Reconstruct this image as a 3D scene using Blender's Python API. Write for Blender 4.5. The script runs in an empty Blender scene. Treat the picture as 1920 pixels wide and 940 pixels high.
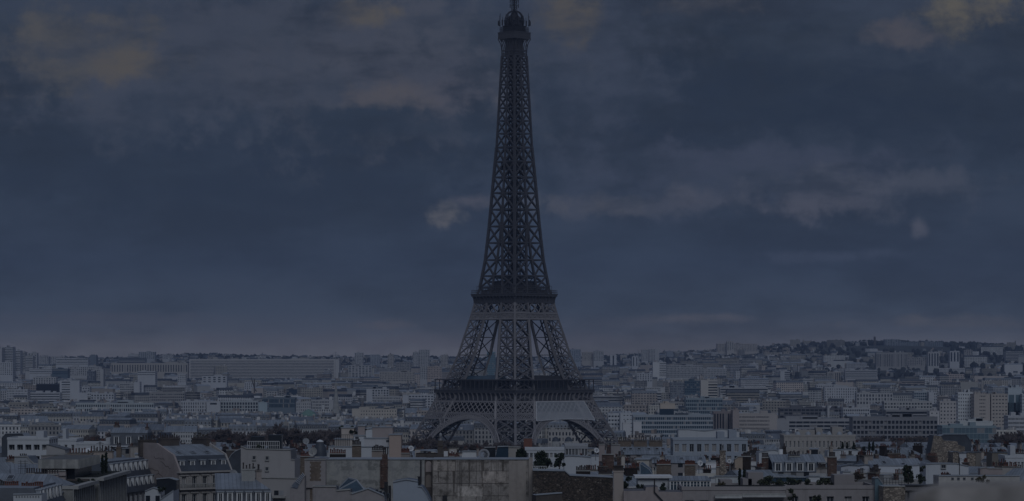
import bpy, math, random
from mathutils import Vector, noise as mn
sc = bpy.context.scene
COL = sc.collection
R = math.radians
# ------------------------------------------------------------------ camera, sky, sun, exposure
F = 5337.0            # focal length in photograph pixels (1920 wide)
HX, HY = 960.0, 682.0 # principal azimuth and eye-level row of the photograph
EYE = 75.0            # eye height over the tower's ground
cam = bpy.data.cameras.new('camera'); co = bpy.data.objects.new('camera', cam); COL.objects.link(co)
co.location = (0, 0, EYE); co.rotation_euler = (R(90), 0, 0)
cam.sensor_width = 36; cam.lens = 36*F/1920; cam.shift_y = (HY-470)/1920
cam.clip_start = .5; cam.clip_end = 40000
cam.dof.use_dof = True; cam.dof.focus_distance = 900; cam.dof.aperture_fstop = 9
sc.camera = co
sc.view_settings.view_transform = 'Standard'; sc.view_settings.look = 'None'
sc.view_settings.exposure = -1.6; sc.view_settings.gamma = 1
sc.cycles.volume_bounces = 0; sc.cycles.max_bounces = 5; sc.cycles.diffuse_bounces = 2
sc.cycles.use_denoising = True

def s2l(r, g, b):
    f = lambda c: ((c/255+.055)/1.055)**2.4 if c > 10 else c/255/12.92
    return (f(r), f(g), f(b))
SUN_EL, SUN_ROT = R(38), R(172)      # behind the viewer, a little to the right
GAIN = 2**1.6                        # sky radiance that reads as the photographed values at this exposure

class NT:
    """small helper to wire nodes"""
    def __init__(s, tree): s.t = tree; s.n = tree.nodes; s.l = tree.links
    def node(s, typ, **kw):
        n = s.n.new(typ)
        for k, v in kw.items(): setattr(n, k, v)
        return n
    def put(s, sock, v):
        if isinstance(v, bpy.types.NodeSocket): s.l.new(v, sock)
        elif v is not None: sock.default_value = v
    def math(s, op, a, b=None, c=None, clamp=False):
        n = s.node('ShaderNodeMath', operation=op, use_clamp=clamp)
        for i, v in enumerate((a, b, c)): s.put(n.inputs[i], v)
        return n.outputs[0]
    def mix(s, f, a, b, mode='MIX'):
        n = s.node('ShaderNodeMix', data_type='RGBA', blend_type=mode)
        s.put(n.inputs[0], f)
        for i, v in ((6, a), (7, b)):
            s.put(n.inputs[i], (*v, 1) if isinstance(v, tuple) and len(v) == 3 else v)
        return n.outputs[2]
    def noise(s, vec, scale, detail=3, rough=.55):
        n = s.node('ShaderNodeTexNoise'); s.put(n.inputs['Vector'], vec)
        n.inputs['Scale'].default_value = scale; n.inputs['Detail'].default_value = detail; n.inputs['Roughness'].default_value = rough
        return n.outputs
    def ramp(s, f, stops, interp='LINEAR'):
        n = s.node('ShaderNodeValToRGB'); e = n.color_ramp; e.interpolation = interp
        while len(e.elements) < len(stops): e.elements.new(.5)
        for el, (p, c) in zip(e.elements, stops):
            el.position = p; el.color = (*c, 1) if len(c) == 3 else c
        s.put(n.inputs[0], f); return n.outputs[0]
    def maprange(s, v, a, b, c=0., d=1., smooth=True):
        n = s.node('ShaderNodeMapRange'); n.interpolation_type = 'SMOOTHSTEP' if smooth else 'LINEAR'
        s.put(n.inputs[0], v)
        for i, q in enumerate((a, b, c, d)): s.put(n.inputs[i+1], q)
        return n.outputs[0]

w = bpy.data.worlds.new('World'); sc.world = w; w.use_nodes = True
def build_world():
    t = NT(w.node_tree); t.n.clear()
    out = t.node('ShaderNodeOutputWorld'); bg = t.node('ShaderNodeBackground'); t.l.new(bg.outputs[0], out.inputs[0])
    sky = t.node('ShaderNodeTexSky', sky_type='NISHITA', sun_disc=False)
    sky.sun_elevation = SUN_EL; sky.sun_rotation = SUN_ROT
    tc = t.node('ShaderNodeTexCoord'); sep = t.node('ShaderNodeSeparateXYZ'); t.l.new(tc.outputs['Generated'], sep.inputs[0])
    X, Y, Z = sep.outputs
    az = t.math('MULTIPLY', t.math('ARCTAN2', X, Y), F/100)       # hundreds of photo pixels of azimuth
    el = t.math('MULTIPLY', t.math('ARCSINE', Z), F/100)          # and of elevation
    comb = t.node('ShaderNodeCombineXYZ'); t.put(comb.inputs[0], az); t.put(comb.inputs[1], el); P = comb.outputs[0]
    st = t.node('ShaderNodeVectorMath', operation='MULTIPLY'); t.put(st.inputs[0], P); st.inputs[1].default_value = (.36, 1, 1)
    warp = t.noise(P, 1.1, 8, .68)[1]
    wv = t.node('ShaderNodeVectorMath', operation='SUBTRACT'); t.put(wv.inputs[0], warp); wv.inputs[1].default_value = (.5, .5, .5)
    e01 = t.math('DIVIDE', el, 7.)
    H = lambda y: (HY-y)/700
    base = t.ramp(e01, [(0, s2l(95, 96, 103)), (H(655), s2l(92, 93, 101)), (H(622), s2l(74, 79, 91)), (H(580), s2l(59, 68, 82)), (H(500), s2l(49, 59, 75)),
                        (H(330), s2l(43, 53, 68)), (H(220), s2l(40, 49, 63)), (H(60), s2l(44, 52, 65)), (1, s2l(48, 56, 72))])
    n1 = t.noise(st.outputs[0], .55, 7, .6)[0]
    n2 = t.noise(st.outputs[0], 1.6, 6, .65)[0]
    nn = t.math('ADD', t.math('MULTIPLY', n1, .75), t.math('MULTIPLY', n2, .25))
    lum = t.maprange(nn, .36, .64, .77, 1.32, True)
    base = t.mix(1., base, t.ramp(t.math('SUBTRACT', lum, .5), [(0, (.5, .5, .5)), (1, (1.5, 1.5, 1.5))]), 'MULTIPLY')
    base = t.mix(t.maprange(n1, .5, .7, 0, .3), base, s2l(58, 65, 80))
    # (x, y, rx, ry, colour, strength, hardness)  lighter breaks and darker banks in the cloud deck
    patches = [
        (1600, 190, 430, 110, (36, 46, 62), .95, .3), (470, 330, 560, 75, (39, 49, 65), .95, .3), (105, 178, 60, 34, (34, 45, 58), .9, .4), (1250, 200, 200, 60, (40, 50, 66), .8, .3),
        (640, 105, 360, 140, (67, 71, 83), 1., .5), (820, 160, 110, 50, (66, 70, 83), .9, .5), (420, 60, 260, 60, (60, 66, 80), .8, .4), (740, 225, 120, 30, (40, 51, 66), .9, .4), (300, 160, 290, 100, (62, 68, 82), .95, .45), (1120, 110, 150, 140, (60, 67, 83), .8, .4),
        (140, 98, 175, 66, (79, 78, 78), .9, .3), (250, 125, 60, 35, (88, 82, 74), .6, .4), (690, 32, 60, 30, (85, 81, 76), .8, .4),
        (745, 182, 135, 28, (80, 78, 83), .9, .4), (830, 175, 60, 26, (74, 75, 86), .7, .4), (1062, 35, 52, 52, (82, 78, 73), .85, .4),
        (1330, 14, 80, 22, (76, 76, 82), .6, .4), (1800, 28, 95, 42, (92, 88, 80), .95, .5), (1685, 72, 55, 28, (78, 76, 82), .8, .5),
        (836, 402, 33, 22, (100, 99, 102), 1., .5), (890, 376, 40, 12, (84, 84, 94), .8, .5), (1125, 384, 150, 20, (88, 88, 95), .95, .55),
        (1290, 376, 70, 24, (84, 85, 96), .9, .6), (1200, 340, 260, 70, (60, 68, 85), .8, .3), (1560, 360, 190, 44, (75, 79, 92), .95, .4), (1500, 390, 90, 22, (80, 82, 94), .8, .4), (1760, 352, 110, 22, (70, 75, 88), .85, .4), (1860, 480, 160, 60, (50, 59, 74), .7, .3),
        (1430, 300, 300, 40, (62, 68, 85), .85, .3), (1716, 432, 18, 18, (84, 86, 98), .9, .5), (1560, 480, 160, 12, (66, 74, 92), .7, .4),
        (722, 609, 48, 9, (90, 88, 95), .9, .5), (1320, 600, 110, 10, (88, 88, 96), .85, .4), (1780, 604, 150, 12, (90, 90, 96), .85, .4),
        (1150, 605, 70, 10, (84, 84, 94), .7, .4), (220, 600, 220, 12, (78, 80, 92), .6, .3), (800, 640, 500, 18, (84, 82, 92), .5, .2)]
    n3 = t.noise(st.outputs[0], 2., 9, .6)[0]
    brk = t.maprange(t.math('ADD', t.math('MULTIPLY', n2, .5), t.math('MULTIPLY', n3, .5)), .38, .58, .28, 1.)
    for (x, y, rx, ry, c, s, hard) in patches:
        sub = t.node('ShaderNodeVectorMath', operation='SUBTRACT'); t.put(sub.inputs[0], P); sub.inputs[1].default_value = ((x-HX)/100, (HY-y)/100, 0)
        mul = t.node('ShaderNodeVectorMath', operation='MULTIPLY'); t.put(mul.inputs[0], sub.outputs[0]); mul.inputs[1].default_value = (100/rx, 100/ry, 0)
        ad = t.node('ShaderNodeVectorMath', operation='MULTIPLY_ADD'); t.put(ad.inputs[0], wv.outputs[0]); ad.inputs[1].default_value = (4.2, 4.2, 0); t.put(ad.inputs[2], mul.outputs[0])
        ln = t.node('ShaderNodeVectorMath', operation='LENGTH'); t.put(ln.inputs[0], ad.outputs[0])
        m = t.maprange(ln.outputs[1], 1.45, hard*.5, 0, s)
        m = t.math('MULTIPLY', m, brk, clamp=True)
        base = t.mix(m, base, s2l(*c))
    # unseen sky overhead is brightened to supply light, as overcast is at the zenith
    up = t.maprange(Z, .17, .75, 1., 1.75)
    upc = t.mix(t.maprange(Z, .15, .4), base, s2l(66, 72, 86))
    cloud = t.mix(1., upc, (GAIN, GAIN, GAIN), 'MULTIPLY')
    sc_ = t.node('ShaderNodeVectorMath', operation='SCALE'); t.put(sc_.inputs[0], cloud); t.put(sc_.inputs['Scale'], up)
    ns = t.node('ShaderNodeVectorMath', operation='SCALE'); t.put(ns.inputs[0], sky.outputs[0]); ns.inputs['Scale'].default_value = .05
    fin = t.mix(.97, ns.outputs[0], sc_.outputs[0])
    t.put(bg.inputs[0], fin); bg.inputs[1].default_value = 1.
build_world()
sl = bpy.data.lights.new('sun', 'SUN'); so = bpy.data.objects.new('sun', sl); COL.objects.link(so)
sl.energy = 1.6; sl.angle = R(28); sl.color = (.84, .91, 1.)
# towards the sun: azimuth SUN_ROT measured clockwise from +Y
sd = Vector((math.sin(SUN_ROT)*math.cos(SUN_EL), math.cos(SUN_ROT)*math.cos(SUN_EL), math.sin(SUN_EL)))
so.rotation_euler = sd.to_track_quat('Z', 'Y').to_euler()

# ------------------------------------------------------------------ helpers
rng = random.Random(7)
def PX(px, D): return (px-HX)/F*D
def PZ(py, D): return EYE+(HY-py)/F*D
def lerp(tab, v):
    if v <= tab[0][0]: return tab[0][1]
    for (a, p), (b, q) in zip(tab, tab[1:]):
        if v <= b: return p+(q-p)*(v-a)/(b-a)
    return tab[-1][1]

class MB:
    """collects faces, builds ONE mesh object"""
    def __init__(s): s.V = []; s.Fc = []; s.M = []; s.T = []; s.S = []
    def add(s, vs, fs, m=0, t=(1, 1, 1), smooth=False):
        o = len(s.V); s.V += [tuple(v) for v in vs]
        for f in fs: s.Fc.append(tuple(i+o for i in f)); s.M.append(m); s.T.append(t); s.S.append(smooth)
        return s
    def quad(s, a, b, c, d, m=0, t=(1, 1, 1)): return s.add([a, b, c, d], [(0, 1, 2, 3)], m, t)
    def box(s, x0, x1, y0, y1, z0, z1, m=0, t=(1, 1, 1), top=None, yaw=0, o=(0, 0), bottom=False):
        p = [(x0, y0), (x1, y0), (x1, y1), (x0, y1)]
        if yaw or o != (0, 0):
            c, n = math.cos(yaw), math.sin(yaw); p = [(o[0]+x*c-y*n, o[1]+x*n+y*c) for x, y in p]
        vs = [(x, y, z0) for x, y in p]+[(x, y, z1) for x, y in p]
        s.add(vs, [(0, 1, 5, 4), (1, 2, 6, 5), (2, 3, 7, 6), (3, 0, 4, 7)]+([(3, 2, 1, 0)] if bottom else []), m, t)
        s.add(vs[4:], [(0, 1, 2, 3)], m if top is None else top, t); return s
    def frustum(s, x0, x1, y0, y1, z0, z1, ix, iy, m=0, top=None, t=(1, 1, 1), yaw=0, o=(0, 0)):
        p = [(x0, y0), (x1, y0), (x1, y1), (x0, y1)]; q = [(x0+ix, y0+iy), (x1-ix, y0+iy), (x1-ix, y1-iy), (x0+ix, y1-iy)]
        c, n = math.cos(yaw), math.sin(yaw); tr = lambda x, y, z: (o[0]+x*c-y*n, o[1]+x*n+y*c, z)
        vs = [tr(x, y, z0) for x, y in p]+[tr(x, y, z1) for x, y in q]
        s.add(vs, [(0, 1, 5, 4), (1, 2, 6, 5), (2, 3, 7, 6), (3, 0, 4, 7)], m, t)
        s.add(vs[4:], [(0, 1, 2, 3)], m if top is None else top, t); return s
    def beam(s, p, q, w, h=None, m=0, up=(0, 0, 1)):
        p, q = Vector(p), Vector(q); d = q-p
        if d.length < 1e-6: return s
        d.normalize(); u = Vector(up)
        if abs(d.dot(u)) > .97: u = Vector((1, 0, 0)) if abs(d.x) < .9 else Vector((0, 1, 0))
        a = d.cross(u).normalized()*(w/2); b = a.cross(d).normalized()*((h or w)/2)
        vs = [p-a-b, p+a-b, p+a+b, p-a+b, q-a-b, q+a-b, q+a+b, q-a+b]
        return s.add(vs, [(0, 1, 5, 4), (1, 2, 6, 5), (2, 3, 7, 6), (3, 0, 4, 7), (3, 2, 1, 0), (4, 5, 6, 7)], m)
    def prism(s, poly, y0, y1, m=0, top=None, t=(1, 1, 1)):
        """polygon in x-z (counter-clockwise seen from -y) extruded along y"""
        n = len(poly)
        s.add([(x, y0, z) for x, z in poly], [tuple(range(n))], m, t)
        s.add([(x, y1, z) for x, z in poly], [tuple(reversed(range(n)))], m, t)
        for i in range(n):
            (xa, za), (xb, zb) = poly[i], poly[(i+1) % n]
            mm = m
            if top is not None and xa > xb+1e-6: mm = top
            s.add([(xa, y0, za), (xa, y1, za), (xb, y1, zb), (xb, y0, zb)], [(0, 1, 2, 3)], mm, t)
        return s
    def lathe(s, prof, o=(0, 0, 0), n=16, m=0, smooth=True, sy=1.):
        vs = []; fs = []
        for r, z in prof:
            for k in range(n):
                a = 2*math.pi*k/n; vs.append((o[0]+r*math.cos(a), o[1]+r*math.sin(a)*sy, o[2]+z))
        for i in range(len(prof)-1):
            for k in range(n):
                fs.append((i*n+k, i*n+(k+1) % n, (i+1)*n+(k+1) % n, (i+1)*n+k))
        fs.append(tuple((len(prof)-1)*n+k for k in range(n)))
        return s.add(vs, fs, m, (1, 1, 1), smooth)
    def tube(s, pts, r, n=8, m=0):
        for p, q in zip(pts, pts[1:]): s.beam(p, q, r*2, r*2, m)
        return s
    def mesh(s, name, mats):
        me = bpy.data.meshes.new(name); me.from_pydata(s.V, [], s.Fc)
        for m in (mats if isinstance(mats, (list, tuple)) else [mats]): me.materials.append(m)
        me.polygons.foreach_set('material_index', s.M); me.polygons.foreach_set('use_smooth', s.S)
        uv = me.uv_layers.new(name='UVMap'); U = []; C = []
        for f, t in zip(s.Fc, s.T):
            p = [s.V[i] for i in f]
            nx = ny = nz = 0.
            for i in range(len(p)):
                a, b = p[i], p[(i+1) % len(p)]
                nx += (a[1]-b[1])*(a[2]+b[2]); ny += (a[2]-b[2])*(a[0]+b[0]); nz += (a[0]-b[0])*(a[1]+b[1])
            L = math.hypot(nx, ny); T = math.sqrt(L*L+nz*nz) or 1
            if L < .15*T:
                for v in p: U += [v[0], v[1]]
            else:
                tx, ty = -ny/L, nx/L; k = T/L
                zb = abs(nz)/T < .3
                for v in p: U += [v[0]*tx+v[1]*ty, v[2] if zb else v[2]*k]
            C += [t[0], t[1], t[2], 1.]*len(p)
        uv.data.foreach_set('uv', U)
        ca = me.color_attributes.new('tint', 'FLOAT_COLOR', 'CORNER'); ca.data.foreach_set('color', C)
        me.update(); return me
    def build(s, name, mats, parent=None):
        return link(name, s.mesh(name, mats), parent)
def link(name, me, parent=None, loc=None, rz=0):
    o = bpy.data.objects.new(name, me); COL.objects.link(o)
    if parent is not None: o.parent = parent
    if loc is not None: o.location = loc
    if rz: o.rotation_euler = (0, 0, rz)
    return o
def tag(o, label, cat, group=None):
    o['label'] = label; o['category'] = cat; o['kind'] = 'thing'
    if group: o['group'] = group
    return o
def thing(name, label, cat, loc=(0, 0, 0), rz=0, group=None):
    o = bpy.data.objects.new(name, None); COL.objects.link(o); o.empty_display_size = .1
    o.location = loc; o.rotation_euler = (0, 0, rz); return tag(o, label, cat, group)
def setk(o, k): o['kind'] = k; return o

# ------------------------------------------------------------------ materials
def material(name, col, rough=.85, var=.22, scale=.25, bump=0., stain=0., stain_col=(.05, .045, .04), streak=0., edge=.18, seams=0., spec=.3, metal=0.):
    m = bpy.data.materials.new(name); m.use_nodes = True; t = NT(m.node_tree); b = t.n['Principled BSDF']
    tc = t.node('ShaderNodeTexCoord'); O = tc.outputs['Object']
    at = t.node('ShaderNodeAttribute', attribute_name='tint')
    n = t.noise(O, scale, 6, .62)[0]; n2 = t.noise(O, scale*9, 4, .6)[0]
    f = t.math('ADD', t.math('MULTIPLY', n, .65), t.math('MULTIPLY', n2, .35))
    v = t.maprange(f, .3, .7, 1-var, 1+var, False)
    c = t.mix(1., (*col, 1), at.outputs['Color'], 'MULTIPLY')
    cs = t.node('ShaderNodeVectorMath', operation='SCALE'); t.put(cs.inputs[0], c); t.put(cs.inputs['Scale'], v); c = cs.outputs[0]
    if stain:
        k = t.maprange(t.noise(O, scale*2.3, 8, .7)[0], .48, .48+edge, 0, stain); c = t.mix(k, c, stain_col)
    if streak:
        mp = t.node('ShaderNodeMapping'); t.put(mp.inputs[0], O); mp.inputs['Scale'].default_value = (1.4, 1.4, .06)
        k = t.maprange(t.noise(mp.outputs[0], 1., 5, .7)[0], .5, .72, 0, streak); c = t.mix(k, c, stain_col)
    if seams:
        sp = t.node('ShaderNodeSeparateXYZ'); t.put(sp.inputs[0], tc.outputs['UV'])
        fr = t.math('FRACT', t.math('DIVIDE', sp.outputs[0], seams))
        k = t.math('LESS_THAN', fr, .14); c = t.mix(t.math('MULTIPLY', k, .45), c, (.03, .035, .04))
        pl = t.math('FLOOR', t.math('DIVIDE', sp.outputs[0], seams)); wn = t.node('ShaderNodeTexWhiteNoise', noise_dimensions='1D'); t.put(wn.inputs[1], pl)
        sv = t.node('ShaderNodeVectorMath', operation='SCALE'); t.put(sv.inputs[0], c); t.put(sv.inputs['Scale'], t.maprange(wn.outputs[0], 0, 1, .82, 1.18, False)); c = sv.outputs[0]
    t.put(b.inputs['Base Color'], c)
    b.inputs['Roughness'].default_value = rough; b.inputs['Specular IOR Level'].default_value = spec; b.inputs['Metallic'].default_value = metal
    if bump:
        bp = t.node('ShaderNodeBump'); bp.inputs['Strength'].default_value = bump; t.put(bp.inputs['Height'], n2); t.l.new(bp.outputs[0], b.inputs['Normal'])
    return m
def masonry(name, col, joint, bw, bh, var=.5, mort=.12, rough=.9):
    """rubble or brick courses"""
    m = bpy.data.materials.new(name); m.use_nodes = True; t = NT(m.node_tree); b = t.n['Principled BSDF']
    tc = t.node('ShaderNodeTexCoord'); vo = t.node('ShaderNodeTexVoronoi'); mp = t.node('ShaderNodeMapping')
    t.put(mp.inputs[0], tc.outputs['Object']); mp.inputs['Scale'].default_value = (1/bw, 1/bw, 1/bh); t.put(vo.inputs['Vector'], mp.outputs[0]); vo.inputs['Scale'].default_value = 1
    ve = t.node('ShaderNodeTexVoronoi', feature='DISTANCE_TO_EDGE'); t.put(ve.inputs['Vector'], mp.outputs[0]); ve.inputs['Scale'].default_value = 1
    hs = t.node('ShaderNodeSeparateColor'); t.put(hs.inputs[0], vo.outputs['Color'])
    k = t.maprange(hs.outputs[0], 0, 1, 1-var, 1+var, False)
    sv = t.node('ShaderNodeVectorMath', operation='SCALE'); sv.inputs[0].default_value = col; t.put(sv.inputs['Scale'], k)
    lite = t.math('GREATER_THAN', hs.outputs[1], .955)
    c = t.mix(t.math('MULTIPLY', lite, .3), sv.outputs[0], (.5, .45, .4))
    c = t.mix(t.maprange(ve.outputs['Distance'], mort, mort*.4), c, joint)
    n = t.noise(tc.outputs['Object'], .35, 5, .6)[0]
    s2 = t.node('ShaderNodeVectorMath', operation='SCALE'); t.put(s2.inputs[0], c); t.put(s2.inputs['Scale'], t.maprange(n, .3, .7, .7, 1.3, False))
    t.put(b.inputs['Base Color'], s2.outputs[0]); b.inputs['Roughness'].default_value = rough
    return m
def facade_mat(name, sp, fh, ww, wh, band=False, glass=(.022, .027, .035), rough=.85):
    """wall with window openings laid out in metres along the wall (for houses whose windows are a pixel or two)"""
    m = bpy.data.materials.new(name); m.use_nodes = True; t = NT(m.node_tree); b = t.n['Principled BSDF']
    tc = t.node('ShaderNodeTexCoord'); s = t.node('ShaderNodeSeparateXYZ'); t.put(s.inputs[0], tc.outputs['UV'])
    at = t.node('ShaderNodeAttribute', attribute_name='tint')
    u = t.math('DIVIDE', s.outputs[0], sp); v = t.math('DIVIDE', s.outputs[1], fh)
    a = t.math('LESS_THAN', t.math('ABSOLUTE', t.math('SUBTRACT', t.math('FRACT', v), .5)), wh/2)
    if not band:
        a = t.math('MULTIPLY', a, t.math('LESS_THAN', t.math('ABSOLUTE', t.math('SUBTRACT', t.math('FRACT', u), .5)), ww/2))
    cm = t.node('ShaderNodeCombineXYZ'); t.put(cm.inputs[0], t.math('FLOOR', u)); t.put(cm.inputs[1], t.math('FLOOR', v))
    wn = t.node('ShaderNodeTexWhiteNoise', noise_dimensions='2D'); t.put(wn.inputs[0], cm.outputs[0])
    n = t.noise(tc.outputs['Object'], .12, 5, .65)[0]
    wl = t.node('ShaderNodeVectorMath', operation='SCALE'); t.put(wl.inputs[0], at.outputs['Color']); t.put(wl.inputs['Scale'], t.maprange(n, .3, .7, .78, 1.15, False))
    g = t.mix(t.maprange(wn.outputs[0], .72, 1., 0, .5), glass, (.2, .19, .18))
    t.put(b.inputs['Base Color'], t.mix(a, wl.outputs[0], g))
    t.put(b.inputs['Roughness'], t.maprange(a, 0, 1, rough, .35, False)); b.inputs['Specular IOR Level'].default_value = .3
    return m
M = {}
M['plaster'] = material('plaster', (1, 1, 1), var=.16, scale=.18, streak=.22, stain=.12)
M['smooth_wall'] = material('smooth_wall', (1, 1, 1), var=.07, scale=.1, streak=.1)
M['concrete'] = material('concrete', (.34, .34, .33), var=.2, scale=.3, stain=.3, stain_col=(.55, .53, .5), streak=.2)
M['stained'] = material('stained', (.34, .31, .285), var=.6, scale=.3, stain=.8, stain_col=(.095, .083, .07), streak=.7, bump=.3, edge=.16)
M['zinc'] = material('zinc', (.23, .26, .3), rough=.5, var=.25, scale=.3, seams=.65, stain=.18, stain_col=(.16, .17, .18), spec=.5)
M['zinc_plain'] = material('zinc_plain', (.31, .34, .38), rough=.5, var=.2, scale=.4, spec=.5)
M['zinc_dark'] = material('zinc_dark', (.15, .17, .2), rough=.5, var=.3, scale=.4, seams=.65, spec=.4)
M['slate'] = material('slate', (.06, .07, .088), rough=.55, var=.35, scale=.5, spec=.4)
M['gravel_roof'] = material('gravel_roof', (.2, .205, .21), var=.3, scale=.3, stain=.3)
M['brick'] = masonry('brick', (.1, .056, .043), (.1, .085, .075), .5, .16, .35, .06)
M['brick_brown'] = masonry('brick_brown', (.15, .115, .09), (.17, .145, .12), .3, .1, .2, .05)
M['rubble_dark'] = masonry('rubble_dark', (.08, .062, .05), (.035, .03, .026), .3, .2, .7, .1)
M['rubble'] = masonry('rubble', (.3, .255, .21), (.12, .1, .085), .5, .36, .5, .1)
M['soot'] = material('soot', (.1, .085, .078), var=.35, scale=.6)
M['pot'] = material('pot', (.15, .066, .05), var=.3, scale=1.5)
M['pot_dark'] = material('pot_dark', (.07, .06, .058), var=.3, scale=1.5)
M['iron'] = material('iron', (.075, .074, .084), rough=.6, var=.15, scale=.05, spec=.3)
M['iron_half_lit'] = material('iron_half_lit', (.175, .167, .178), rough=.6, var=.15, scale=.05, spec=.3)  # middle copy: some of the light on the leg chords put into colour
M['iron_lit'] = material('iron_lit', (.29, .275, .285), rough=.6, var=.15, scale=.05, spec=.3)  # paler copy: light on girdle, arch and bracket fronts put into the colour
M['iron_dark_shade'] = material('iron_dark_shade', (.035, .034, .039), rough=.6, var=.2, scale=.2)  # dark copy: shade inside legs and girdle put into colour; also mast, fittings
M['glass'] = material('glass', (.025, .03, .038), rough=.25, var=.3, scale=.6, spec=.5)
M['glass_blue'] = material('glass_blue', (.045, .078, .11), rough=.2, var=.3, scale=.3, spec=.5)
M['glass_teal'] = material('glass_teal', (.12, .18, .215), rough=.3, var=.25, scale=.15, spec=.5)
M['curtain'] = material('curtain', (.28, .27, .27), rough=.6, var=.3, scale=.8)
M['white'] = material('white', (.66, .67, .69), var=.1, scale=.3, streak=.12)
M['frame_white'] = material('frame_white', (.7, .7, .7), var=.05)
M['black_metal'] = material('black_metal', (.03, .03, .033), rough=.5, var=.2)
M['grey_metal'] = material('grey_metal', (.3, .31, .33), rough=.5, var=.2)
M['leaf_dark'] = material('leaf_dark', (.028, .04, .025), var=.5, scale=1.2)
M['leaf'] = material('leaf', (.05, .06, .034), var=.5, scale=1.)
M['leaf_olive'] = material('leaf_olive', (.085, .075, .035), var=.5, scale=1.)
M['bare_twigs'] = material('bare_twigs', (.125, .104, .1), var=.4, scale=.4)
M['bark'] = material('bark', (.06, .048, .04), var=.3, scale=2)
M['wood_hill'] = material('wood_hill', (.04, .043, .04), var=.5, scale=.02)
M['copper_green'] = material('copper_green', (.16, .26, .23), rough=.6, var=.2, scale=.2)
M['orange'] = material('orange', (.2, .085, .055), var=.2)
M['terrain'] = material('terrain', (.07, .072, .062), var=.4, scale=.01)
M['asphalt'] = material('asphalt', (.05, .05, .052), var=.3, scale=.1)
M['stone_parapet'] = material('stone_parapet', (.3, .28, .265), var=.45, scale=3., stain=.5)
M['sign_white'] = material('sign_white', (.75, .76, .78), var=.03)
M['sign_blue'] = material('sign_blue', (.02, .045, .075), rough=.5, var=.15)
M['red_paint'] = material('red_paint', (.28, .06, .05), var=.2)
M['fac_town'] = facade_mat('fac_town', 2.5, 3.1, .42, .62)
M['fac_wide'] = facade_mat('fac_wide', 3.4, 3., .5, .45)
M['fac_band'] = facade_mat('fac_band', 3., 3., 1, .42, True)
M['fac_tight'] = facade_mat('fac_tight', 1.7, 3.2, .45, .5)
WALLS = [(.52, .49, .44), (.58, .56, .52), (.46, .43, .39), (.62, .62, .62), (.5, .5, .5), (.56, .5, .46), (.4, .39, .38), (.66, .66, .68)]

# ------------------------------------------------------------------ sight lines kept open: (px from, px to, lowest row seen, distance)
SEEN = [(355, 636, 708, 5600), (208, 352, 698, 5500), (1344, 1420, 662, 7000), (1224, 1363, 705, 5000), (112, 178, 748, 3550), (339, 501, 773, 2880), (0, 70, 694, 5100), (1643, 1734, 686, 5700), (1740, 1800, 686, 5600),
        (1585, 1645, 710, 4700), (660, 840, 684, 6200), (1796, 1940, 794, 2480), (1314, 1345, 736, 3300), (1286, 1355, 773, 2750), (687, 777, 714, 4800), (787, 828, 709, 5000), (653, 697, 705, 5300), (766, 813, 765, 3400),
        (555, 628, 773, 2950), (492, 553, 766, 3000), (912, 930, 700, 4500), (622, 638, 766, 2800), (565, 592, 779, 2500), (1066, 1135, 672, 6400), (1144, 1238, 676, 6000), (1657, 1770, 652, 7200), (1594, 1650, 650, 7250), (1463, 1481, 712, 4700),
        (1338, 1457, 803, 2290), (1457, 1640, 806, 2450), (660, 745, 783, 2700), (687, 729, 752, 3600), (13, 112, 750, 3560), (280, 346, 752, 3200), (222, 325, 678, 6700),
        (1736, 1816, 890, 580), (1787, 1839, 874, 690), (1860, 1902, 876, 680), (1577, 1724, 898, 562), (1744, 1821, 848, 805), (1838, 1912, 884, 600), (1885, 1935, 875, 640), (1449, 1552, 885, 555), (1163, 1251, 851, 690), (1207, 1323, 868, 620),
        (1262, 1402, 848, 860), (1470, 1604, 840, 900), (985, 1108, 856, 780), (1058, 1123, 880, 560), (14, 92, 848, 720), (104, 207, 846, 742), (77, 190, 866, 640), (205, 275, 846, 735), (27, 88, 882, 560), (193, 225, 866, 600), (588, 612, 850, 760),
        (616, 752, 838, 620), (1580, 1642, 845, 800), (1186, 1337, 799, 2150), (1028, 1090, 823, 2040), (1140, 1203, 805, 2060), (1598, 1760, 825, 2060), (1767, 1870, 825, 1960)]
def lowest(pa, pb, D):
    return max([y for (a, b, y, d) in SEEN if d > D+15 and pb > a and pa < b] or [0])
# ------------------------------------------------------------------ terrain
SKY_Y = [(-300, 672), (0, 674), (150, 677), (210, 678), (330, 671), (400, 670), (500, 674), (640, 676), (800, 675), (900, 677), (1100, 675), (1180, 672), (1250, 668),
         (1340, 664), (1430, 657), (1500, 650), (1600, 648), (1640, 646), (1800, 649), (1870, 652), (1920, 655), (2200, 655)]
NEAR_G = [(0, 27), (700, 27), (1380, 25), (1600, 3), (2000, 0), (3000, 4), (4000, 9)]
def ground(x, D):
    if D <= 4000: return lerp(NEAR_G, D)
    px = HX+x/D*F; top = PZ(lerp(SKY_Y, px), 7500)
    k = max(0, min(1, (px-1150)/350))
    a = lerp([(4000, 9), (5000, 20), (6000, 46), (7000, top*.84), (7500, top), (9000, top-70), (14000, 0)], D)
    b = lerp([(4000, 10), (4700, 24), (5300, 44), (6000, 74), (7000, top*.94), (7500, top), (9000, top-70), (14000, 0)], D)
    return a+(b-a)*k
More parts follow.
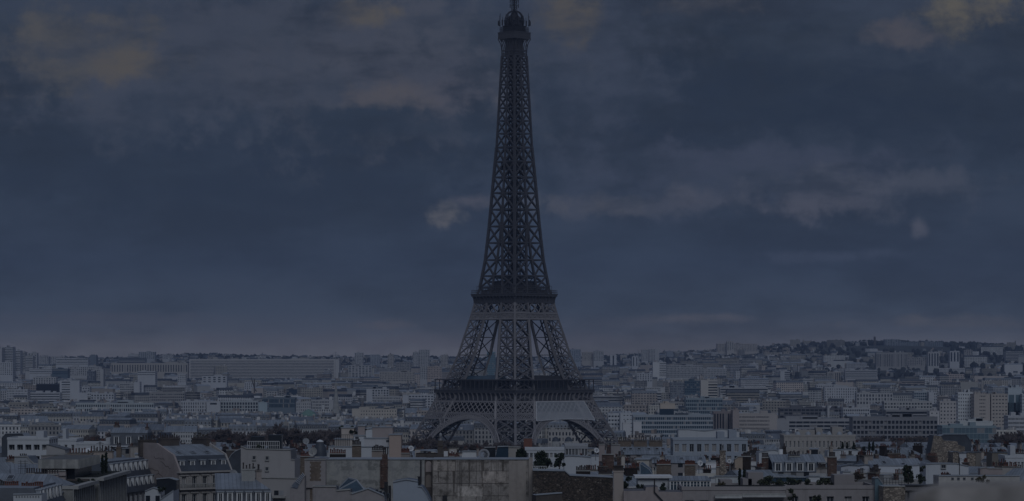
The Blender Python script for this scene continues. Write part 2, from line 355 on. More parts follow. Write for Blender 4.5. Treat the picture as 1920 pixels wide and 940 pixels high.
def terrain():
    Ds = [-300, 0, 300, 700, 1000, 1380, 1450, 1520, 1600, 1800, 2000, 2500, 3000, 3500, 4000]+list(range(4200, 8000, 200))+[8500, 9000]
    n = 60; vs = []; fs = []
    for D in Ds:
        hw = max(D, 300)*.25+250
        for i in range(n+1):
            x = -hw+2*hw*i/n; vs.append((x, D, ground(x, max(D, 1))))
    for j in range(len(Ds)-1):
        for i in range(n): fs.append((j*(n+1)+i, j*(n+1)+i+1, (j+1)*(n+1)+i+1, (j+1)*(n+1)+i))
    mb = MB().add(vs, fs, 0, (1, 1, 1), True)
    setk(mb.build('ground', M['terrain']), 'structure')
terrain()

# ------------------------------------------------------------------ the iron tower
def tower():
    TD = 1750.; u = 3.05*math.sqrt(2)
    zt = lambda y: EYE+(HY-y)/3.05
    A_tab = sorted([(zt(y), h/u) for y, h in ((829, 195), (782, 166), (755, 150), (712, 127), (670, 106), (620, 90), (599, 82.5), (569, 74), (540, 64.5), (489, 54.5),
                    (424, 47), (330, 38.5), (282, 33.5), (181, 27.7), (105, 23.2), (74, 23))]+[(0, 58.5), (12, 51.5)])
    S_tab = [(0, 17), (51, 16.2), (65, 15.6), (80, 13.8), (102, 12.1), (112, 11), (128, 10.4), (300, 10.4)]
    a = lambda z: lerp(A_tab, z); s = lambda z: min(lerp(S_tab, z), a(z))
    root = thing('lattice_tower', 'tall brown wrought iron lattice tower with three platforms standing over the whole city', 'tower', (PX(964.3, TD), TD, 0), R(45.6))
    I = M['iron']
    def fp(k, t, z, off=0):
        c, n = math.cos(k*math.pi/2), math.sin(k*math.pi/2); r = a(z)+off
        return Vector((c*r-n*t, n*r+c*t, z))
    def panel(mb, p, q, r_, s_, w, sub=0, dk=0, mx=0):
        """X bracing in the quad p q (bottom) r_ s_ (top)"""
        p, q, r_, s_ = map(Vector, (p, q, r_, s_))
        mb.beam(p, s_, w, m=mx); mb.beam(q, r_, w, m=mx); mb.beam(r_, s_, w, m=mx)
        if sub:
            m = (p+q+r_+s_)/4; ml, mr, mb_, mt = (p+r_)/2, (q+s_)/2, (p+q)/2, (r_+s_)/2
            mb.beam(ml, mr, w*.45, m=dk); mb.beam(mb_, mt, w*.45, m=dk)
            for A, B in ((ml, mt), (mt, mr), (mr, mb_), (mb_, ml)): mb.beam(A, B, w*.35, m=dk)
            if sub > 1:
                for c1 in (p, q, r_, s_):
                    mm = (c1+m)/2
                    for e in (ml, mr, mb_, mt):
                        if (e-c1).length < (m-c1).length*1.05: mb.beam(mm, (e+c1)/2, w*.35, m=dk)
    lowz = [0, 12, zt(829), zt(805), zt(783), zt(768), zt(752), 59.3, zt(712), zt(691), zt(666), zt(633), zt(600), zt(586), zt(569)]
    def leg(kx, ky):
        mb = MB()
        def cs(z):
            A, S = a(z), s(z); B = A-S
            return [Vector((kx*A, ky*A, z)), Vector((kx*B, ky*A, z)), Vector((kx*B, ky*B, z)), Vector((kx*A, ky*B, z))]
        for z0, z1 in zip(lowz, lowz[1:]):
            c0, c1 = cs(z0), cs(z1); big = 1.5 if z0 < 65 else 1.35
            for i in range(4):
                mb.beam(c0[i], c1[i], big, big)
                j = (i+1) % 4
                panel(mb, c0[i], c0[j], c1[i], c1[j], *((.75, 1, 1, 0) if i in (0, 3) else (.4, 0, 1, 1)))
            # stair and lift rails climbing inside the leg
            m0 = (c0[0]+c0[2])/2; m1 = (c1[0]+c1[2])/2; h = (c0[0]-c0[2])*.14
            mb.beam(m0+h, m1+h, .9, m=1); mb.beam(m0-h, m1-h, .9, m=1)
            for q in range(4):
                f = q/4; mb.beam(m0.lerp(m1, f)-h, m0.lerp(m1, f+.25)+h, .45, m=1)
        mb.build('leg', [M['iron_half_lit'], M['iron_dark_shade']], root)
        p = MB()
        for i, c in enumerate(cs(0)):
            p.box(c.x-3.5, c.x+3.5, c.y-3.5, c.y+3.5, -1, 2.5)
        p.build('pier', M['concrete'], root)
    for kx in (1, -1):
        for ky in (1, -1): leg(kx, ky)
    # upper shaft
    ys = [556, 540, 518, 488, 456, 425, 393.5, 362.5, 333, 304, 277, 251, 227, 203, 182, 159, 137.5, 121, 105]
    zs = [zt(y) for y in ys]; mb = MB()
    for z0, z1 in zip(zs, zs[1:]):
        merged = s(z0) >= a(z0)-.6
        for k in range(4):
            A0, A1, S0, S1 = a(z0), a(z1), s(z0), s(z1)
            w = 1.05 if z0 < 200 else .8; x = .85 if z0 < 200 else .66
            mb.beam(fp(k, A0, z0), fp(k, A1, z1), w*1.35)
            for sg in (1, -1):
                p, q, r_, t_ = fp(k, sg*A0, z0), fp(k, sg*(A0-S0), z0), fp(k, sg*A1, z1), fp(k, sg*(A1-S1), z1)
                if not merged or sg == 1: mb.beam(q, t_, w)
                panel(mb, p, q, r_, t_, x)
                m_ = (p+q)/2; m2 = (r_+t_)/2
                if not merged:       # inner faces of the still separate legs
                    d = fp(k, 0, 1)-fp(k, 0, 1); n = Vector((math.cos(k*math.pi/2), math.sin(k*math.pi/2), 0))
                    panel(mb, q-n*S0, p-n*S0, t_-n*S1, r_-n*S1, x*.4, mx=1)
            if not merged: mb.beam(fp(k, A1-S1, z1), fp(k, -(A1-S1), z1), x)
        if merged:
            for k in range(4):
                mb.beam(fp(k, 0, z1), Vector((0, 0, z1)), .4)
    mb.build('shaft', [I, M['iron_dark_shade']], root)
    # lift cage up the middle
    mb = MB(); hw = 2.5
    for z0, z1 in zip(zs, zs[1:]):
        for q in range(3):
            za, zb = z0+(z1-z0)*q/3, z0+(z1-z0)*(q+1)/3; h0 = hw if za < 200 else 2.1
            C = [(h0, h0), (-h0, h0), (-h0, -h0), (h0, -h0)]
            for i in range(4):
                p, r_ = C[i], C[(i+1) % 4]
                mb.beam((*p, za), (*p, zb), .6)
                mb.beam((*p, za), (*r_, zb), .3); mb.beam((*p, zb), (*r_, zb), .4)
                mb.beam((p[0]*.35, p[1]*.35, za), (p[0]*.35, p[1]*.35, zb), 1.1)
    mb.build('lift_cage', M['iron_dark_shade'], root)
    # first platform
    def ring(mb, ho, hi, z0, z1, m=0):
        for k in range(4):
            c, n = math.cos(k*math.pi/2), math.sin(k*math.pi/2); f = lambda r, t: (c*r-n*t, n*r+c*t)
            P = [f(ho, -ho), f(ho, ho), f(hi, hi), f(hi, -hi)]
            vs = [(*p, z0) for p in P]+[(*p, z1) for p in P]
            mb.add(vs, [(0, 1, 5, 4), (2, 3, 7, 6), (4, 5, 6, 7), (3, 2, 1, 0)], m)
    def face(k, r, t, z):
        c, n = math.cos(k*math.pi/2), math.sin(k*math.pi/2); return Vector((c*r-n*t, n*r+c*t, z))
    def platform(name, h_out, h_wall, zb, z1, z2, nbr, hole):
        mb = MB(); ring(mb, h_wall, h_wall-1.2, zb, z1); ring(mb, h_out, hole, z1, z2); ring(mb, h_out+.25, h_out-.3, z2-.35, z2+.15); ring(mb, h_wall+.35, h_wall-.3, zb-.45, zb+.25)
        o = mb.build(name, I, root)
        def br():
            b = MB(); pr = None
            for q in range(7):
                f = q/6; p = Vector((h_wall+(h_out-h_wall)*f**2.2-.1, 0, zb+(z1-zb)*f))
                if pr is not None: b.beam(pr, p, .55, .7)
                pr = p
            b.beam((h_wall+.1, 0, zb), (h_wall+.1, 0, z1), .4); return b.mesh('bracket', M['iron_lit'] if h_out > 20 else I)
        bm_ = br()
        for k in range(4):
            for i in range(nbr+1):
                t = -h_wall+2*h_wall*i/nbr; c, n = math.cos(k*math.pi/2), math.sin(k*math.pi/2)
                link('bracket', bm_, o, (-n*t, c*t, 0), k*math.pi/2)
        return o
    p1 = platform('first_platform', 34.9, 33.5, zt(751), zt(736.5), zt(731), 17, 14)
    mb = MB(); zr0, zr1 = zt(731), zt(712)
    for k in range(4):
        for i in range(19):
            t = -34.4+68.8*i/18; mb.beam(face(k, 34.4, t, zr0), face(k, 34.4, t, zr1), .38)
        mb.beam(face(k, 34.4, -34.4, zr0+1.2), face(k, 34.4, 34.4, zr0+1.2), .16)
        for i in range(110):
            t = -34.4+68.8*i/109; mb.beam(face(k, 34.4, t, zr0), face(k, 34.4, t, zr0+1.2), .09)
    ring(mb, 34.8, 29, zr1-.35, zr1+.3)
    mb.build('gallery', I, root)
    mb = MB()
    for k in range(4):                       # glazed pavilions set back on each side of the platform
        vs = [face(k, 31, -17, zr0), face(k, 31, 17, zr0), face(k, 22, 17, zr0), face(k, 22, -17, zr0)]
        top = [Vector((v.x, v.y, zr1-.4)) for v in vs]
        mb.add(vs+top, [(0, 1, 5, 4), (1, 2, 6, 5), (2, 3, 7, 6), (3, 0, 4, 7), (4, 5, 6, 7)])
        r0 = [face(k, 29, -15, zr1-.4), face(k, 29, 15, zr1-.4), face(k, 21.5, 15, zr1-.4), face(k, 21.5, -15, zr1-.4)]
        r1 = [face(k, 26.5, -13, zr1+2.4), face(k, 26.5, 13, zr1+2.4), face(k, 22, 13, zr1+2.4), face(k, 22, -13, zr1+2.4)]
        mb.add(r0+r1, [(0, 1, 5, 4), (1, 2, 6, 5), (2, 3, 7, 6), (3, 0, 4, 7), (4, 5, 6, 7)], 1 if k != 2 else 2)
    mb.build('pavilion', [M['glass'], M['iron_dark_shade'], M['glass_blue']], root)
    # lattice girdle under the first platform, its narrow lower band, and the arches
    def lattice(mb, k, z0, z1, n, w, off=.35):
        A0, A1 = a(z0), a(z1)
        for i in range(-2, n+2):
            for sg in (1, -1):
                f0, f1 = (i/n, (i+2)/n) if sg == 1 else ((i+2)/n, i/n)
                g0, g1 = 0., 1.
                lo, hi = min(f0, f1), max(f0, f1)
                def at(g): return f0+(f1-f0)*g
                # clip to the girdle's ends
                if hi <= 0 or lo >= 1: continue
                if at(0) < 0: g0 = (0-f0)/(f1-f0)
                if at(0) > 1: g0 = (1-f0)/(f1-f0)
                if at(1) < 0: g1 = (0-f0)/(f1-f0)
                if at(1) > 1: g1 = (1-f0)/(f1-f0)
                q = []
                for g in (g0, g1):
                    z = z0+(z1-z0)*g; A = A0+(A1-A0)*g; q.append(fp(k, (-1+2*at(g))*A, z, off))
                mb.beam(q[0], q[1], w)
    ZA, ZB, ZC = zt(784), zt(773.5), zt(752)
    for k in range(4):
        mb = MB()
        lattice(mb, k, ZB, ZC, 18, .42); lattice(mb, k, ZA+.3, ZB-.3, 40, .3)
        for z, w in ((ZA, .9), (ZB, .9), (ZC, .9)): mb.beam(fp(k, -a(z), z, .35), fp(k, a(z), z, .35), .7, w)
        for z0, z1 in ((ZA, ZC),):
            for sg in (1, -1): mb.beam(fp(k, sg*(a(z0)-s(z0)), z0, .5), fp(k, sg*(a(z1)-s(z1)), z1, .5), 1.1)
        # trusses behind the girdle, with dark plates added so its gaps read as shade
        for off in (-6., -15.):
            zz = [ZA+1, (ZA+ZC)/2, ZC]
            for q in range(26):
                f0, f1 = -1+2*q/26, -1+2*(q+1)/26
                for za, zb in zip(zz, zz[1:]):
                    A0, A1 = a(za)+off, a(zb)+off
                    p = [fp(k, f0*A0, za, off), fp(k, f1*A0, za, off), fp(k, f1*A1, zb, off), fp(k, f0*A1, zb, off)]
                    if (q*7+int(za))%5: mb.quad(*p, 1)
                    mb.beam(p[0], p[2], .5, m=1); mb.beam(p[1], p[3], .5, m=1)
        mb.build('girdle', [M['iron_lit'], M['iron_dark_shade']], root)
        mb = MB(); zc, Ro, Ri = 6.2, 38.4, 35.4; N = 62
        pr = None
        for i in range(N+1):
            th = math.radians(16+148*i/N); c, n = math.cos(th), math.sin(th)
            o_, i_ = fp(k, Ro*c, zc+Ro*n, .5), fp(k, Ri*c, zc+Ri*n, .5)
            ob, ib = fp(k, Ro*c, zc+Ro*n, -5.5), fp(k, Ri*c, zc+Ri*n, -5.5)
            mb.beam(o_, i_, .34)
            if pr:
                po, pi_, pob, pib = pr
                mb.beam(po, o_, .75); mb.beam(pi_, i_, .75); mb.beam(pib, ib, .7); mb.beam(pob, ob, .5)
                mb.beam(po, i_, .2); mb.beam(pi_, o_, .2)
                if i % 3: mb.quad(pi_, i_, ib, pib, 1)
                else: mb.beam(pi_, ib, .3); mb.beam(pib, i_, .3)
            pr = (o_, i_, ob, ib)
            # spandrel struts up to the girdle
            if i % 2 == 0:
                zo = zc+Ro*n; L = (ZA-.3-zo)/max(n, .2)
                if .6 < L < 13:
                    t1, z1 = (Ro+L)*c, zc+(Ro+L)*n
                    if abs(t1) < a(z1)-s(z1)*.55:
                        e = fp(k, t1, z1, .5); mb.beam(o_, e, .6)
        mb.build('arch', [M['iron_lit'], M['iron_dark_shade']], root)
    # second platform
    p2 = platform('second_platform', 18.75, 17.4, zt(568), zt(556.5), zt(552), 12, 4)
    mb = MB(); z0 = zt(552)
    for k in range(4):
        for hr, zz, n in ((18.6, 2.4, 34), (16.2, 5., 18)):
            for i in range(n+1): t = -hr+2*hr*i/n; mb.beam(face(k, hr, t, z0), face(k, hr, t, z0+zz), .16)
            for f in (.5, 1): mb.beam(face(k, hr, -hr, z0+zz*f), face(k, hr, hr, z0+zz*f), .2)
    mb.build('railing', I, root)
    mb = MB()
    for k in range(4):
        vs = [face(k, 13.5, -9, z0), face(k, 13.5, 9, z0), face(k, 6, 9, z0), face(k, 6, -9, z0)]
        top = [Vector((v.x*.82, v.y*.82, z0+7)) for v in vs]
        mb.add(vs+top, [(0, 1, 5, 4), (1, 2, 6, 5), (2, 3, 7, 6), (3, 0, 4, 7), (4, 5, 6, 7)])
        for i in range(9):
            t = -12+3*i+rng.uniform(-.6, .6); h = rng.uniform(1.5, 3.5); p = face(k, 15.4, t, z0); mb.box(p.x-.5, p.x+.5, p.y-.5, p.y+.5, z0, z0+h)
    ring(mb, 11, 6, z0+7, z0+8); ring(mb, 8, 4, z0+9.5, z0+10.3)
    mb.build('pavilion', M['iron_dark_shade'], root)
    mb = MB(); z1, z2 = zt(599), zt(588)
    for k in range(4):
        lattice(mb, k, z1, z2, 34, .24, .3); mb.beam(fp(k, -a(z1), z1, .3), fp(k, a(z1), z1, .3), .8); mb.beam(fp(k, -a(z2), z2, .3), fp(k, a(z2), z2, .3), .8)
        za, zb = zt(587), zt(569)
        for i in range(7):
            f0, f1 = -1+2*i/7, -1+2*(i+1)/7
            panel(mb, fp(k, f0*a(za), za), fp(k, f1*a(za), za), fp(k, f0*a(zb), zb), fp(k, f1*a(zb), zb), .4)
    mb.build('girdle', M['iron_lit'], root)
    # half-way landing in the shaft
    mb = MB(); ring(mb, 5.8, 2, zt(318), zt(304)); ring(mb, 6.6, 2, zt(319), zt(317.5)); mb.build('landing', M['iron_dark_shade'], root)
    # head: flared brackets, cabin, gallery, dome, mast
    mb = MB(); zb, z1 = zt(105), zt(74)
    for k in range(4):
        for i in range(9):
            t = -1+2*i/8; pr = None
            for q in range(9):
                f = q/8; z = zb+(z1-zb)*f; r = 5.35+(1.75*f**3.2); p = face(k, r, t*r, z)
                if pr is not None: mb.beam(pr, p, .5 if i in (0, 8) else .34)
                pr = p
        for f in (0, .12, .3): z = zb+(z1-zb)*f; r = 5.35+1.75*f**3.2; mb.beam(face(k, r, -r, z), face(k, r, r, z), .5)
        # curved braces meeting at the corner
        for sg in (1, -1):
            pr = None
            for q in range(7):
                f = q/6; z = zb+(z1-zb)*(.4+.6*f); r = 5.6+1.5*f**3; p = face(k, r, sg*(r-2.6*f**1.6), z)
                if pr is not None: mb.beam(pr, p, .4)
                pr = p
    mb.box(-3.9, 3.9, -3.9, 3.9, zb, z1); mb.build('bracket', I, root)
    mb = MB(); zc0, zc1 = zt(74), zt(62); h = 6.95
    mb.frustum(-h, h, -h, h, zc0, zc1, -.05, -.05); ring(mb, h+.3, h-.5, zc1-.3, zc1+.3); ring(mb, h+.25, h-.5, zc0, zc0+.5)
    for k in range(4):
        for i in range(13): t = -h+2*h*i/12; mb.beam(face(k, h+.05, t, zc0+.5), face(k, h+.05, t, zc1-.3), .22)
    cab = mb.build('cabin', I, root)
    mb = MB(); h = 6.3; z0, z1 = zt(62), zt(52)
    for k in range(4):
        for i in range(23): t = -h+2*h*i/22; mb.beam(face(k, h, t, z0), face(k, h, t, z1), .14)
        for f in (.33, .66, 1): mb.beam(face(k, h, -h, z0+(z1-z0)*f), face(k, h, h, z0+(z1-z0)*f), .16)
    mb.box(-4.9, 4.9, -4.9, 4.9, z0, zt(50)); mb.box(-5.4, 5.4, -5.4, 5.4, zt(50), zt(49)); mb.box(-4.1, 4.1, -4.1, 4.1, zt(49), zt(40)); mb.box(-4.7, 4.7, -4.7, 4.7, zt(40), zt(39))
    mb.build('upper_gallery', M['iron_dark_shade'], root)
    mb = MB(); mb.lathe([(4.3, zt(39)), (4.0, zt(35)), (3.1, zt(31)), (1.8, zt(28.5)), (1.2, zt(27)), (1.1, zt(22))], n=12)
    for k in range(8):
        an = k*math.pi/4+math.pi/8; pr = None
        for q in range(9):
            f = q/8*math.pi/2; r = 1.3+5.2*math.cos(f); z = zt(44)+(zt(21)-zt(44))*math.sin(f); p = (r*math.cos(an), r*math.sin(an), z)
            if pr: mb.beam(pr, p, .32); mb.beam((pr[0]*.87, pr[1]*.87, pr[2]-.4), (p[0]*.87, p[1]*.87, p[2]-.4), .2); mb.beam(pr, (p[0]*.87, p[1]*.87, p[2]-.4), .16)
            pr = p
    mb.build('dome', M['iron_dark_shade'], root)
    mb = MB()
    for k in range(4):
        for i, (t, hh) in enumerate(((-6.2, 3.6), (-3.6, 2.6), (1.2, 3.2), (5.6, 5.2))):
            p = face(k, 6.6, t, zt(50)); mb.beam(p, p+Vector((0, 0, hh+3)), .18)
            q = face(k, 7.6 if i in (0, 3) else 6.8, t, zt(44)); mb.beam(p, q, .18); mb.box(q.x-.28, q.x+.28, q.y-.28, q.y+.28, q.z-1.4, q.z+(1.9 if i % 2 else 1.2), bottom=True)
    rr = random.Random(3)
    for i in range(46):
        an = rr.uniform(0, 6.28); r = rr.uniform(3.4, 5.6); z = rr.choice((zt(49), zt(46), zt(40), zt(36))); p = Vector((r*math.cos(an), r*math.sin(an), z))
        mb.beam(p, p+Vector((0, 0, rr.uniform(1, 3.2))), rr.uniform(.16, .5))
    mb.build('aerial', M['iron_dark_shade'], root)
    mb = MB(); z0 = zt(23)
    C = [(1, 1), (-1, 1), (-1, -1), (1, -1)]
    for i in range(10):
        za, zb = z0+3*i, z0+3*(i+1); r0 = 1.15-.05*i; r1 = 1.15-.05*(i+1)
        for j in range(4):
            p, q = C[j], C[(j+1) % 4]
            mb.beam((p[0]*r0, p[1]*r0, za), (p[0]*r1, p[1]*r1, zb), .3); mb.beam((p[0]*r0, p[1]*r0, za), (q[0]*r1, q[1]*r1, zb), .2); mb.beam((p[0]*r1, p[1]*r1, zb), (q[0]*r1, q[1]*r1, zb), .25)
        mb.box(-.4, .4, -.4, .4, za, zb)
        if i in (1, 2, 4, 6):
            for an in range(4):
                c, n = math.cos(an*1.57+.78), math.sin(an*1.57+.78); e = (2.5*c, 2.5*n, za+1); mb.beam((0, 0, za+1), e, .25); mb.beam((e[0], e[1], za-.4), (e[0], e[1], za+2.2), .35)
    mb.build('mast', M['iron_dark_shade'], root)
    # translucent protective sheet hung on the face towards the right
    nm = bpy.data.materials.new('netting'); nm.use_nodes = True; t = NT(nm.node_tree); b = t.n['Principled BSDF']
    b.inputs['Base Color'].default_value = (.8, .85, .92, 1); b.inputs['Roughness'].default_value = .9
    tr = t.node('ShaderNodeBsdfTransparent'); mx = t.node('ShaderNodeMixShader'); mx.inputs[0].default_value = .3
    t.l.new(tr.outputs[0], mx.inputs[1]); t.l.new(b.outputs[0], mx.inputs[2]); t.l.new(mx.outputs[0], t.n['Material Output'].inputs[0])
    k = 3; mb = MB(); cx = 964.3
    inv = root.rotation_euler.z
    ka = [kk for kk in range(4) if (math.cos(kk*math.pi/2+inv) > 0 and math.sin(kk*math.pi/2+inv) < 0)][0]
    # u along the face from the near corner (0) to the far right corner (1)
    near = 1 if (fp(ka, a(50), 50).x*math.cos(inv)-fp(ka, a(50), 50).y*math.sin(inv)) < (fp(ka, -a(50), 50).x*math.cos(inv)-fp(ka, -a(50), 50).y*math.sin(inv)) else -1
    zl0, zl1 = zt(787), zt(752); nx, nz = 24, 8; vs = []; fs = []
    for j in range(nz+1):
        f = j/nz; z = zl0+(zl1-zl0)*f; A = a(z)
        ua, ub = A-s(z)*1.02, -(A-s(z)*.62)
        for i in range(nx+1):
            t_ = ua+(ub-ua)*i/nx; sag = 0.
            if j == 0: sag = .8*math.sin(math.pi*i/nx)
            vs.append(fp(ka, near*t_, z+sag, 1.5+.25*math.sin(i*1.3)*math.sin(j*.9)))
    for j in range(nz):
        for i in range(nx): fs.append((j*(nx+1)+i, j*(nx+1)+i+1, (j+1)*(nx+1)+i+1, (j+1)*(nx+1)+i))
    mt = root.location; rot = root.rotation_euler.to_matrix()
    vs = [tuple(rot @ v) for v in vs]
    mb.add(vs, fs, 0, (1, 1, 1), True)
    n = MB(); n.V = mb.V
    o = mb.build('protective_netting', nm); o.location = mt
    tag(o, 'pale translucent protective sheet hung on the lattice girdle above the right arch', 'netting')
    e = MB()
    edge = [vs[i] for i in range(nx+1)]+[vs[j*(nx+1)+nx] for j in range(1, nz+1)]+[vs[nz*(nx+1)+i] for i in range(nx-1, -1, -1)]+[vs[j*(nx+1)] for j in range(nz-1, -1, -1)]
    for p, q in zip(edge, edge[1:]): e.beam(p, q, .3)
    e.build('hem', M['white'], o)
tower()

# ------------------------------------------------------------------ building kit
SHARED = {}
def shared(key, fn):
    if key not in SHARED: SHARED[key] = fn()
    return SHARED[key]
def pane_mesh(w_, h_, mats, bars=1, fr=.09):
    """one window: glass set back behind a frame with glazing bars (x centre, z from 0, glass at y=0)"""
    def f():
        mb = MB(); mb.quad((-w_/2, 0, 0), (w_/2, 0, 0), (w_/2, 0, h_), (-w_/2, 0, h_), 0)
        if fr:
            for x0, x1 in ((-w_/2, -w_/2+fr), (w_/2-fr, w_/2)): mb.box(x0, x1, -.05, -.005, 0, h_, 1)
            mb.box(-w_/2+fr, w_/2-fr, -.05, -.005, h_-fr, h_, 1); mb.box(-w_/2+fr, w_/2-fr, -.05, -.005, 0, fr, 1)
            for i in range(bars):
                x = -w_/2+w_*(i+1)/(bars+1); mb.box(x-fr*.35, x+fr*.35, -.048, -.005, fr, h_-fr, 1)
        return mb.mesh('window', [M[mats[0]], M[mats[1]]])
    return shared(('pane', round(w_, 2), round(h_, 2), mats, bars, fr), f)
def windows_grid(root, x0, W, ztop, cols, rows, pitch, fh, w_, h_, y, head, glass='glass', frame='frame_white', fr=.06, bars=1, cap=100, skip=()):
    """individual window children; returns the openings"""
    me = pane_mesh(w_, h_, (glass, frame), bars, fr); rest = MB(); k = 0; rg = random.Random(int(abs(x0*7+ztop*3)*10))
    lit = pane_mesh(w_, h_, ('curtain', frame), bars, fr)  # panes with a pale curtain behind the glass
    for r in range(rows):
        for c in range(cols):
            if (r, c) in skip: continue
            x = x0+pitch*(c+.5); z = ztop-head-h_-r*fh; k += 1
            if k <= cap: link('window', lit if rg.random() < .16 else me, root, (x, y, z))
            else: rest.quad((x-w_/2, y, z), (x+w_/2, y, z), (x+w_/2, y, z+h_), (x-w_/2, y, z+h_))
    if rest.V: setk(rest.build('window', M[glass], root), 'stuff')
def grid_wall(mb, x0, x1, zb, zt_, cols, rows, pitch, fh, w_, h_, head, y0, y1, m=0, skip=(), t=(1, 1, 1)):
    """pierced front wall: horizontal courses between window rows, piers between windows"""
    z = zt_
    for r in range(rows):
        a = zt_-head-r*fh; b = a-h_
        if z-a > .01: mb.box(x0, x1, y0, y1, a, z, m, t, bottom=True)
        xs = x0
        for c in range(cols):
            if (r, c) in skip: continue
            xc = x0+(x1-x0-pitch*cols)/2+pitch*(c+.5)
            mb.box(xs, xc-w_/2, y0, y1, b, a, m, t); xs = xc+w_/2
        mb.box(xs, x1, y0, y1, b, a, m, t); z = b
    mb.box(x0, x1, y0, y1, zb, z, m, t)
def pot_mesh(kind):
    def f():
        h = {'pot': .75, 'pot_dark': .85, 'tall': 1.3}[kind]
        return MB().lathe([(.14, 0), (.16, .08), (.12, .14), (.11, h*.8), (.15, h*.84), (.14, h), (.09, h)], n=7, m=0).mesh('chimney_pot', M['pot' if kind == 'pot' else 'pot_dark'])
    return shared(('pot', kind), f)
def chimney(root, x, y, z, w_, d, h, n=4, mat='plaster', tint=(.4, .36, .33), pots='pot', along='x', pitch=None):
    """chimney stack (part) with a projecting cap and its pots (sub-parts)"""
    mb = MB(); a, b = (w_/2, d/2) if along == 'x' else (d/2, w_/2)
    mb.box(x-a, x+a, y-b, y+b, z-1.5, z+h-.22, 0, tint); mb.box(x-a-.1, x+a+.1, y-b-.1, y+b+.1, z+h-.22, z+h, 1, tint, bottom=True)
    o = mb.build('chimney', [M[mat], M['concrete'] if mat != 'soot' else M['soot']], root)
    for i in range(n):
        q = -w_/2+w_*(i+.5)/n+rng.uniform(-.06, .06)
        kind = pots if rng.random() < .8 else 'pot_dark'
        me = pot_mesh(kind)
        link('chimney_pot', me, o, (x+(q if along == 'x' else 0), y+(0 if along == 'x' else q), z+h), 0).scale = (1, 1, rng.uniform(.7, 1.25))
    return o
def dormer(root, x, y, z, w_=1.5, h=2., d=2.2, body='slate', fr='frame_white'):
    """dormer (part) with cheeks and little roof; its window is a sub-part"""
    def f():
        mb = MB(); mb.box(-w_/2, w_/2, .1, d, 0, h, 0); mb.box(-w_/2-.12, w_/2+.12, -.12, d, h+.002, h+.16, 1, bottom=True)
        mb.box(-w_/2, -w_/2+.16, 0, .1, 0, h, 2); mb.box(w_/2-.16, w_/2, 0, .1, 0, h, 2)
        return mb.mesh('dormer', [M[body], M['zinc_plain'], M[fr]])
    o = link('dormer', shared(('dormer', round(w_, 1), round(h, 1), round(d, 1), body, fr), f), root, (x, y, z))
    link('window', pane_mesh(w_-.34, h-.2, ('glass', 'frame_white'), 1, .08), o, (0, .06, .1)); return o
def skylight(root, x, y, z, w_, l, slope):
    def f():
        mb = MB(); c, n = math.cos(slope), math.sin(slope)
        P = lambda u, v, k: (u, v*c-k*n, v*n+k*c)
        for (u0, u1, v0, v1, m) in ((-w_/2, w_/2, 0, l, 1),):
            vs = [P(u0, v0, .0), P(u1, v0, .0), P(u1, v1, .0), P(u0, v1, .0), P(u0, v0, .14), P(u1, v0, .14), P(u1, v1, .14), P(u0, v1, .14)]
            mb.add(vs, [(0, 1, 5, 4), (1, 2, 6, 5), (2, 3, 7, 6), (3, 0, 4, 7), (4, 5, 6, 7)], m)
        e = .1; mb.add([P(-w_/2+e, e, .15), P(w_/2-e, e, .15), P(w_/2-e, l-e, .15), P(-w_/2+e, l-e, .15)], [(0, 1, 2, 3)], 0)
        return mb.mesh('skylight', [M['glass'], M['zinc_plain']])
    return link('skylight', shared(('sky', round(w_, 1), round(l, 1), round(slope, 2)), f), root, (x, y, z))
def roof_clutter(root, x0, x1, y0, y1, z, n, rg):
    for _ in range(n):
        x, y = rg.uniform(x0, x1), rg.uniform(y0, y1); k = rg.random()
        if k < .45:
            w_, d, h = rg.uniform(.8, 2.6), rg.uniform(.8, 2), rg.uniform(.6, 1.7)
            MB().box(x-w_/2, x+w_/2, y-d/2, y+d/2, z, z+h, 0, (rg.uniform(.5, 1),)*3).box(x-w_/2-.06, x+w_/2+.06, y-d/2-.06, y+d/2+.06, z+h, z+h+.08, 1).build('roof_hatch', [M['white'], M['zinc_plain']], root)
        elif k < .8:
            MB().lathe([(.13, 0), (.13, 1.0), (.26, 1.02), (.26, 1.25), (.05, 1.4)], (x, y, z), 8).build('vent_pipe', M['grey_metal'], root)
        else:
            skylight(root, x, y, z+.02, 1., 1.3, .1)

ORD = 'first second third fourth fifth sixth seventh eighth ninth tenth eleventh twelfth thirteenth fourteenth fifteenth sixteenth seventeenth eighteenth nineteenth twentieth'.split()
def ordinal(n):
    if n < 20: return ORD[n]
    return {2: 'twenty', 3: 'thirty', 4: 'forty', 5: 'fifty', 6: 'sixty'}[(n+1)//10]+('-'+ORD[(n+1) % 10-1] if (n+1) % 10 else 'th') if (n+1) % 10 else {2: 'twentieth', 3: 'thirtieth', 4: 'fortieth', 5: 'fiftieth', 6: 'sixtieth'}[(n+1)//10]

def tone(c):
    l = sum(c)/3; warm = c[0]-c[2]
    return ('white' if l > .6 else 'pale grey' if l > .48 and warm < .05 else 'grey' if warm < .05 else 'cream' if l > .5 else 'beige' if l > .42 else 'brownish')

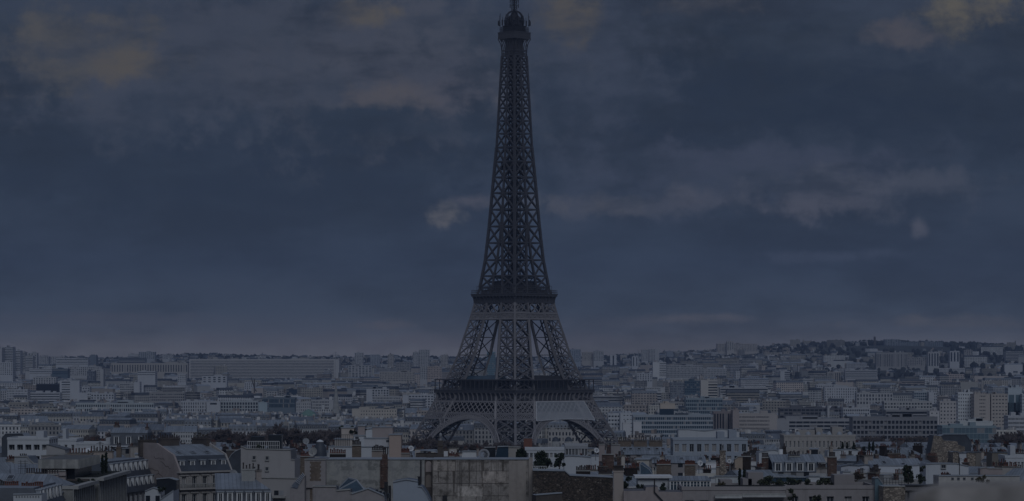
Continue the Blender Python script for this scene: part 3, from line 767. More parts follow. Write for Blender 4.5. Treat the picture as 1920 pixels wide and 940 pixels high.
def townhouse(x, D, W, dep, H, zb, yaw, tint, kind, lod, label, group, seed, fac='fac_town', nm='townhouse'):
    """one Parisian house: walls, roof, chimney stacks with pots, dormers and skylights as parts"""
    rg = random.Random(seed)
    root = thing(nm, label, 'house' if nm == 'townhouse' else 'building', (x, D, zb), yaw, group)
    mw = MB(); x0, x1 = -W/2, W/2
    plain = lod == 0
    mw.box(x0, x1, 0, dep, 0, H, 0, tint)
    mw.box(x0-.15, x1+.15, -.35, dep+.2, H, H+.3, 1, tint, bottom=True)
    mw.build('wall', [M[fac], M['smooth_wall']], root)
    mr = MB(); zr = H+.302; top = zr; roof_m = ['zinc', 'slate']
    if kind == 'mansard':
        hm = rg.uniform(2.6, 3.4); ins = hm*.42
        mr.frustum(x0, x1, 0, dep, zr, zr+hm, .02, ins, 1, 1)
        mr.frustum(x0+.03, x1-.03, ins-.15, dep-ins+.15, zr+hm+.003, zr+hm+1.3, .03, (dep-2*ins)*.46, 0, 0); top = zr+hm+1.3
        roof = mr.build('roof', [M['zinc'], M['slate' if rg.random() < .75 else 'zinc_dark']], root)
        if lod < 2:
            n = max(2, int(W/2.9))
            for i in range(n):
                dormer(root, x0+W*(i+.5)/n, ins*.12, zr+.25, 1.35, hm*.66, 1.6, 'slate')
    elif kind == 'gable':
        h = dep*rg.uniform(.2, .3)
        vs = [(x0, 0), (x0, dep/2), (x0, dep)]
        mr.add([(x0, -.3, zr), (x1, -.3, zr), (x1, dep/2, zr+h), (x0, dep/2, zr+h), (x1, dep+.3, zr), (x0, dep+.3, zr)], [(0, 1, 2, 3), (3, 2, 4, 5), (0, 3, 5), (1, 4, 2)], 0); top = zr+h
        roof = mr.build('roof', [M['zinc'] if rg.random() < (.75 if lod < 2 else .35) else M['zinc_dark']], root)
        if lod < 2:
            sl = math.atan2(h, dep/2+.3)
            for i in range(rg.randint(1, max(1, int(W/4)))):
                v = rg.uniform(.15, .7)*dep/2
                skylight(root, rg.uniform(x0+1, x1-1), v, zr+(v+.3)*math.tan(sl)+.02, .9, 1.3, sl)
    elif kind == 'hip':
        h = dep*rg.uniform(.2, .3); mr.frustum(x0-.2, x1+.2, -.2, dep+.2, zr, zr+h, W*.32, dep*.44, 0, 0); top = zr+h
        roof = mr.build('roof', [M['zinc']], root)
    else:
        for (a, b, c, d) in ((x0, x1, 0, .3), (x0, x1, dep-.3, dep), (x0, x0+.3, .3, dep-.3), (x1-.3, x1, .3, dep-.3)):
            mr.box(a, b, c, d, zr, zr+.75, 0, tint)
        mr.quad((x0+.3, .3, zr+.1), (x1-.3, .3, zr+.1), (x1-.3, dep-.3, zr+.1), (x0+.3, dep-.3, zr+.1), 1); top = zr+.75
        roof = mr.build('roof', [M['smooth_wall'], M['gravel_roof']], root)
        if rg.random() < .6:      # set-back attic storey
            a, b = sorted((rg.uniform(x0+.6, x1-3), rg.uniform(x0+3, x1-.6))); hh = rg.uniform(2.2, 3.2)
            if b-a > 2: MB().box(a, b, dep*.3, dep*.85, zr+.1, zr+hh, 0, tint, 1).box(a-.2, b+.2, dep*.3-.25, dep*.85+.2, zr+hh+.003, zr+hh+.2, 1).build('attic', [M['fac_wide'], M['zinc_plain']], root); top = zr+hh
    if lod < 2:
        for _ in range(rg.randint(3, 5) if W > 9 else 2):
            side = rg.choice((-1, 1)); along = 'y' if rg.random() < .55 else 'x'; n = rg.randint(3, 8)
            cw = n*.42; zc = zr+ (top-zr)*.55
            tn = rg.choice(((.3, .26, .24), (.42, .37, .33), (.2, .16, .15), (.5, .46, .42)))
            chimney(root, side*(W/2-(.5 if along == 'y' else cw/2+.1)) if rg.random() < .7 else rg.uniform(x0+cw/2, x1-cw/2), rg.uniform(dep*.25, dep*.75), zc, cw, .75, rg.uniform(.7, 1.5)+(top-zc)*.7, n,
                    rg.choice(('plaster', 'plaster', 'soot', 'brick')), tn, rg.choice(('pot', 'pot', 'pot_dark')), along)
        if kind in ('flat', 'gable', 'hip'): roof_clutter(root, x0+.8, x1-.8, dep*.15, dep*.8, zr+(.12 if kind == 'flat' else .8), rg.randint(3, 6), rg)
        if rg.random() < .45:
            xx = rg.uniform(x0, x1); mb = MB().beam((xx, dep*.5, zr), (xx, dep*.5, top+2.6), .07)
            for q in range(4): mb.beam((xx-.5, dep*.5, top+1.5+.3*q), (xx+.5, dep*.5, top+1.5+.3*q), .04)
            mb.build('aerial', M['black_metal'], root)
    else:
        if kind == 'mansard':
            n = max(3, int(W/2.6)); md = MB()
            for i in range(n):
                xd = x0+W*(i+.5)/n; md.box(xd-.6, xd+.6, ins*.1, ins*.9, zr+.3, zr+2., 0).quad((xd-.38, ins*.1-.02, zr+.4), (xd+.38, ins*.1-.02, zr+.4), (xd+.38, ins*.1-.02, zr+1.8), (xd-.38, ins*.1-.02, zr+1.8), 1)
            setk(md.build('dormer', [M['concrete'], M['glass']], root), 'stuff')
        mb = MB()
        for sd in (-1, 1):
            if rg.random() < .75:
                l = rg.uniform(2, dep*.45); yy = rg.uniform(.1*dep, dep-l)
                mb.box(sd*(W/2-.35)-.35, sd*(W/2-.35)+.35, yy, yy+l, zr, top+rg.uniform(.7, 1.6), 0, (.36, .32, .3), 1)
        if mb.V: mb.build('chimney', [M['plaster'], M['pot']], root)
        cl = MB(); zt0 = H+.3 if kind != 'mansard' else top-.9
        for _ in range(rg.randint(3, 7)):
            xx, yy, ww, hh = rg.uniform(x0+.5, x1-.5), rg.uniform(0.5, dep*.8), rg.uniform(.3, 1.4), rg.uniform(1.2, 3.2); g = rg.uniform(.25, .75)
            cl.box(xx-ww, xx+ww, yy, yy+rg.uniform(.5, 2), zt0, zt0+hh, 0, (g, g*.97, g*.95))
        setk(cl.build('roof_box', M['smooth_wall'], root), 'stuff')
    return root

def dish(px, py, D, r, label, mat='white', facing=None):
    """satellite dish on a short mast"""
    z = PZ(py, D); root = thing('satellite_dish', label, 'satellite dish', (PX(px, D), D, z), rng.uniform(-.7, .7) if facing is None else facing)
    pr = []
    for i in range(6): f = i/5; pr.append((r*f if f else .02, .3*r*f*f))
    mb = MB(); mb.lathe(pr[::-1], (0, 0, 0), 18); mb2 = MB()
    rotx = lambda v: (v[0], -v[2]*.93-v[1]*.35, v[1]*.93-v[2]*.35) if False else (v[0], v[2]*-.92+v[1]*.38, v[1]*.92+v[2]*.38)
    mb.V = [rotx(v) for v in mb.V]; mb.build('reflector', M[mat], root)
    MB().tube([(0, .1, 0), (0, .35, -.3), (0, .35, -r*1.5-1.2)], .06, m=0).build('mast', M['grey_metal'], root)
    f = rotx((0, 0, r*.9)); MB().beam((0, 0, -r*.85), f, .06).beam(rotx((r*.8, 0, .2)), f, .04).beam(rotx((-r*.8, 0, .2)), f, .04).box(f[0]-.1, f[0]+.1, f[1]-.12, f[1]+.1, f[2]-.1, f[2]+.1).build('feed_arm', M['grey_metal'], root)
    return root

# ------------------------------------------------------------------ blocks traced from the photograph and given their own distance, size and depth
def block(name, label, cat, outline, D, depth, wall, roof='zinc_plain', tint=(1, 1, 1), yaw=0, base=None, group=None, cap=None):
    """outline: top edge of the front face, left to right, in photograph pixels. Returns (root, L) where L maps pixels to the front plane."""
    pxc = (outline[0][0]+outline[-1][0])/2; x = PX(pxc, D); zb = ground(x, D) if base is None else base
    root = thing(name, label, cat, (x, D, zb), yaw, group); k = 1/math.cos(yaw)
    L = lambda px, py: ((PX(px, D)-x)*k, PZ(py, D)-zb)
    top = [L(*p) for p in outline]
    poly = [(top[0][0], 0), (top[-1][0], 0)]+top[::-1]
    MB().prism(poly, 0, depth, 0, 1, tint).build('wall', [M[wall], M[roof]], root)
    if cap:
        mb = MB()
        for (xa, za), (xb, zb_) in zip(top, top[1:]):
            if abs(xb-xa) < .05: continue
            mb.add([(xa, -.18, za+.004), (xb, -.18, zb_+.004), (xb, .5, zb_+.004), (xa, .5, za+.004), (xa, -.18, za+.18), (xb, -.18, zb_+.18), (xb, .5, zb_+.18), (xa, .5, za+.18)],
                   [(0, 1, 5, 4), (1, 2, 6, 5), (2, 3, 7, 6), (3, 0, 4, 7), (4, 5, 6, 7), (3, 2, 1, 0)])
        mb.build('coping', M[cap], root)
    return root, L
def slab(name, label, px0, px1, ytop, D, depth=14, cols=0, rows=0, wr=.5, hr=.55, fh=3.1, wall=(.6, .6, .6), glass='glass', band=False, roof='gravel_roof', yaw=0, head=1., group=None, cat='building',
         x_from=0., x_to=1., ybot=None, side='fac_wide', pent=0, wallmat='smooth_wall', gap=.35, base=None, skip=(), cap=100):
    """straight block of flats or offices with a pierced front; each window is its own child"""
    x = PX((px0+px1)/2, D); zb = ground(x, D) if base is None else base; H = PZ(ytop, D)-zb; W = (px1-px0)/F*D/math.cos(yaw)
    root = thing(name, label, cat, (x, D, zb), yaw, group); x0, x1 = -W/2, W/2
    mb = MB(); mb.box(x0, x1, gap, depth, 0, H, 2, wall, 1)
    a, b = x0+W*x_from, x0+W*x_to
    if cols:
        rows = min(rows, int((H-head)/fh)); pitch = (b-a)/cols
        w_, h_ = pitch*wr, fh*hr
        if band: cols, pitch, w_ = 1, b-a, (b-a)*.985
        if x_from > .01: mb.box(x0, a, 0, gap, 0, H, 0, wall, 1)
        if x_to < .99: mb.box(b, x1, 0, gap, 0, H, 0, wall, 1)
        grid_wall(mb, a, b, 0, H, cols, rows, pitch, fh, w_, h_, head, 0, gap, 0, skip, wall)
        windows_grid(root, a, b-a, H, cols, rows, pitch, fh, w_, h_, gap-.03, head, glass, 'frame_white', .08 if not band and D < 1500 else 0, 1, cap, skip)
    else: mb.box(x0, x1, 0, gap, 0, H, 0, wall, 1)
    mb.build('wall', [M[wallmat], M[roof], M[side]], root)
    r = MB(); r.box(x0-.1, x1+.1, -.12, .25, H+.003, H+.6, 0, wall); r.box(x0-.1, x1+.1, depth-.3, depth+.1, H+.003, H+.6, 0, wall)
    r.box(x0-.1, x0+.25, .25, depth-.3, H+.003, H+.6, 0, wall); r.box(x1-.25, x1+.1, .25, depth-.3, H+.003, H+.6, 0, wall)
    r.build('parapet', M['smooth_wall'], root)
    rg = random.Random(int(px0*3+ytop))
    for _ in range(max(0, pent) if pent else rg.randint(1, 3)):
        pw = rg.uniform(.08, .25)*W; xx = rg.uniform(x0+pw, x1-pw); hh = rg.uniform(1.5, 3.2)
        MB().box(xx-pw/2, xx+pw/2, depth*.3, depth*.7, H+.003, H+hh, 0, (wall[0]*.9, wall[1]*.9, wall[2]*.9)).build('plant_room', M['smooth_wall'], root)
    return root, (x0, x1, H)

# ------------------------------------------------------------------ far city: landmarks one by one
W1, W2, W3, W4 = (.56, .57, .6), (.5, .5, .51), (.48, .45, .42), (.38, .37, .37)
def landmarks():
    S = slab
    # left skyline and slopes
    S('tower_block', 'tall pale tower block with dark balcony bands at the far left of the skyline', 4, 24, 651, 5200, 30, 1, 14, fh=3, wall=W1, band=True, hr=.45, base=30)
    S('tower_block', 'blank pale tower end wall cut by the left edge, below the banded tower', -14, 3.5, 653, 5160, 30, wall=W2, base=30)
    S('tower_block', 'stepped pale tower block, middle of three beside the tallest left skyline tower', 25, 38, 658, 5250, 25, 1, 12, wall=W1, band=True, hr=.4, base=30)
    S('tower_block', 'lower stepped tower block beside the middle one on the left skyline', 38.5, 47, 661, 5280, 25, 1, 11, wall=W2, band=True, hr=.4, base=30)
    S('tower_block', 'slim grey tower block with flat top closing the left skyline group', 52, 69, 662.5, 5400, 20, 3, 10, wall=W2, base=30)
    S('apartment_block', 'pale slab with ribbon windows between the left skyline towers', 47.5, 62, 668, 5150, 18, 1, 9, wall=W2, band=True, hr=.4, base=30)
    S('office_block', 'white block with a grid of square dark windows at the far left edge', 0, 24, 680.5, 4300, 20, 6, 6, wr=.5, hr=.5, wall=W1)
    S('apartment_block', 'hazy grey slab just right of the left skyline towers', 70, 91, 669, 6300, 25, 6, 5, wall=W2, base=60)
    S('apartment_block', 'hazy wide slab with stepped top near the left of the ridge', 95, 122, 669, 6400, 25, 8, 5, wall=W2, base=60)
    S('office_block', 'wide white terraced office with long dark bands below the left ridge', 105, 165, 673, 5600, 30, 1, 4, wall=W1, band=True, hr=.4)
    S('tower_block', 'small dark square tower alone on the left ridge', 168, 180.5, 667, 6500, 25, wall=(.2, .23, .27), base=60, wallmat='plaster')
    S('office_block', 'low wide white block with dark glazed right half under the left ridge', 55, 97, 692, 4900, 25, 1, 3, wall=W1, band=True, hr=.35)
    S('office_block', 'dark teal glazed hall below the left ridge', 97.5, 127, 692, 4850, 25, 1, 3, wall=(.12, .16, .2), band=True, glass='glass_blue')
    S('apartment_block', 'long grey flats with three rows of small windows below the small dark tower', 127, 190, 688, 5000, 20, 16, 5, wall=W2)
    S('office_block', 'dark block with grid front in front of the long grey flats', 163, 177, 697, 4300, 20, 4, 4, wall=(.2, .22, .26))
    S('apartment_block', 'pale block with blank end wall beside the dark grid block', 177.5, 194, 693, 4320, 20, 3, 5, wall=W2, x_to=.6)
    S('apartment_block', 'very long grey slab with vertical dark stripes right of the small dark tower', 208, 352, 681.5, 5500, 25, 30, 1, wr=.4, hr=4.3, wall=W3, head=3)
    S('office_block', 'dark long flat-topped block on the ridge above the striped grey slab', 222, 272, 671, 6600, 30, 1, 4, wall=(.26, .28, .31), band=True, base=60)
    S('office_block', 'taller grey block with dark attic at the ridge, right of the dark long one', 260, 290, 660.5, 6700, 30, 8, 5, wall=(.4, .42, .45), base=60, hr=.6)
    S('tower_block', 'pale hazy block rising behind the dark ridge buildings', 240, 259, 664.5, 6900, 20, wall=W2, base=60)
    S('apartment_block', 'small pale block on the wooded ridge above the long slab left end', 304, 325, 665.5, 6900, 20, 7, 3, wall=W2, base=60)
    S('apartment_block', 'enormous long slab of flats with a dozen pale balcony bands, left of the tower', 355, 628, 674, 5600, 22, 1, 13, wall=(.6, .58, .57), band=True, hr=.42, fh=2.95, base=22, head=1.4)
    S('apartment_block', 'blank pale end wall of the enormous long slab', 628.5, 636, 674.5, 5600, 60, wall=(.56, .55, .55), base=22)
    S('apartment_block', 'white block of flats with top windows below the long slab left end', 333, 349, 702, 4300, 15, 4, 4, wall=W1, wr=.4)
    S('apartment_block', 'white terraced building with dark top strip below the striped grey slab', 258, 291, 697, 4200, 25, 1, 2, wall=W1, band=True, hr=.3)
    S('apartment_block', 'low pale block with sawtooth roof lights below the long slab', 379, 425, 706, 4300, 20, 5, 3, wall=W1)
    # left middle distance
    S('apartment_block', 'white tower of a modern complex with two columns of dark windows, left middle distance', 112, 149, 714.5, 3600, 18, 1, 9, wr=.9, hr=.42, wall=W1, x_from=.1, x_to=.52, band=True)
    S('apartment_block', 'low white wing with dark window bands left of the white complex tower', 52, 112, 737, 3580, 18, 1, 5, wall=W1, band=True, hr=.4)
    S('apartment_block', 'white block with two rows of small dark windows at left middle distance', 13, 52, 731, 3560, 16, 14, 4, wall=W1)
    S('apartment_block', 'white wing right of the white complex tower, windows on its right side', 149, 178, 737, 3550, 18, 4, 5, wall=W1, x_from=.5)
    S('exhibition_hall', 'low hall under a dark slate roof behind the white wing', 68, 110, 721, 3800, 30, wall=(.1, .12, .15), roof='slate', wallmat='slate')
    S('apartment_block', 'pale building with four rows of tall windows behind the dark slate hall', 62, 105, 708, 4100, 16, 9, 4, wr=.45, hr=.6, wall=W2)
    S('apartment_block', 'pale block with square windows right of the white complex under a dark roof', 150, 168, 726, 3700, 16, 4, 3, wall=W1)
    S('apartment_block', 'white block with six windows under a long dark slate roof', 170, 214, 739, 3500, 16, 8, 2, wall=W1, roof='slate')
    S('apartment_block', 'slim blank white party wall tower left of the round dark roof', 251, 262, 717, 3700, 18, wall=W1)
    S('apartment_block', 'block with narrow balconies left of the slim white party wall', 225, 251, 719, 3720, 16, 7, 5, wall=W2, wr=.6)
    S('apartment_block', 'long grey building with two rows of dark recesses below the round dark roof', 280, 346, 737, 3200, 16, 17, 3, wall=W4, wr=.6, hr=.5)
    S('apartment_block', 'white flats with tall narrow black windows in pairs, left centre', 339, 387, 753, 2900, 16, 11, 4, wr=.42, hr=.66, wall=W1, fh=3.4)
    S('apartment_block', 'white tiled blank middle wing of the left centre flats', 387.5, 413, 754, 2895, 16, 1, 1, wall=W1)
    S('apartment_block', 'grey glazed flats with white slabs and balconies, right wing of the left centre flats', 413.5, 484, 753, 2900, 16, 14, 4, wr=.66, hr=.7, wall=(.5, .53, .55), fh=3.4)
    S('office_block', 'pale teal end block at the right of the grey glazed flats', 484.5, 501, 756, 2880, 16, wall=(.42, .5, .54))
    S('apartment_block', 'white block with slim dark windows just below the left centre flats', 283, 322, 767, 2650, 14, 9, 3, wall=W1, wr=.4, hr=.66)
    S('apartment_block', 'pale long terrace of flats with teal glass stair strips, left', 142, 288, 757, 2750, 14, 36, 2, wall=(.5, .54, .56), wr=.6, hr=.6, fh=4)
    S('office_block', 'dark glazed hall on slim white columns beside a red crane', 492, 553, 747, 3000, 25, 24, 2, wr=.8, hr=.75, fh=5, wall=(.18, .22, .26), glass='glass_blue')
    S('apartment_block', 'cream block with two rows of square windows right of the dark glazed hall', 555, 583, 755, 2950, 14, 7, 4, wall=W2, wr=.4, hr=.4)
    S('apartment_block', 'cream block with dark loggias and blank right flank behind the green dome', 583, 628, 751, 3000, 14, 12, 4, wall=W2, x_to=.75, wr=.6, hr=.5)
    S('office_block', 'small dark blue glazed cube above the dark hall', 537, 562, 731, 3900, 20, 5, 4, wall=(.05, .07, .1), glass='glass_blue', wr=.8)
    S('apartment_block', 'grey block with balcony grid right of the dark blue cube', 587, 610, 728, 3950, 16, 6, 4, wall=W3, wr=.6)
    S('apartment_block', 'blank pale party wall left of the grey balcony grid block', 576, 587, 728, 3960, 16, wall=W1)
    S('apartment_block', 'white block with square windows left of the red crane foot', 458, 482, 718, 4200, 16, 6, 3, wall=W1, wr=.4)
    S('apartment_block', 'long beige building with grouped windows and plain left gable, left of the tower', 660, 744, 768, 2700, 14, 14, 3, wall=(.58, .53, .47), x_from=.18, wr=.35, hr=.4)
    S('apartment_block', 'white slab with dark vertical loggia strips left of the first platform', 687, 729, 730, 3600, 16, 6, 7, wall=W1, wr=.6, x_from=.25, hr=.6)
    S('apartment_block', 'long pale flats with dark parapet windows in front of the loggia slab', 700, 750, 744, 3300, 14, 18, 4, wall=W2, wr=.5)
    S('apartment_block', 'white flats with wide windows whose right end meets the first platform', 766, 813, 741, 3400, 16, 8, 6, wall=W1, wr=.6, hr=.5)
    S('apartment_block', 'blank white gable wall at the left of the wide windowed flats', 755, 766, 742.5, 3390, 16, wall=W1)
    S('apartment_block', 'long grey slab with rows of small windows left of the lattice legs', 712, 777, 698, 4800, 16, 22, 5, wall=W3, wr=.5)
    S('apartment_block', 'pinkish slab with brown balconies left of the lattice legs', 801, 828, 688, 5000, 16, 9, 7, wall=(.52, .44, .4), wr=.5)
    S('apartment_block', 'white end tower joined to the pinkish slab', 787.5, 801, 688.5, 4990, 20, 4, 7, wall=W2)
    S('apartment_block', 'pale flats with balconies below the twin ridge towers left of the tower', 653, 697, 686, 5300, 20, 7, 7, wall=W2, wr=.6)
    S('tower_block', 'pale ridge tower with ribbed right side, leftmost of three left of the tower', 665, 681, 662, 6300, 22, 4, 12, wall=W2, base=40)
    S('tower_block', 'bluish wide ridge tower, middle of three left of the tower', 694, 712, 665.5, 6400, 22, 6, 9, wall=(.4, .43, .48), base=40)
    S('tower_block', 'narrow grey ridge tower with dark cap, rightmost of three left of the tower', 727, 738.5, 665, 6400, 20, 4, 9, wall=W3, base=40)
    S('tower_block', 'tall pale tower pair, higher half, on the ridge near the lattice tower', 785, 805, 656.5, 6200, 20, 6, 14, wall=W2, base=40)
    S('tower_block', 'tall pale tower pair, lower left half, on the ridge near the lattice tower', 774, 784.5, 661, 6180, 20, 4, 14, wall=W2, base=40)
    S('tower_block', 'ribbed pale tower on the ridge touching the lattice tower outline', 826, 840, 666, 6200, 20, 5, 10, wall=W3, base=40)
    S('apartment_block', 'dark long block with a grid of windows below the narrow grey ridge tower', 743, 771, 680, 5600, 18, 9, 6, wall=W4, wr=.6)
    S('office_block', 'teal glass tower seen between the lattice legs', 913, 929, 661, 4500, 20, 5, 12, wall=(.2, .32, .38), glass='glass_teal', wr=.85, hr=.8)
    # right of the tower
    S('tower_block', 'dark grey square tower just right of the lattice legs on the ridge', 1068, 1089, 655.5, 6300, 20, 6, 9, wall=(.34, .38, .44), base=40)
    S('apartment_block', 'hazy long slab right of the dark grey square ridge tower', 1091, 1113, 661, 6500, 20, 8, 6, wall=W3, base=45)
    S('apartment_block', 'higher hazy slab joined to the hazy long slab', 1113, 1132, 659, 6480, 20, 6, 7, wall=W2, base=45)
    S('tower_block', 'white tower with one black vertical stripe, nearer the lattice tower', 1144, 1156, 666, 6000, 20, 1, 1, wr=.22, hr=7, wall=W1, head=1)
    S('tower_block', 'white tower with two black vertical stripes right of the one with a single stripe', 1185, 1197, 669, 5900, 20, 2, 1, wr=.3, hr=6, wall=W1, head=1)
    S('tower_block', 'pale rounded tower with ribbed sides beside a far crane', 1203, 1216, 656.5, 6600, 20, 5, 8, wall=W2, base=55)
    S('tower_block', 'square pale tower with darker right half on the right ridge', 1217, 1236, 655, 6600, 20, 4, 9, wall=W2, x_to=.6, base=55)
    S('apartment_block', 'dark flat slab on the ridge beside the flared water tower', 1250, 1264, 659, 6900, 20, wall=(.3, .33, .38), base=60)
    S('tower_block', 'white tower with windowed right side and blank left flank right of the tower', 1224, 1249, 680, 5000, 22, 2, 8, wall=(.7, .7, .71), x_from=.5, band=True, hr=.4, base=15)
    S('apartment_block', 'long white slab with grouped grey bays right of the white tower', 1250, 1318, 685.5, 5050, 18, 26, 7, wall=W2, wr=.55, hr=.6, base=15)
    S('apartment_block', 'lower white continuation of the long grouped bay slab', 1318, 1363, 692, 5060, 18, 16, 5, wall=W2, base=15)
    S('apartment_block', 'white gabled block with brown front right of the tower', 1194, 1223, 701, 4500, 16, 6, 4, wall=W1)
    S('hospital', 'huge pale hospital slab with a raised core alone on the right ridge', 1344, 1420, 645, 7000, 25, 26, 6, wall=(.5, .47, .45), base=85)
    S('hospital', 'raised central core of the huge pale hospital slab', 1363, 1376, 640.5, 6980, 30, 3, 7, wall=(.52, .5, .48), base=85)
    S('tower_block', 'small pale tower on the right slope with dark side windows', 1447, 1463, 681, 5600, 18, 2, 7, wall=W2, x_from=.5)
    S('tower_block', 'pale tower with window bands standing before the right slope', 1463, 1481, 696.5, 4700, 18, 2, 7, wall=W1, x_from=.45, band=True)
    S('apartment_block', 'long slab with white balcony bands on the right slope', 1585, 1645, 694.5, 4700, 18, 1, 6, wall=W1, band=True, hr=.45)
    S('apartment_block', 'wide grey slab with strong vertical ribs on the right slope', 1643, 1702, 661.5, 5700, 20, 18, 1, wr=.4, hr=8, wall=W4, head=3)
    S('apartment_block', 'lower grey wing of the ribbed slab on the right slope', 1702, 1734, 671, 5700, 20, 8, 5, wall=W4)
    S('tower_block', 'tower with white and dark vertical stripes on the right slope', 1740, 1761, 661, 5600, 20, 4, 1, wr=.5, hr=8, wall=W2, head=2)
    S('tower_block', 'bright banded pair of slim towers right of the striped slope tower', 1781, 1799, 659, 5700, 20, 3, 1, wr=.5, hr=6, wall=W1, head=2)
    S('tower_block', 'hazy dim tower between the striped towers and the right edge', 1808, 1824, 657, 6000, 20, 4, 6, wall=W4, base=70)
    S('apartment_block', 'grey slab with white bands near the right edge of the hillside', 1886, 1919, 660, 6000, 20, 1, 6, wall=W2, band=True, base=75)
    S('office_block', 'large dark institution block with a raised left tower on the hilltop', 1659, 1688, 637, 7200, 30, 6, 5, wall=(.26, .29, .33), base=95)
    S('office_block', 'very long low dark roofed institution on the right hilltop', 1688, 1768, 641.5, 7200, 30, 20, 3, wall=(.22, .25, .29), base=95)
    S('apartment_block', 'pale block on the hill crest left of the tall chimney', 1594, 1612, 642.5, 7300, 20, 5, 3, wall=W2, base=95)
    S('apartment_block', 'second pale block on the hill crest, next to the tall chimney', 1614, 1630, 640.5, 7320, 20, 5, 3, wall=W2, base=95)
    S('apartment_block', 'long pale terrace of flats along the upper right slope', 1468, 1570, 660, 6700, 20, 30, 4, wall=W3, base=85)
    S('apartment_block', 'long pale flats stepping below the hill crest, left of the ribbed slab', 1476, 1540, 665, 6300, 20, 20, 4, wall=W4, base=75)
    S('shed', 'very long low white roofed shed on the right slope', 1465, 1512, 676, 5900, 30, wall=W1, base=60)
    S('tower_block', 'brownish tower with vertical ribs in front of the right slope', 1551, 1576, 698, 4700, 18, 7, 1, wr=.5, hr=6, wall=W3, head=1)
    S('apartment_block', 'pinkish long flats with square bays at right middle distance', 1765, 1808, 702.5, 4500, 16, 14, 5, wall=(.52, .46, .44))
    S('apartment_block', 'pale tower with square windows and hipped top at right middle distance', 1531, 1570, 722, 3700, 16, 11, 6, wall=W1, wr=.45)
    S('apartment_block', 'white flats with arched top windows at right middle distance', 1546, 1606, 727, 3400, 16, 14, 6, wall=W1, wr=.4, hr=.6)
    S('apartment_block', 'beige and white slab with dark side balconies right of the tower', 1314, 1345, 714, 3300, 16, 1, 9, wall=(.6, .57, .53), x_from=.45, band=True, hr=.5)
    S('apartment_block', 'long low flats with three dark balcony bands right of the beige slab', 1350, 1440, 728, 3500, 16, 1, 4, wall=W2, band=True, hr=.5)
    S('office_block', 'teal glazed office with white slab edges right of the tower', 1286, 1355, 748, 2750, 25, 20, 4, wall=(.34, .4, .44), glass='glass_blue', wr=.8, hr=.7, fh=3.6)
    S('apartment_block', 'dark block with fine grid of balconies left of the blue glazed office', 1257, 1283, 718, 3700, 18, 9, 6, wall=(.26, .28, .31), wr=.5)
    S('office_block', 'dark teal glass block beside the beige slab', 1284, 1313, 715, 3800, 18, 8, 5, wall=(.1, .15, .19), glass='glass_blue', wr=.85)
    S('apartment_block', 'white block with dark recesses right of the tower foot', 1209, 1240, 736, 3300, 16, 1, 4, wall=W1, x_from=.4, band=True)
    S('apartment_block', 'plain beige blank wall building above the hotel sign', 1238, 1266, 758, 2500, 14, wall=(.6, .52, .44))
    # hotel with its roof sign
    h, (x0, x1, H) = S('hotel', 'long curved glass hotel with white floor edges under a dark roof sign', 1187, 1337, 780, 2150, 22, 38, 5, wr=.82, hr=.62, fh=3.3, wall=(.42, .46, .5), glass='glass_blue', roof='zinc_plain')
    g = thing('roof_sign', 'dark blue sign box with white lettering standing on the hotel roof', 'sign', (PX(1264, 2150), 2153, H+ground(0, 2150)))
    sw = 54/F*2150; MB().box(-sw/2, sw/2, 0, 3, .65, 5.2).build('sign_box', M['sign_blue'], g)
    fr = MB(); xa, xb = sw*.0, sw/2-.3
    for (a, b, c, d) in ((xa, xb, .9, 1.1), (xa, xb, 4.75, 4.95), (xa, xa+.2, 1.1, 4.75), (xb-.2, xb, 1.1, 4.75)): fr.box(a, b, -.12, -.004, c, d)
    fr.build('sign_frame', M['grey_metal'], g)
    fc = bpy.data.curves.new('lettering', 'FONT'); fc.body = 'pullman'; fc.size = 3.7; fc.offset = 0.0; fc.extrude = .12; fc.align_x = 'CENTER'; fc.align_y = 'CENTER'
    fc.materials.append(M['sign_white']); fo = bpy.data.objects.new('lettering_curve', fc); COL.objects.link(fo); bpy.context.view_layer.update(); me = bpy.data.meshes.new_from_object(fo); bpy.data.objects.remove(fo); ca = me.color_attributes.new('tint', 'FLOAT_COLOR', 'CORNER'); ca.data.foreach_set('color', [1.]*4*len(me.loops)); fo = link('lettering', me, g)
    fo.location = ((xa+xb)/2, -.16, 3.1); fo.rotation_euler = (R(90), 0, 0); fo.scale = (.9, 1.05, 1)
    S('office_block', 'white blank flank building with small slits left of the curved hotel', 1163, 1186, 776, 2200, 20, 3, 6, wall=(.6, .62, .65), x_from=.2, wr=.5, hr=.2)
    S('office_block', 'white block with four dark window strips beside the right tower foot', 1140, 1163, 777, 2230, 18, 4, 6, wall=(.6, .62, .65), wr=.65, hr=.4)
    S('office_block', 'tall pale blank panel building, left of two below the hotel', 1168, 1182.5, 794, 2060, 12, wall=(.66, .66, .68))
    S('office_block', 'tall pale blank panel building, right of two below the hotel', 1187.5, 1203, 793, 2060, 12, wall=(.66, .66, .68))
    S('office_block', 'dark building with tall vertical brown fins right of the hotel', 1338, 1374, 773, 2300, 16, 7, 1, wr=.6, hr=9, wall=(.3, .26, .26), head=1.2)
    S('office_block', 'brown blank slab tower between the finned building and beige office', 1374, 1386, 770, 2280, 16, wall=(.42, .36, .34))
    S('office_block', 'beige office with five rows of narrow windows and blank right flank', 1386, 1457, 777, 2300, 18, 32, 5, wall=(.5, .46, .44), wr=.5, hr=.5, x_to=.8, head=1.5)
    S('apartment_block', 'dark long flats with staggered pale balconies, left part', 1462, 1551, 766, 2700, 16, 11, 5, wall=(.17, .17, .19), wr=.82, hr=.6, head=.8)
    S('apartment_block', 'dark long flats with staggered pale balconies, right of the pale stair strip', 1556, 1580, 767, 2700, 16, 3, 5, wall=(.17, .17, .19), wr=.82, hr=.6, head=.8)
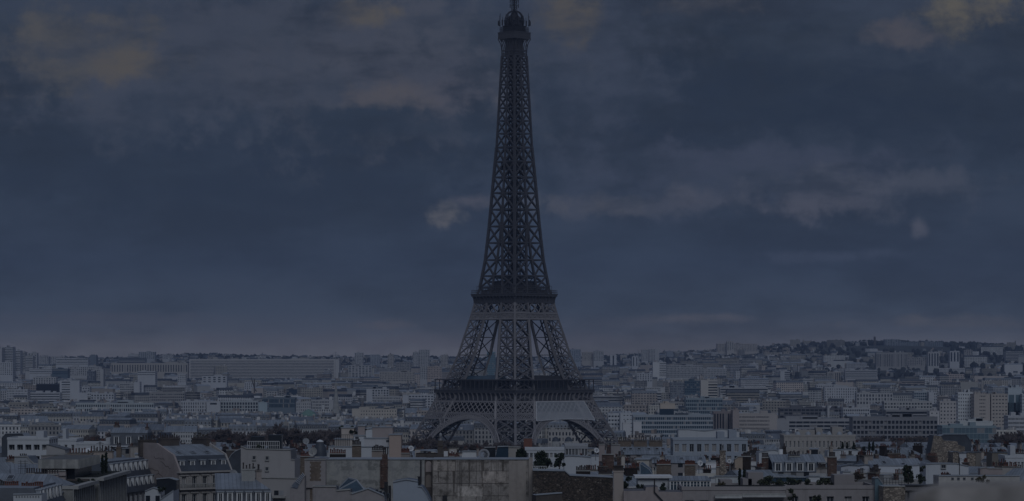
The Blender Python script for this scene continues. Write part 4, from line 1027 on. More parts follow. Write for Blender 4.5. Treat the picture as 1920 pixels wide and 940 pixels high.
    S('stair_tower', 'slim pale stair tower between two dark balcony flats', 1551.5, 1555.5, 763, 2690, 16, wall=W2)
    S('office_block', 'long grey office with deep dark slots beneath the dark balcony flats', 1457, 1597, 787, 2450, 20, 9, 4, wall=(.4, .4, .42), wr=.93, hr=.55, fh=3.2, x_from=.16, head=1.6)
    S('office_block', 'white office with a grid of black square windows right of the dark flats', 1581, 1631, 766, 2650, 18, 12, 5, wall=W1, wr=.6, hr=.55, x_to=.98)
    S('office_block', 'big dark concrete office with five rows of deep square windows', 1599, 1758, 783.5, 2060, 22, 22, 5, wall=(.27, .27, .29), wr=.7, hr=.62, fh=3.65, head=2.2, gap=.9)
    S('office_block', 'long dark glazed building with two black bands behind the big concrete office', 1661, 1743, 770, 2450, 20, 1, 3, wall=(.36, .36, .38), band=True, hr=.6)
    S('apartment_block', 'pale flats under a long black attic behind the dark glazed building', 1658, 1748, 754, 2700, 18, 16, 4, wall=(.5, .5, .5), wr=.6, hr=.5, roof='slate')
    S('office_block', 'white block with arches of dark squares at right middle distance', 1606, 1674, 738, 3100, 16, 12, 3, wall=W2, wr=.5, hr=.65, fh=4)
    S('tower_block', 'white tower with seven columns of black square windows near the right edge', 1796, 1826, 737, 2500, 16, 7, 12, wall=(.7, .72, .74), wr=.42, hr=.4, fh=3.1)
    S('tower_block', 'beige tower split by a dark vertical slot, right of the white window tower', 1826.5, 1856.5, 740, 2480, 18, 4, 12, wall=(.52, .47, .43), wr=.6, hr=.32, x_from=.32, x_to=.72)
    S('tower_block', 'right half of the beige tower beyond its dark slot', 1858.5, 1889.5, 740, 2480, 18, 5, 12, wall=(.52, .47, .43), wr=.55, hr=.3, x_from=.05)
    S('tower_block', 'pale teal panelled tower rising at the right edge', 1890, 1916, 728, 2550, 18, 2, 4, wr=.8, hr=2.2, fh=7, wall=(.52, .58, .62), glass='glass_teal', head=6)
    S('tower_block', 'white windowed side wing of the pale teal tower, cut by the right edge', 1916.5, 1940, 740, 2540, 18, 6, 10, wall=(.6, .63, .66), wr=.4, hr=.35)
    S('office_block', 'white office with dark ribbed glazing strip under the teal tower', 1890, 1940, 781, 2150, 18, 40, 4, wall=W1, wr=.6, hr=.6)
    S('office_block', 'glass fronted teal office with pale curved top at lower right', 1767, 1868, 800, 1960, 25, 14, 4, wall=(.3, .38, .42), glass='glass_teal', wr=.93, hr=.88, fh=4)
    S('office_block', 'pale rounded storey set above the glass fronted teal office', 1800, 1862, 791.5, 1975, 20, wall=(.6, .62, .62))
    S('tower_block', 'pale block with one dark glazed stair strip left of the white window tower', 1762, 1793, 754, 2400, 16, 5, 11, wall=(.56, .53, .52), wr=.42, hr=.4, skip=())
    S('apartment_block', 'white cube with a few black windows beside the big concrete office', 1743, 1761, 772, 2350, 16, 2, 8, wall=(.62, .6, .6), wr=.25, hr=.3)
    S('apartment_block', 'glazed blue grid block at right middle distance', 1714, 1741, 735, 3200, 16, 7, 5, wall=(.5, .54, .58), wr=.8, hr=.7, glass='glass_blue')
    S('apartment_block', 'white blank block right of the glazed blue grid block', 1741.5, 1757, 736, 3190, 16, 2, 5, wall=W1, x_from=.6)
    # small far uprights
    c = thing('factory_chimney', 'tall thin dark chimney standing on the right hilltop', 'chimney', (PX(1640, 7250), 7250, 105)); MB().lathe([(3.4, 0), (2.6, PZ(631.5, 7250)-105)], n=10).build('shaft', M['soot'], c)
    wt = thing('water_tower', 'flared concrete water tower on the right ridge', 'water tower', (PX(1269, 6700), 6700, 60)); zt_ = PZ(659.5, 6700)-60
    MB().lathe([(3, 0), (3, zt_-14), (9, zt_-3), (9, zt_)], n=14).build('tank', M['concrete'], wt)
    ch = thing('church_spire', 'slender grey stone church spire rising above the roofs left of the tower', 'church', (PX(630, 2800), 2800, 3)); zt_ = PZ(712, 2800)-3; zb = PZ(768, 2800)-3
    MB().box(-3.4, 3.4, -3.4, 3.4, 0, zb).build('belfry', M['concrete'], ch)
    MB().lathe([(3.3, zb), (.12, zt_)], n=8, smooth=False).build('spire', M['concrete'], ch)
    p = MB()
    for k in range(4): p.lathe([(.5, zb), (.5, zb+3), (.05, zb+6)], (2.9*math.cos(k*1.571+.785), 2.9*math.sin(k*1.571+.785), 0), 6)
    p.build('pinnacle', M['concrete'], ch)
    c2 = thing('church_spire', 'tiny dark church spire on the ridge above the enormous long slab', 'church', (PX(492, 7400), 7400, 80)); MB().box(-3, 3, -3, 3, 0, 12).build('belfry', M['soot'], c2); MB().lathe([(3.4, 12), (.1, PZ(661, 7400)-80)], n=6).build('spire', M['slate'], c2)
    d = thing('domed_hall', 'low green copper dome among roofs left of the tower', 'hall', (PX(578, 2500), 2500, 2)); zb = PZ(780, 2500)-2; zt_ = PZ(768.5, 2500)-2
    MB().lathe([(6.9, 0), (6.9, zb)], n=24).build('drum', M['concrete'], d); MB().lathe([(7.3, zb), (5.6, zb+(zt_-zb)*.5), (3, zb+(zt_-zb)*.85), (.8, zt_), (.6, zt_+.6)], n=24).build('dome', M['copper_green'], d)
    def crane(px, D, ytop, pj0, pj1, base, label, mat, luff=False):
        r = thing('tower_crane', label, 'crane', (PX(px, D), D, base)); H = PZ(ytop, D)-base; s_ = D/F
        MB().beam((0, 0, 0), (0, 0, H), 1.6).build('mast', M[mat], r)
        if luff: MB().beam((0, 0, H*.72), ((pj0-px)*s_, 0, H+2), 1.2).beam((0, 0, H*.72), (3, 0, H*.62), 1.4).build('jib', M[mat], r)
        else: MB().beam(((pj0-px)*s_, 0, H-2), ((pj1-px)*s_, 0, H-2), 1.2).beam((0, 0, H+5), ((pj0-px)*s_*.6, 0, H-2), .4).beam((0, 0, H+5), ((pj1-px)*s_, 0, H-2), .4).beam((0, 0, H-2), (0, 0, H+5), 1.).box((pj1-px)*s_-2, (pj1-px)*s_+2, -1, 1, H-5, H-2).build('jib', M[mat], r)
    crane(629.5, 6000, 664.5, 616, 635, 40, 'far crane with a flat jib above the end of the long slab', 'grey_metal')
    crane(477, 3900, 711, 471, 0, 8, 'luffing crane leaning left before the enormous long slab', 'soot', True)
    crane(497, 2950, 757, 501, 0, 4, 'small red crane at the left end of the dark glazed hall', 'red_paint', True)
    crane(1197, 6500, 661, 1183, 1201, 55, 'far crane with a flat jib right of the lattice tower', 'grey_metal')
landmarks()

# ------------------------------------------------------------------ rows of townhouses and apartment houses
def row(phrase, D, px0, px1, ytop, jit, wr, lod, depth, group, skip=(), kinds=('mansard', 'gable', 'flat', 'hip'), kw=(3, 4, 3, 1), yawj=.25, name_word='townhouse', fac=('fac_town',)):
    x = PX(px0, D); xe = PX(px1, D); out = []; i = 0
    while x < xe:
        W = rng.uniform(*wr); px = HX+(x+W/2)/D*F
        y = (ytop(px) if callable(ytop) else ytop)+rng.uniform(-jit, jit)
        y = max(y, lowest(px-W*.56/D*F, px+W*.56/D*F, D+14)+(.9/D*F)+1)
        if not any(a < px < b for a, b in skip):
            kind = rng.choices(kinds, kw)[0]; tint = rng.choice(WALLS); kk = rng.uniform(.75, 1.08); tint = tuple(c*kk for c in tint)
            rise = {'mansard': 4.3, 'gable': depth*.25, 'flat': 2., 'hip': depth*.25}[kind]
            zb = ground(x, D); H = PZ(y, D)-zb-rise
            if H < 6: x += W; continue
            rw = {'mansard': 'mansard-roofed', 'gable': 'ridge-roofed', 'flat': 'flat-roofed', 'hip': 'hip-roofed'}[kind]
            lab = f'{tone(tint)} {rw} {name_word}, {ordinal(i)} from left in the {phrase}'
            townhouse(x+W/2, D+rng.uniform(-8, 8), W, depth*rng.uniform(.9, 1.15), H, zb, rng.uniform(-yawj, yawj), tint, kind, lod, lab, group, rng.randint(0, 10**6), rng.choice(fac), name_word.replace(' ', '_')); i += 1
        x += W+rng.choice((0, 0, .2, 4) if lod < 2 else (0, .2, 6))
TW = [(0, 0), (600, 0), (760, 11), (1170, 11), (1330, 0)]
lowc = lambda y: (lambda px: y+lerp(TW, px))
G1 = 'rooftop houses below the tower'
NK = dict(yawj=.75, fac=('fac_town', 'fac_wide', 'plaster', 'plaster', 'smooth_wall'))
row('first rooftop row', 545, 40, 1930, 886, 9, (9, 14), 0, 11, G1, skip=((60, 345), (425, 1165), (1270, 1450)), **NK)
row('second rooftop row', 600, -20, 1930, 875, 9, (9, 15), 0, 11, G1, skip=((60, 345), (425, 1150), (1430, 1590)), **NK)
row('third rooftop row', 655, -20, 1930, 866, 8, (9, 15), 0, 12, G1, skip=((60, 250), (600, 770), (930, 1060), (1440, 1570)), **NK)
row('fourth rooftop row', 725, -20, 1930, lowc(857), 7, (9, 16), 0, 12, G1, skip=((70, 200), (610, 760), (985, 1110), (1205, 1325)), **NK)
row('fifth rooftop row', 810, -20, 1930, lowc(850), 6, (10, 17), 1, 13, G1, skip=((10, 95), (100, 280), (985, 1110), (1165, 1405)), **NK)
row('sixth rooftop row', 910, -20, 1930, lowc(843), 6, (11, 19), 1, 13, G1, skip=((1255, 1610),), **NK)
row('seventh rooftop row', 1030, -20, 1930, lowc(838), 5, (12, 20), 1, 14, G1, skip=((1165, 1300), (1470, 1600)), **NK)
row('eighth rooftop row', 1170, -20, 1930, lowc(835), 4, (14, 22), 1, 14, G1, skip=((420, 660),), **NK)
G2 = 'townhouses beyond the river'
HK = dict(kinds=('mansard', 'gable', 'flat'), kw=(7, 2, 2), yawj=.3, name_word='townhouse', fac=('fac_town', 'fac_town', 'fac_tight'))
row('first row beyond the river', 2000, -20, 1600, lambda px: 800 if px < 1150 else 815, 8, (15, 24), 2, 14, G2, skip=((1165, 1215), (1015, 1095)), **HK)
row('second row beyond the river', 2110, -20, 1940, lambda px: 792 if px < 1150 else 808, 8, (15, 26), 2, 14, G2, skip=((1160, 1345), (1590, 1770)), **HK)
row('third row beyond the river', 2240, -20, 1160, 785, 8, (15, 26), 2, 14, G2, **HK)
row('fourth row beyond the river', 2380, -20, 1160, 780, 9, (15, 26), 2, 14, G2, **HK)
row('fifth row beyond the river', 2540, -20, 1300, 774, 9, (15, 26), 2, 14, G2, skip=((655, 750),), **HK)
G3 = 'apartment houses of the middle distance'
AK = dict(kinds=('flat', 'gable', 'mansard'), kw=(6, 2, 3), yawj=.5, name_word='apartment house', fac=('fac_wide', 'fac_town', 'fac_band', 'fac_wide'))
row('sixth row beyond the river', 2820, -20, 1940, 764, 9, (14, 34), 2, 16, G3, skip=((283, 290), (655, 750), (1335, 1640), (1655, 1760)), **AK)
row('seventh row beyond the river', 3080, -20, 1940, 757, 9, (14, 34), 2, 16, G3, skip=((335, 500), (550, 630), (1455, 1640), (1655, 1750)), **AK)
row('eighth row beyond the river', 3380, -20, 1940, 750, 9, (14, 34), 2, 16, G3, skip=((275, 345), (765, 815)), **AK)
row('ninth row beyond the river', 3720, -20, 1940, 742, 9, (14, 34), 2, 16, G3, skip=((10, 215), (685, 730)), **AK)
row('tenth row beyond the river', 4080, -20, 1940, 734, 9, (14, 34), 2, 16, G3, skip=((60, 110),), **AK)

def far_city():
    """everything smaller than a few pixels between the river plain and the ridge: one mass"""
    mb = MB(); rg = random.Random(11); mats = [M['fac_town'], M['fac_wide'], M['fac_band'], M['smooth_wall'], M['zinc_plain'], M['slate'], M['gravel_roof'], M['zinc_dark']]
    n = 0
    while n < 6200:
        D = 1900+5500*rg.random()**.8; px = rg.uniform(-30, 1950)
        if D < 2500 and rg.random() < .55: continue
        right = max(0, min(1, (px-1350)/250))
        if D > 4700 and rg.random() < right*.8: continue
        if D > 6200 and rg.random() < .5: continue
        if 1800 < px and D < 2200: continue
        x = PX(px, D); zb = ground(x, D)
        W, dp = rg.uniform(6, 22), rg.uniform(7, 14); H = rg.choice((rg.uniform(10, 17), rg.uniform(15, 22), rg.uniform(18, 27)))
        if D < 3000: H = min(H, 24); 
        k = rg.random(); lim = PZ(lowest(px-W*.7/D*F, px+W*.7/D*F, D)+1, D)-zb
        if D > 3200 and k < .1: H = rg.uniform(26, 36); W = rg.uniform(14, 50)
        if D > 5800 and right < .5: H = min(H, rg.uniform(8, 15))
        if D > 4700 and right > .5: W, H = rg.uniform(7, 16), rg.uniform(6, 11)
        if D > 4700 and right > .5 and rg.random() < .16: W, H = rg.uniform(20, 60), rg.uniform(12, 22)
        if lim < 7: continue
        H = min(H, lim-3.5)
        t = rg.choice(WALLS); kk = rg.uniform(.62, 1.15); t = tuple(c*kk for c in t); yaw = rg.choice((-.5, -.2, .1, .45, .8))+rg.uniform(-.12, .12)
        fm = rg.choice((0, 0, 1, 1, 2, 3)); q = rg.random()
        o = (x, D); tp = H+zb
        mb.box(-W/2, W/2, -dp/2, dp/2, zb-4, tp, fm, t, 6, yaw, o)
        if q < .35:
            mb.frustum(-W/2-.2, W/2+.2, -dp/2-.2, dp/2+.2, tp+.01, tp+3, .3, 1.4, 5 if rg.random() < .6 else 7, 4, (1, 1, 1), yaw, o)
        elif q < .6:
            mb.frustum(-W/2-.2, W/2+.2, -dp/2-.2, dp/2+.2, tp+.01, tp+2.2, .2, dp*.48, 4, 4, (rg.uniform(.6, 1.1),)*3, yaw, o)
        for _ in range(rg.randint(1, 3)):
            a, b = rg.uniform(-W*.45, W*.45), rg.uniform(-dp*.35, dp*.35); s_ = rg.uniform(.5, 2); h = rg.uniform(1, 4.2)
            mb.box(a-s_, a+s_, b-.5, b+.5, tp, tp+h, 3, rg.choice(((.36, .3, .27), (.6, .6, .6), (.2, .18, .17))), 3, yaw, o)
        n += 1
    setk(mb.build('far_city', mats), 'stuff')
far_city()

# ------------------------------------------------------------------ vegetation
def lump(mb, c, r, rg, m=0, sq=.85, n=5, k=7):
    """small uneven crown"""
    vs = []; fs = []; off = rg.random()*50
    for i in range(n+1):
        th = math.pi*i/n
        for j in range(k):
            ph = 2*math.pi*j/k; d = Vector((math.sin(th)*math.cos(ph), math.sin(th)*math.sin(ph), math.cos(th)))
            q = r*(1+.55*mn.noise(d*1.6+Vector((off, 0, 0)))); vs.append((c[0]+d.x*q, c[1]+d.y*q, c[2]+d.z*q*sq))
    for i in range(n):
        for j in range(k): fs.append((i*k+j, i*k+(j+1) % k, (i+1)*k+(j+1) % k, (i+1)*k+j)[::-1])
    mb.add(vs, fs, m, (rg.uniform(.6, 1.4),)*3)
def woods():
    rg = random.Random(5); mb = MB(); n = 0
    while n < 8000:
        px = rg.uniform(-40, 1960); right = max(0, min(1, (px-1330)/250)); u = rg.random()
        if u < .5: D = rg.uniform(7250, 7650)
        elif u < .5+.44*right: D = rg.uniform(4700, 7200)
        elif u < .9: D = rg.uniform(5800, 7200)
        else: D = rg.uniform(2050, 5500)
        x = PX(px, D); r = rg.uniform(3., 6.5) if D > 4000 else rg.uniform(2.5, 4.5)
        if ground(x, D)+r*2 > PZ(lowest(px-4, px+4, D), D) and D < 7200: n += 1; continue
        lump(mb, (x, D, ground(x, D)+r*rg.uniform(.6, 1.2)), r, rg, 0, rg.uniform(.8, 1.3), 4, 6); n += 1
    setk(mb.build('hillside_woods', M['wood_hill']), 'stuff')
woods()
def bare_tree_meshes(v):
    def f():
        rg = random.Random(100+v); tr = MB(); cr = MB()
        H = 1.
        def branch(p, d, l, r, lev):
            q = p+d*l; tgt = tr if lev < 2 else cr
            tgt.beam(p, q, r*2, r*2)
            if lev >= 5: return
            for _ in range(4 if lev < 4 else 5):
                nd = (d+Vector((rg.uniform(-1, 1), rg.uniform(-1, 1), rg.uniform(-.35, .75)))*.75).normalized()
                branch(p.lerp(q, rg.uniform(.5, 1)), nd, l*rg.uniform(.6, .82), max(r*.6, .075), lev+1)
        branch(Vector((0, 0, 0)), Vector((rg.uniform(-.05, .05), 0, 1)), 4.8, .26, 0)
        return tr.mesh('trunk', M['bark']), cr.mesh('crown', M['bare_twigs'])
    return shared(('bare', v), f)
def bare_tree(px, D, ytop, label, group):
    x = PX(px, D); zb = ground(x, D); h = PZ(ytop, D)-zb; v = rng.randint(0, 4); a, b = bare_tree_meshes(v)
    r = thing('bare_tree', label, 'tree', (x, D, zb), rng.uniform(0, 6), group); s_ = h/11.6
    r.scale = (s_*rng.uniform(.95, 1.2), s_*rng.uniform(.95, 1.2), s_); link('trunk', a, r); link('crown', b, r)
GT = 'bare winter trees before the far townhouses'
BT = [(x, 809+rng.uniform(-4, 11)) for x in range(400, 640, 19)]
for i, (x, y) in enumerate(BT): bare_tree(x+rng.uniform(-5, 5), 1330+rng.uniform(-40, 40), y, f'leafless brown tree left of the tower foot, {ordinal(i)} from left in the long row', GT)
for i, x in enumerate(range(742, 990, 19)): bare_tree(x+rng.uniform(-5, 5), 1360+rng.uniform(-20, 30), 832+rng.uniform(-5, 4), f'leafless dark tree before the left arch, {ordinal(i)} from left below the tower', GT)
for i, x in enumerate(range(1100, 1190, 18)): bare_tree(x+rng.uniform(-5, 5), 1370, 831+rng.uniform(-3, 4), f'leafless tree by the right tower foot, {ordinal(i)} from left there', GT)
for i, x in enumerate(range(1640, 1765, 15)): bare_tree(x+rng.uniform(-5, 5), 1360, 822+rng.uniform(-3, 6), f'leafless tree in front of the big concrete office, {ordinal(i)} from left there', GT)
for i, x in enumerate(range(1882, 1935, 15)): bare_tree(x, 1340, 815+rng.uniform(-4, 5), f'leafless tree at the right edge below the teal tower, {ordinal(i)} from left there', GT)
for i, x in enumerate(range(170, 335, 33)): bare_tree(x+rng.uniform(-9, 9), 1350, 818+rng.uniform(-6, 7), f'leafless tree at far left before the townhouses, {ordinal(i)} from left there', GT)
def haze():
    h = MB().box(-3400, 3400, -320, 9300, -60, 430, bottom=True).build('haze', [])
    m = bpy.data.materials.new('air'); m.use_nodes = True; t = NT(m.node_tree); t.n.clear()
    o = t.node('ShaderNodeOutputMaterial'); v = t.node('ShaderNodeVolumePrincipled'); v.inputs['Color'].default_value = (.4, .53, .82, 1); v.inputs['Density'].default_value = 7.5e-5
    t.l.new(v.outputs[0], o.inputs['Volume']); h.data.materials.clear(); h.data.materials.append(m); setk(h, 'stuff'); h.display_type = 'WIRE'
haze()

# ------------------------------------------------------------------ near roofs traced one by one
M['concrete_panels'] = material('concrete_panels', (.3, .3, .295), var=.3, scale=.3, stain=.6, stain_col=(.42, .41, .39), streak=.45, edge=.05)
M['garden'] = material('garden', (.022, .026, .018), var=.5, scale=1.)
CREAM, PEACH, BEIGE, GREY, WHITE = (.41, .385, .365), (.37, .32, .31), (.33, .305, .305), (.3, .3, .31), (.55, .57, .6)
def win(root, L, px, py, wpx, hpx, D, y=-.04, glass='glass', frame=True):
    """single window at pixel centre on a front plane: recessed look by a raised surround and sill"""
    x, z = L(px, py); w_, h_ = wpx/F*D, hpx/F*D
    o = link('window', pane_mesh(w_, h_, (glass, 'grey_metal'), 1, .05), root, (x, y, z-h_/2))
    if frame:
        def f():
            mb = MB(); e = .12
            mb.box(-w_/2-e, -w_/2, -.12, .03, -e, h_+e).box(w_/2, w_/2+e, -.12, .03, -e, h_+e).box(-w_/2, w_/2, -.12, .03, h_, h_+e).box(-w_/2-.1, w_/2+.1, -.26, .03, -e-.05, -.001, bottom=True)
            return mb.mesh('surround', M['concrete'])
        link('surround', shared(('sur', round(w_, 2), round(h_, 2)), f), o)
    return o
def leaves(name, label, cat, px, py_top, py_bot, wpx, D, kind='bush', mat='leaf_dark', seed=1, group=None, density=1., parent_pot=False):
    """evergreen: woody stem and a crown of many small leaf clumps"""
    rg = random.Random(seed); zt_, zb = PZ(py_top, D), PZ(py_bot, D); h = zt_-zb; w_ = wpx/F*D
    root = thing(name, label, cat, (PX(px, D), D, zb), 0, group)
    st = MB(); cr = MB()
    def leafcl(c, r, n):
        for _ in range(n):
            d = Vector((rg.gauss(0, 1), rg.gauss(0, 1), rg.gauss(0, 1))).normalized()*r*rg.random()**.4; p = Vector(c)+d
            u = Vector((rg.uniform(-1, 1), rg.uniform(-1, 1), rg.uniform(-1, 1))).normalized(); v = u.cross(Vector((rg.uniform(-1, 1), rg.uniform(-1, 1), rg.uniform(-1, 1)))).normalized()
            q = rg.uniform(.07, .17); k = rg.uniform(.5, 1.6)
            cr.add([p-u*q-v*q*.6, p+u*q-v*q*.6, p+u*q+v*q*.6, p-u*q+v*q*.6], [(0, 1, 2, 3)], 0, (k, k, k))
    if kind == 'cypress':
        st.beam((0, 0, 0), (0, 0, h*.8), .14)
        for i in range(int(26*density)):
            f = i/26; r = w_/2*math.sin(math.pi*min(1, (f*.92+.1)))**.7; leafcl((rg.uniform(-.1, .1), rg.uniform(-.1, .1), h*(.05+.93*f)), max(r*.8, .1), 60)
    elif kind == 'pine':
        st.beam((0, 0, 0), (0, 0, h*.85), .2)
        for i in range(int(16*density)):
            a = rg.uniform(0, 6.28); f = rg.uniform(.2, .95); r = w_/2*rg.uniform(.3, 1)*(1.05-f*.6); c = (r*math.cos(a), r*math.sin(a), h*f)
            st.beam((0, 0, h*f*.85), c, .08); leafcl(c, w_*.16, 70)
    elif kind == 'bare':
        def br(p, d, l, lev):
            q = p+d*l; st.beam(p, q, .05 if lev else .09)
            if lev < 5:
                for _ in range(3): br(p.lerp(q, rg.uniform(.4, 1)), (d+Vector((rg.uniform(-1, 1)*1.3, rg.uniform(-1, 1), rg.uniform(-.4, .6)))*.8).normalized(), l*.68, lev+1)
        for k in range(3): br(Vector((rg.uniform(-w_/3, w_/3), 0, 0)), Vector((rg.uniform(-.3, .3), 0, 1)).normalized(), h*.34, 0)
    else:
        n = int(max(5, w_*h*1.5*density))
        for i in range(n):
            x = rg.uniform(-w_/2, w_/2); e = math.sqrt(max(.05, 1-(2*x/w_)**2)); z = rg.uniform(.1, .95)*h*(.45+.55*e); st.beam((x*.4, 0, 0), (x, 0, z), .05); leafcl((x, rg.uniform(-.5, .5)*min(w_, 1.6), z), min(w_, h)*.2+.12, 55)
    st.build('trunk', M['bark'], root)
    if cr.V: cr.build('crown', M[mat], root)
    return root
def bx(root, name, mat, x0, x1, y0, y1, z0, z1, tint=(1, 1, 1)): return MB().box(x0, x1, y0, y1, z0, z1, 0, tint, bottom=True).build(name, M[mat], root)

def foreground():
    # --- the long blank party walls in the middle
    r, L = block('end_pavilion', 'beige end pavilion with a tall brick panel and cornice beside the long grey wall', 'building', [(571, 862.5), (610.5, 862.5)], 498, 12, 'plaster', tint=BEIGE, cap='concrete')
    (a, z1), (b, z0) = L(581, 865.5), L(602, 902); mb = MB(); mb.box(a, b, -.03, .05, z0, z1, 0)
    for i in range(9):
        zz = z0+(z1-z0)*i/9; e = .18 if i % 2 else .0
        if e: mb.box(a-.02, a+e, -.06, .04, zz, zz+(z1-z0)/9-.02, 1, BEIGE, bottom=True); mb.box(b-e, b+.02, -.06, .04, zz, zz+(z1-z0)/9-.02, 1, BEIGE, bottom=True)
    mb.build('brick_panel', [M['brick_brown'], M['plaster']], r)
    x0, z = L(570, 913); x1, _ = L(612, 913); bx(r, 'cornice', 'plaster', x0, x1, -.45, .02, z-.15, z+.25, BEIGE)
    x0, z = L(581, 940); x1, z1 = L(588, 917); bx(r, 'lower_brick_panel', 'brick_brown', x0, x1, -.03, .05, z-3, z1)
    r, L = block('party_wall', 'long grey patched concrete party wall with a brown brick chimney breast', 'wall', [(611, 862), (796, 862)], 500, 12, 'concrete_panels', cap='zinc_plain')
    rg = random.Random(4)
    for i in range(7):
        for j in range(4):       # cast panels of slightly different grey, each a few millimetres proud
            pa, pb = 612+26*i+.3, 612+26*(i+1)-.3
            if 705 < pa < 735 or pb > 786 or rg.random() < .35: continue
            (xa, zb_), (xb, za) = L(pa, 864+18*j), L(pb, 864+18*(j+1)-.4); g = rg.uniform(.65, 1.35)
            MB().box(xa, xb, -.02-.004*rg.random(), .02, za, zb_, 0, (g, g, g*.97)).build('wall_panel', M['concrete_panels'], r)
    (a, z1), (b, z0) = L(713, 852), L(727, 915)
    MB().box(a+.35, b, -.75, 0, z0, z1, 0).box(a, a+.35, -.4, 0, z0, L(0, 863.5)[1], 0).box(a+.25, b+.1, -.85, .05, L(0, 876)[1], L(0, 875)[1], 0, bottom=True).build('chimney_breast', M['brick'], r)
    for i in range(3): link('chimney_pot', pot_mesh('tall'), r, (a+.6+i*.35, -.4, z1))
    (a, z1), (b, _) = L(788, 863), L(790.5, 863); bx(r, 'drainpipe', 'black_metal', a, b, -.3, -.02, 5, z1)
    r, L = block('niche_bay', 'narrow dark recessed bay with arched niches between two party walls', 'wall', [(796.2, 862.2), (810.8, 862.2)], 501, 11, 'soot', cap='zinc_plain')
    for (ya, yb, c) in ((865, 885, PEACH), (890, 914, (.22, .19, .17))):
        (a, z1), (b, z0) = L(798, ya), L(809, yb); n = 8; pts = [(a, z0), (b, z0), (b, z1-.55)]+[((a+b)/2+(b-a)/2*math.cos(t*math.pi/n), z1-.55+.55*math.sin(t*math.pi/n)) for t in range(1, n)]+[(a, z1-.55)]
        MB().prism(pts, -.06, .02, 0, None, c).build('niche', M['plaster'], r)
    r, L = block('party_wall', 'long brown stained party wall with peeling plaster in front of the tower', 'wall', [(811, 862), (999, 862)], 499, 12, 'stained', cap='zinc_plain')
    (a, z1), (b, _) = L(991.5, 858), L(999, 858); bx(r, 'pilaster', 'plaster', a, b, -.55, .1, 3, z1, (.36, .32, .29))
    (a, z1), (b, z0) = L(954.5, 864), L(986, 940); bx(r, 'render_strip', 'plaster', a, b, -.05, .02, z0, z1, (.38, .34, .31))
    for i, (pa, pb, ya, yb) in enumerate(((858, 905, 912, 931), (813, 853, 866, 883), (905, 953, 884, 906))):
        (a, z1), (b, z0) = L(pa, ya), L(pb, yb); bx(r, 'render_patch', 'stained', a, b, -.025-.004*i, .02, z0, z1, (1.25, 1.22, 1.2) if i else (1.5, 1.5, 1.5))
    mb = MB()
    for y in (866.5, 884, 906.5, 930.5):
        (a, z) = L(812, y+rng.uniform(-.6, .6)); b = L(954, y)[0]; mb.box(a, b, -.022, .01, z-.05, z+.05)
    for px in (838, 866, 893, 921, 934): (a, z1), (_, z0) = L(px, 863), L(px, 960); mb.box(a-.04, a+.04, -.021, .01, z0, z1)
    mb.build('joint', M['soot'], r)
    for px, y, w_ in ((822, 904, .5), (851, 925, .7), (880, 913, .4), (905, 935, .6), (943, 908, .45), (968, 926, .5)):
        (a, z1), (_, z0) = L(px, 863), L(px, y); MB().add([(a-w_/2, -.024, z1), (a+w_/2, -.024, z1), (a+w_*.12, -.024, z0), (a-w_*.12, -.024, z0)], [(3, 2, 1, 0)], 0, (.42, .4, .38)).build('runoff_stain', M['stained'], r)
    (a, z1), (b, z0) = L(830, 929), L(838.5, 948); bx(r, 'flue', 'black_metal', a, b, -.5, -.03, z0-6, z1)
    r, L = block('rubble_wall', 'dark brown rubble stone party wall with a wavy zinc coping right of the stained wall', 'wall', [(999.3, 883), (1059, 884), (1069, 892.5), (1149.5, 896)], 492, 10, 'rubble_dark', cap='zinc_plain')
    r, L = block('rooftop_shed', 'small dark shed with a sloping zinc lid before the dark rubble wall', 'shed', [(1005, 929), (1054, 925.5)], 440, 4, 'soot', yaw=.15, cap='zinc_plain')
    # --- grey gable with four windows and the wall under it
    r, L = block('gable_house', 'plain grey-beige gable wall with four small square windows and a roof terrace', 'house', [(451.5, 837.5), (463, 842.5), (545, 844.5), (546, 862.5), (552.5, 863)], 555, 14, 'smooth_wall', tint=(.4, .385, .385), cap='concrete')
    for px, py in ((476.5, 858.6), (501, 859.3), (476, 878.8), (500.5, 879.5)): win(r, L, px, py, 5.5, 6.5, 555)
    (a, z) = L(463, 842.5); b = L(523, 844)[0]
    mb = MB()
    for i in range(16): x = a+(b-a)*i/15; mb.beam((x, 1, z-.3), (x, 1, z+1.5), .07)
    mb.beam((a, 1, z+1.5), (b, 1, z+1.5), .09).beam((a, 1, z+.7), (b, 1, z+.7), .05).build('railing', M['frame_white'], r)
    mb = MB().box(a+.5, a+3, 3, 6, z, z+2.4).box(a+3.6, b, 6.5, 10, z, z+2.6).build('terrace_room', M['glass'], r)
    leaves('roof_hedge', 'dark clipped hedge along the terrace of the four window gable', 'hedge', 491, 834, 844, 26, 556.6, 'bush', 'leaf_dark', 3)
    r, L = block('lower_wall', 'wide plain wall below the four window gable with a balcony ledge', 'wall', [(453, 896), (562, 898)], 552, 2.8, 'smooth_wall', tint=(.38, .365, .365), cap='concrete')
    (a, z1), (b, z0) = L(512, 920), L(532, 929); bx(r, 'balcony', 'concrete', a-.2, b+.4, -1.1, 0, z0-.5, z0-.15); bx(r, 'window', 'glass', a+.2, b-1, -.03, .04, z0, z1); bx(r, 'shutter', 'grey_metal', b-.9, b, -.06, .04, z0, z1)
    r, L = block('gable_house', 'small beige gable with a steep striped zinc slope left of the brick panel', 'house', [(543.5, 915), (557, 917.5), (571, 893)], 494, 8, 'plaster', tint=BEIGE)
    (xa, za), (xb, zb), (xc, zc_), (xd, zd) = L(557, 917), L(571.2, 893), L(544, 913), L(564, 889)
    q = [Vector((xa, -.25, za+.05)), Vector((xb, -.25, zb+.05)), Vector((xd, 4, zd)), Vector((xc, 3, zc_+.05))]
    MB().add(q, [(0, 1, 2, 3)], 0).build('roof', M['zinc_dark'], r)
    mb = MB()
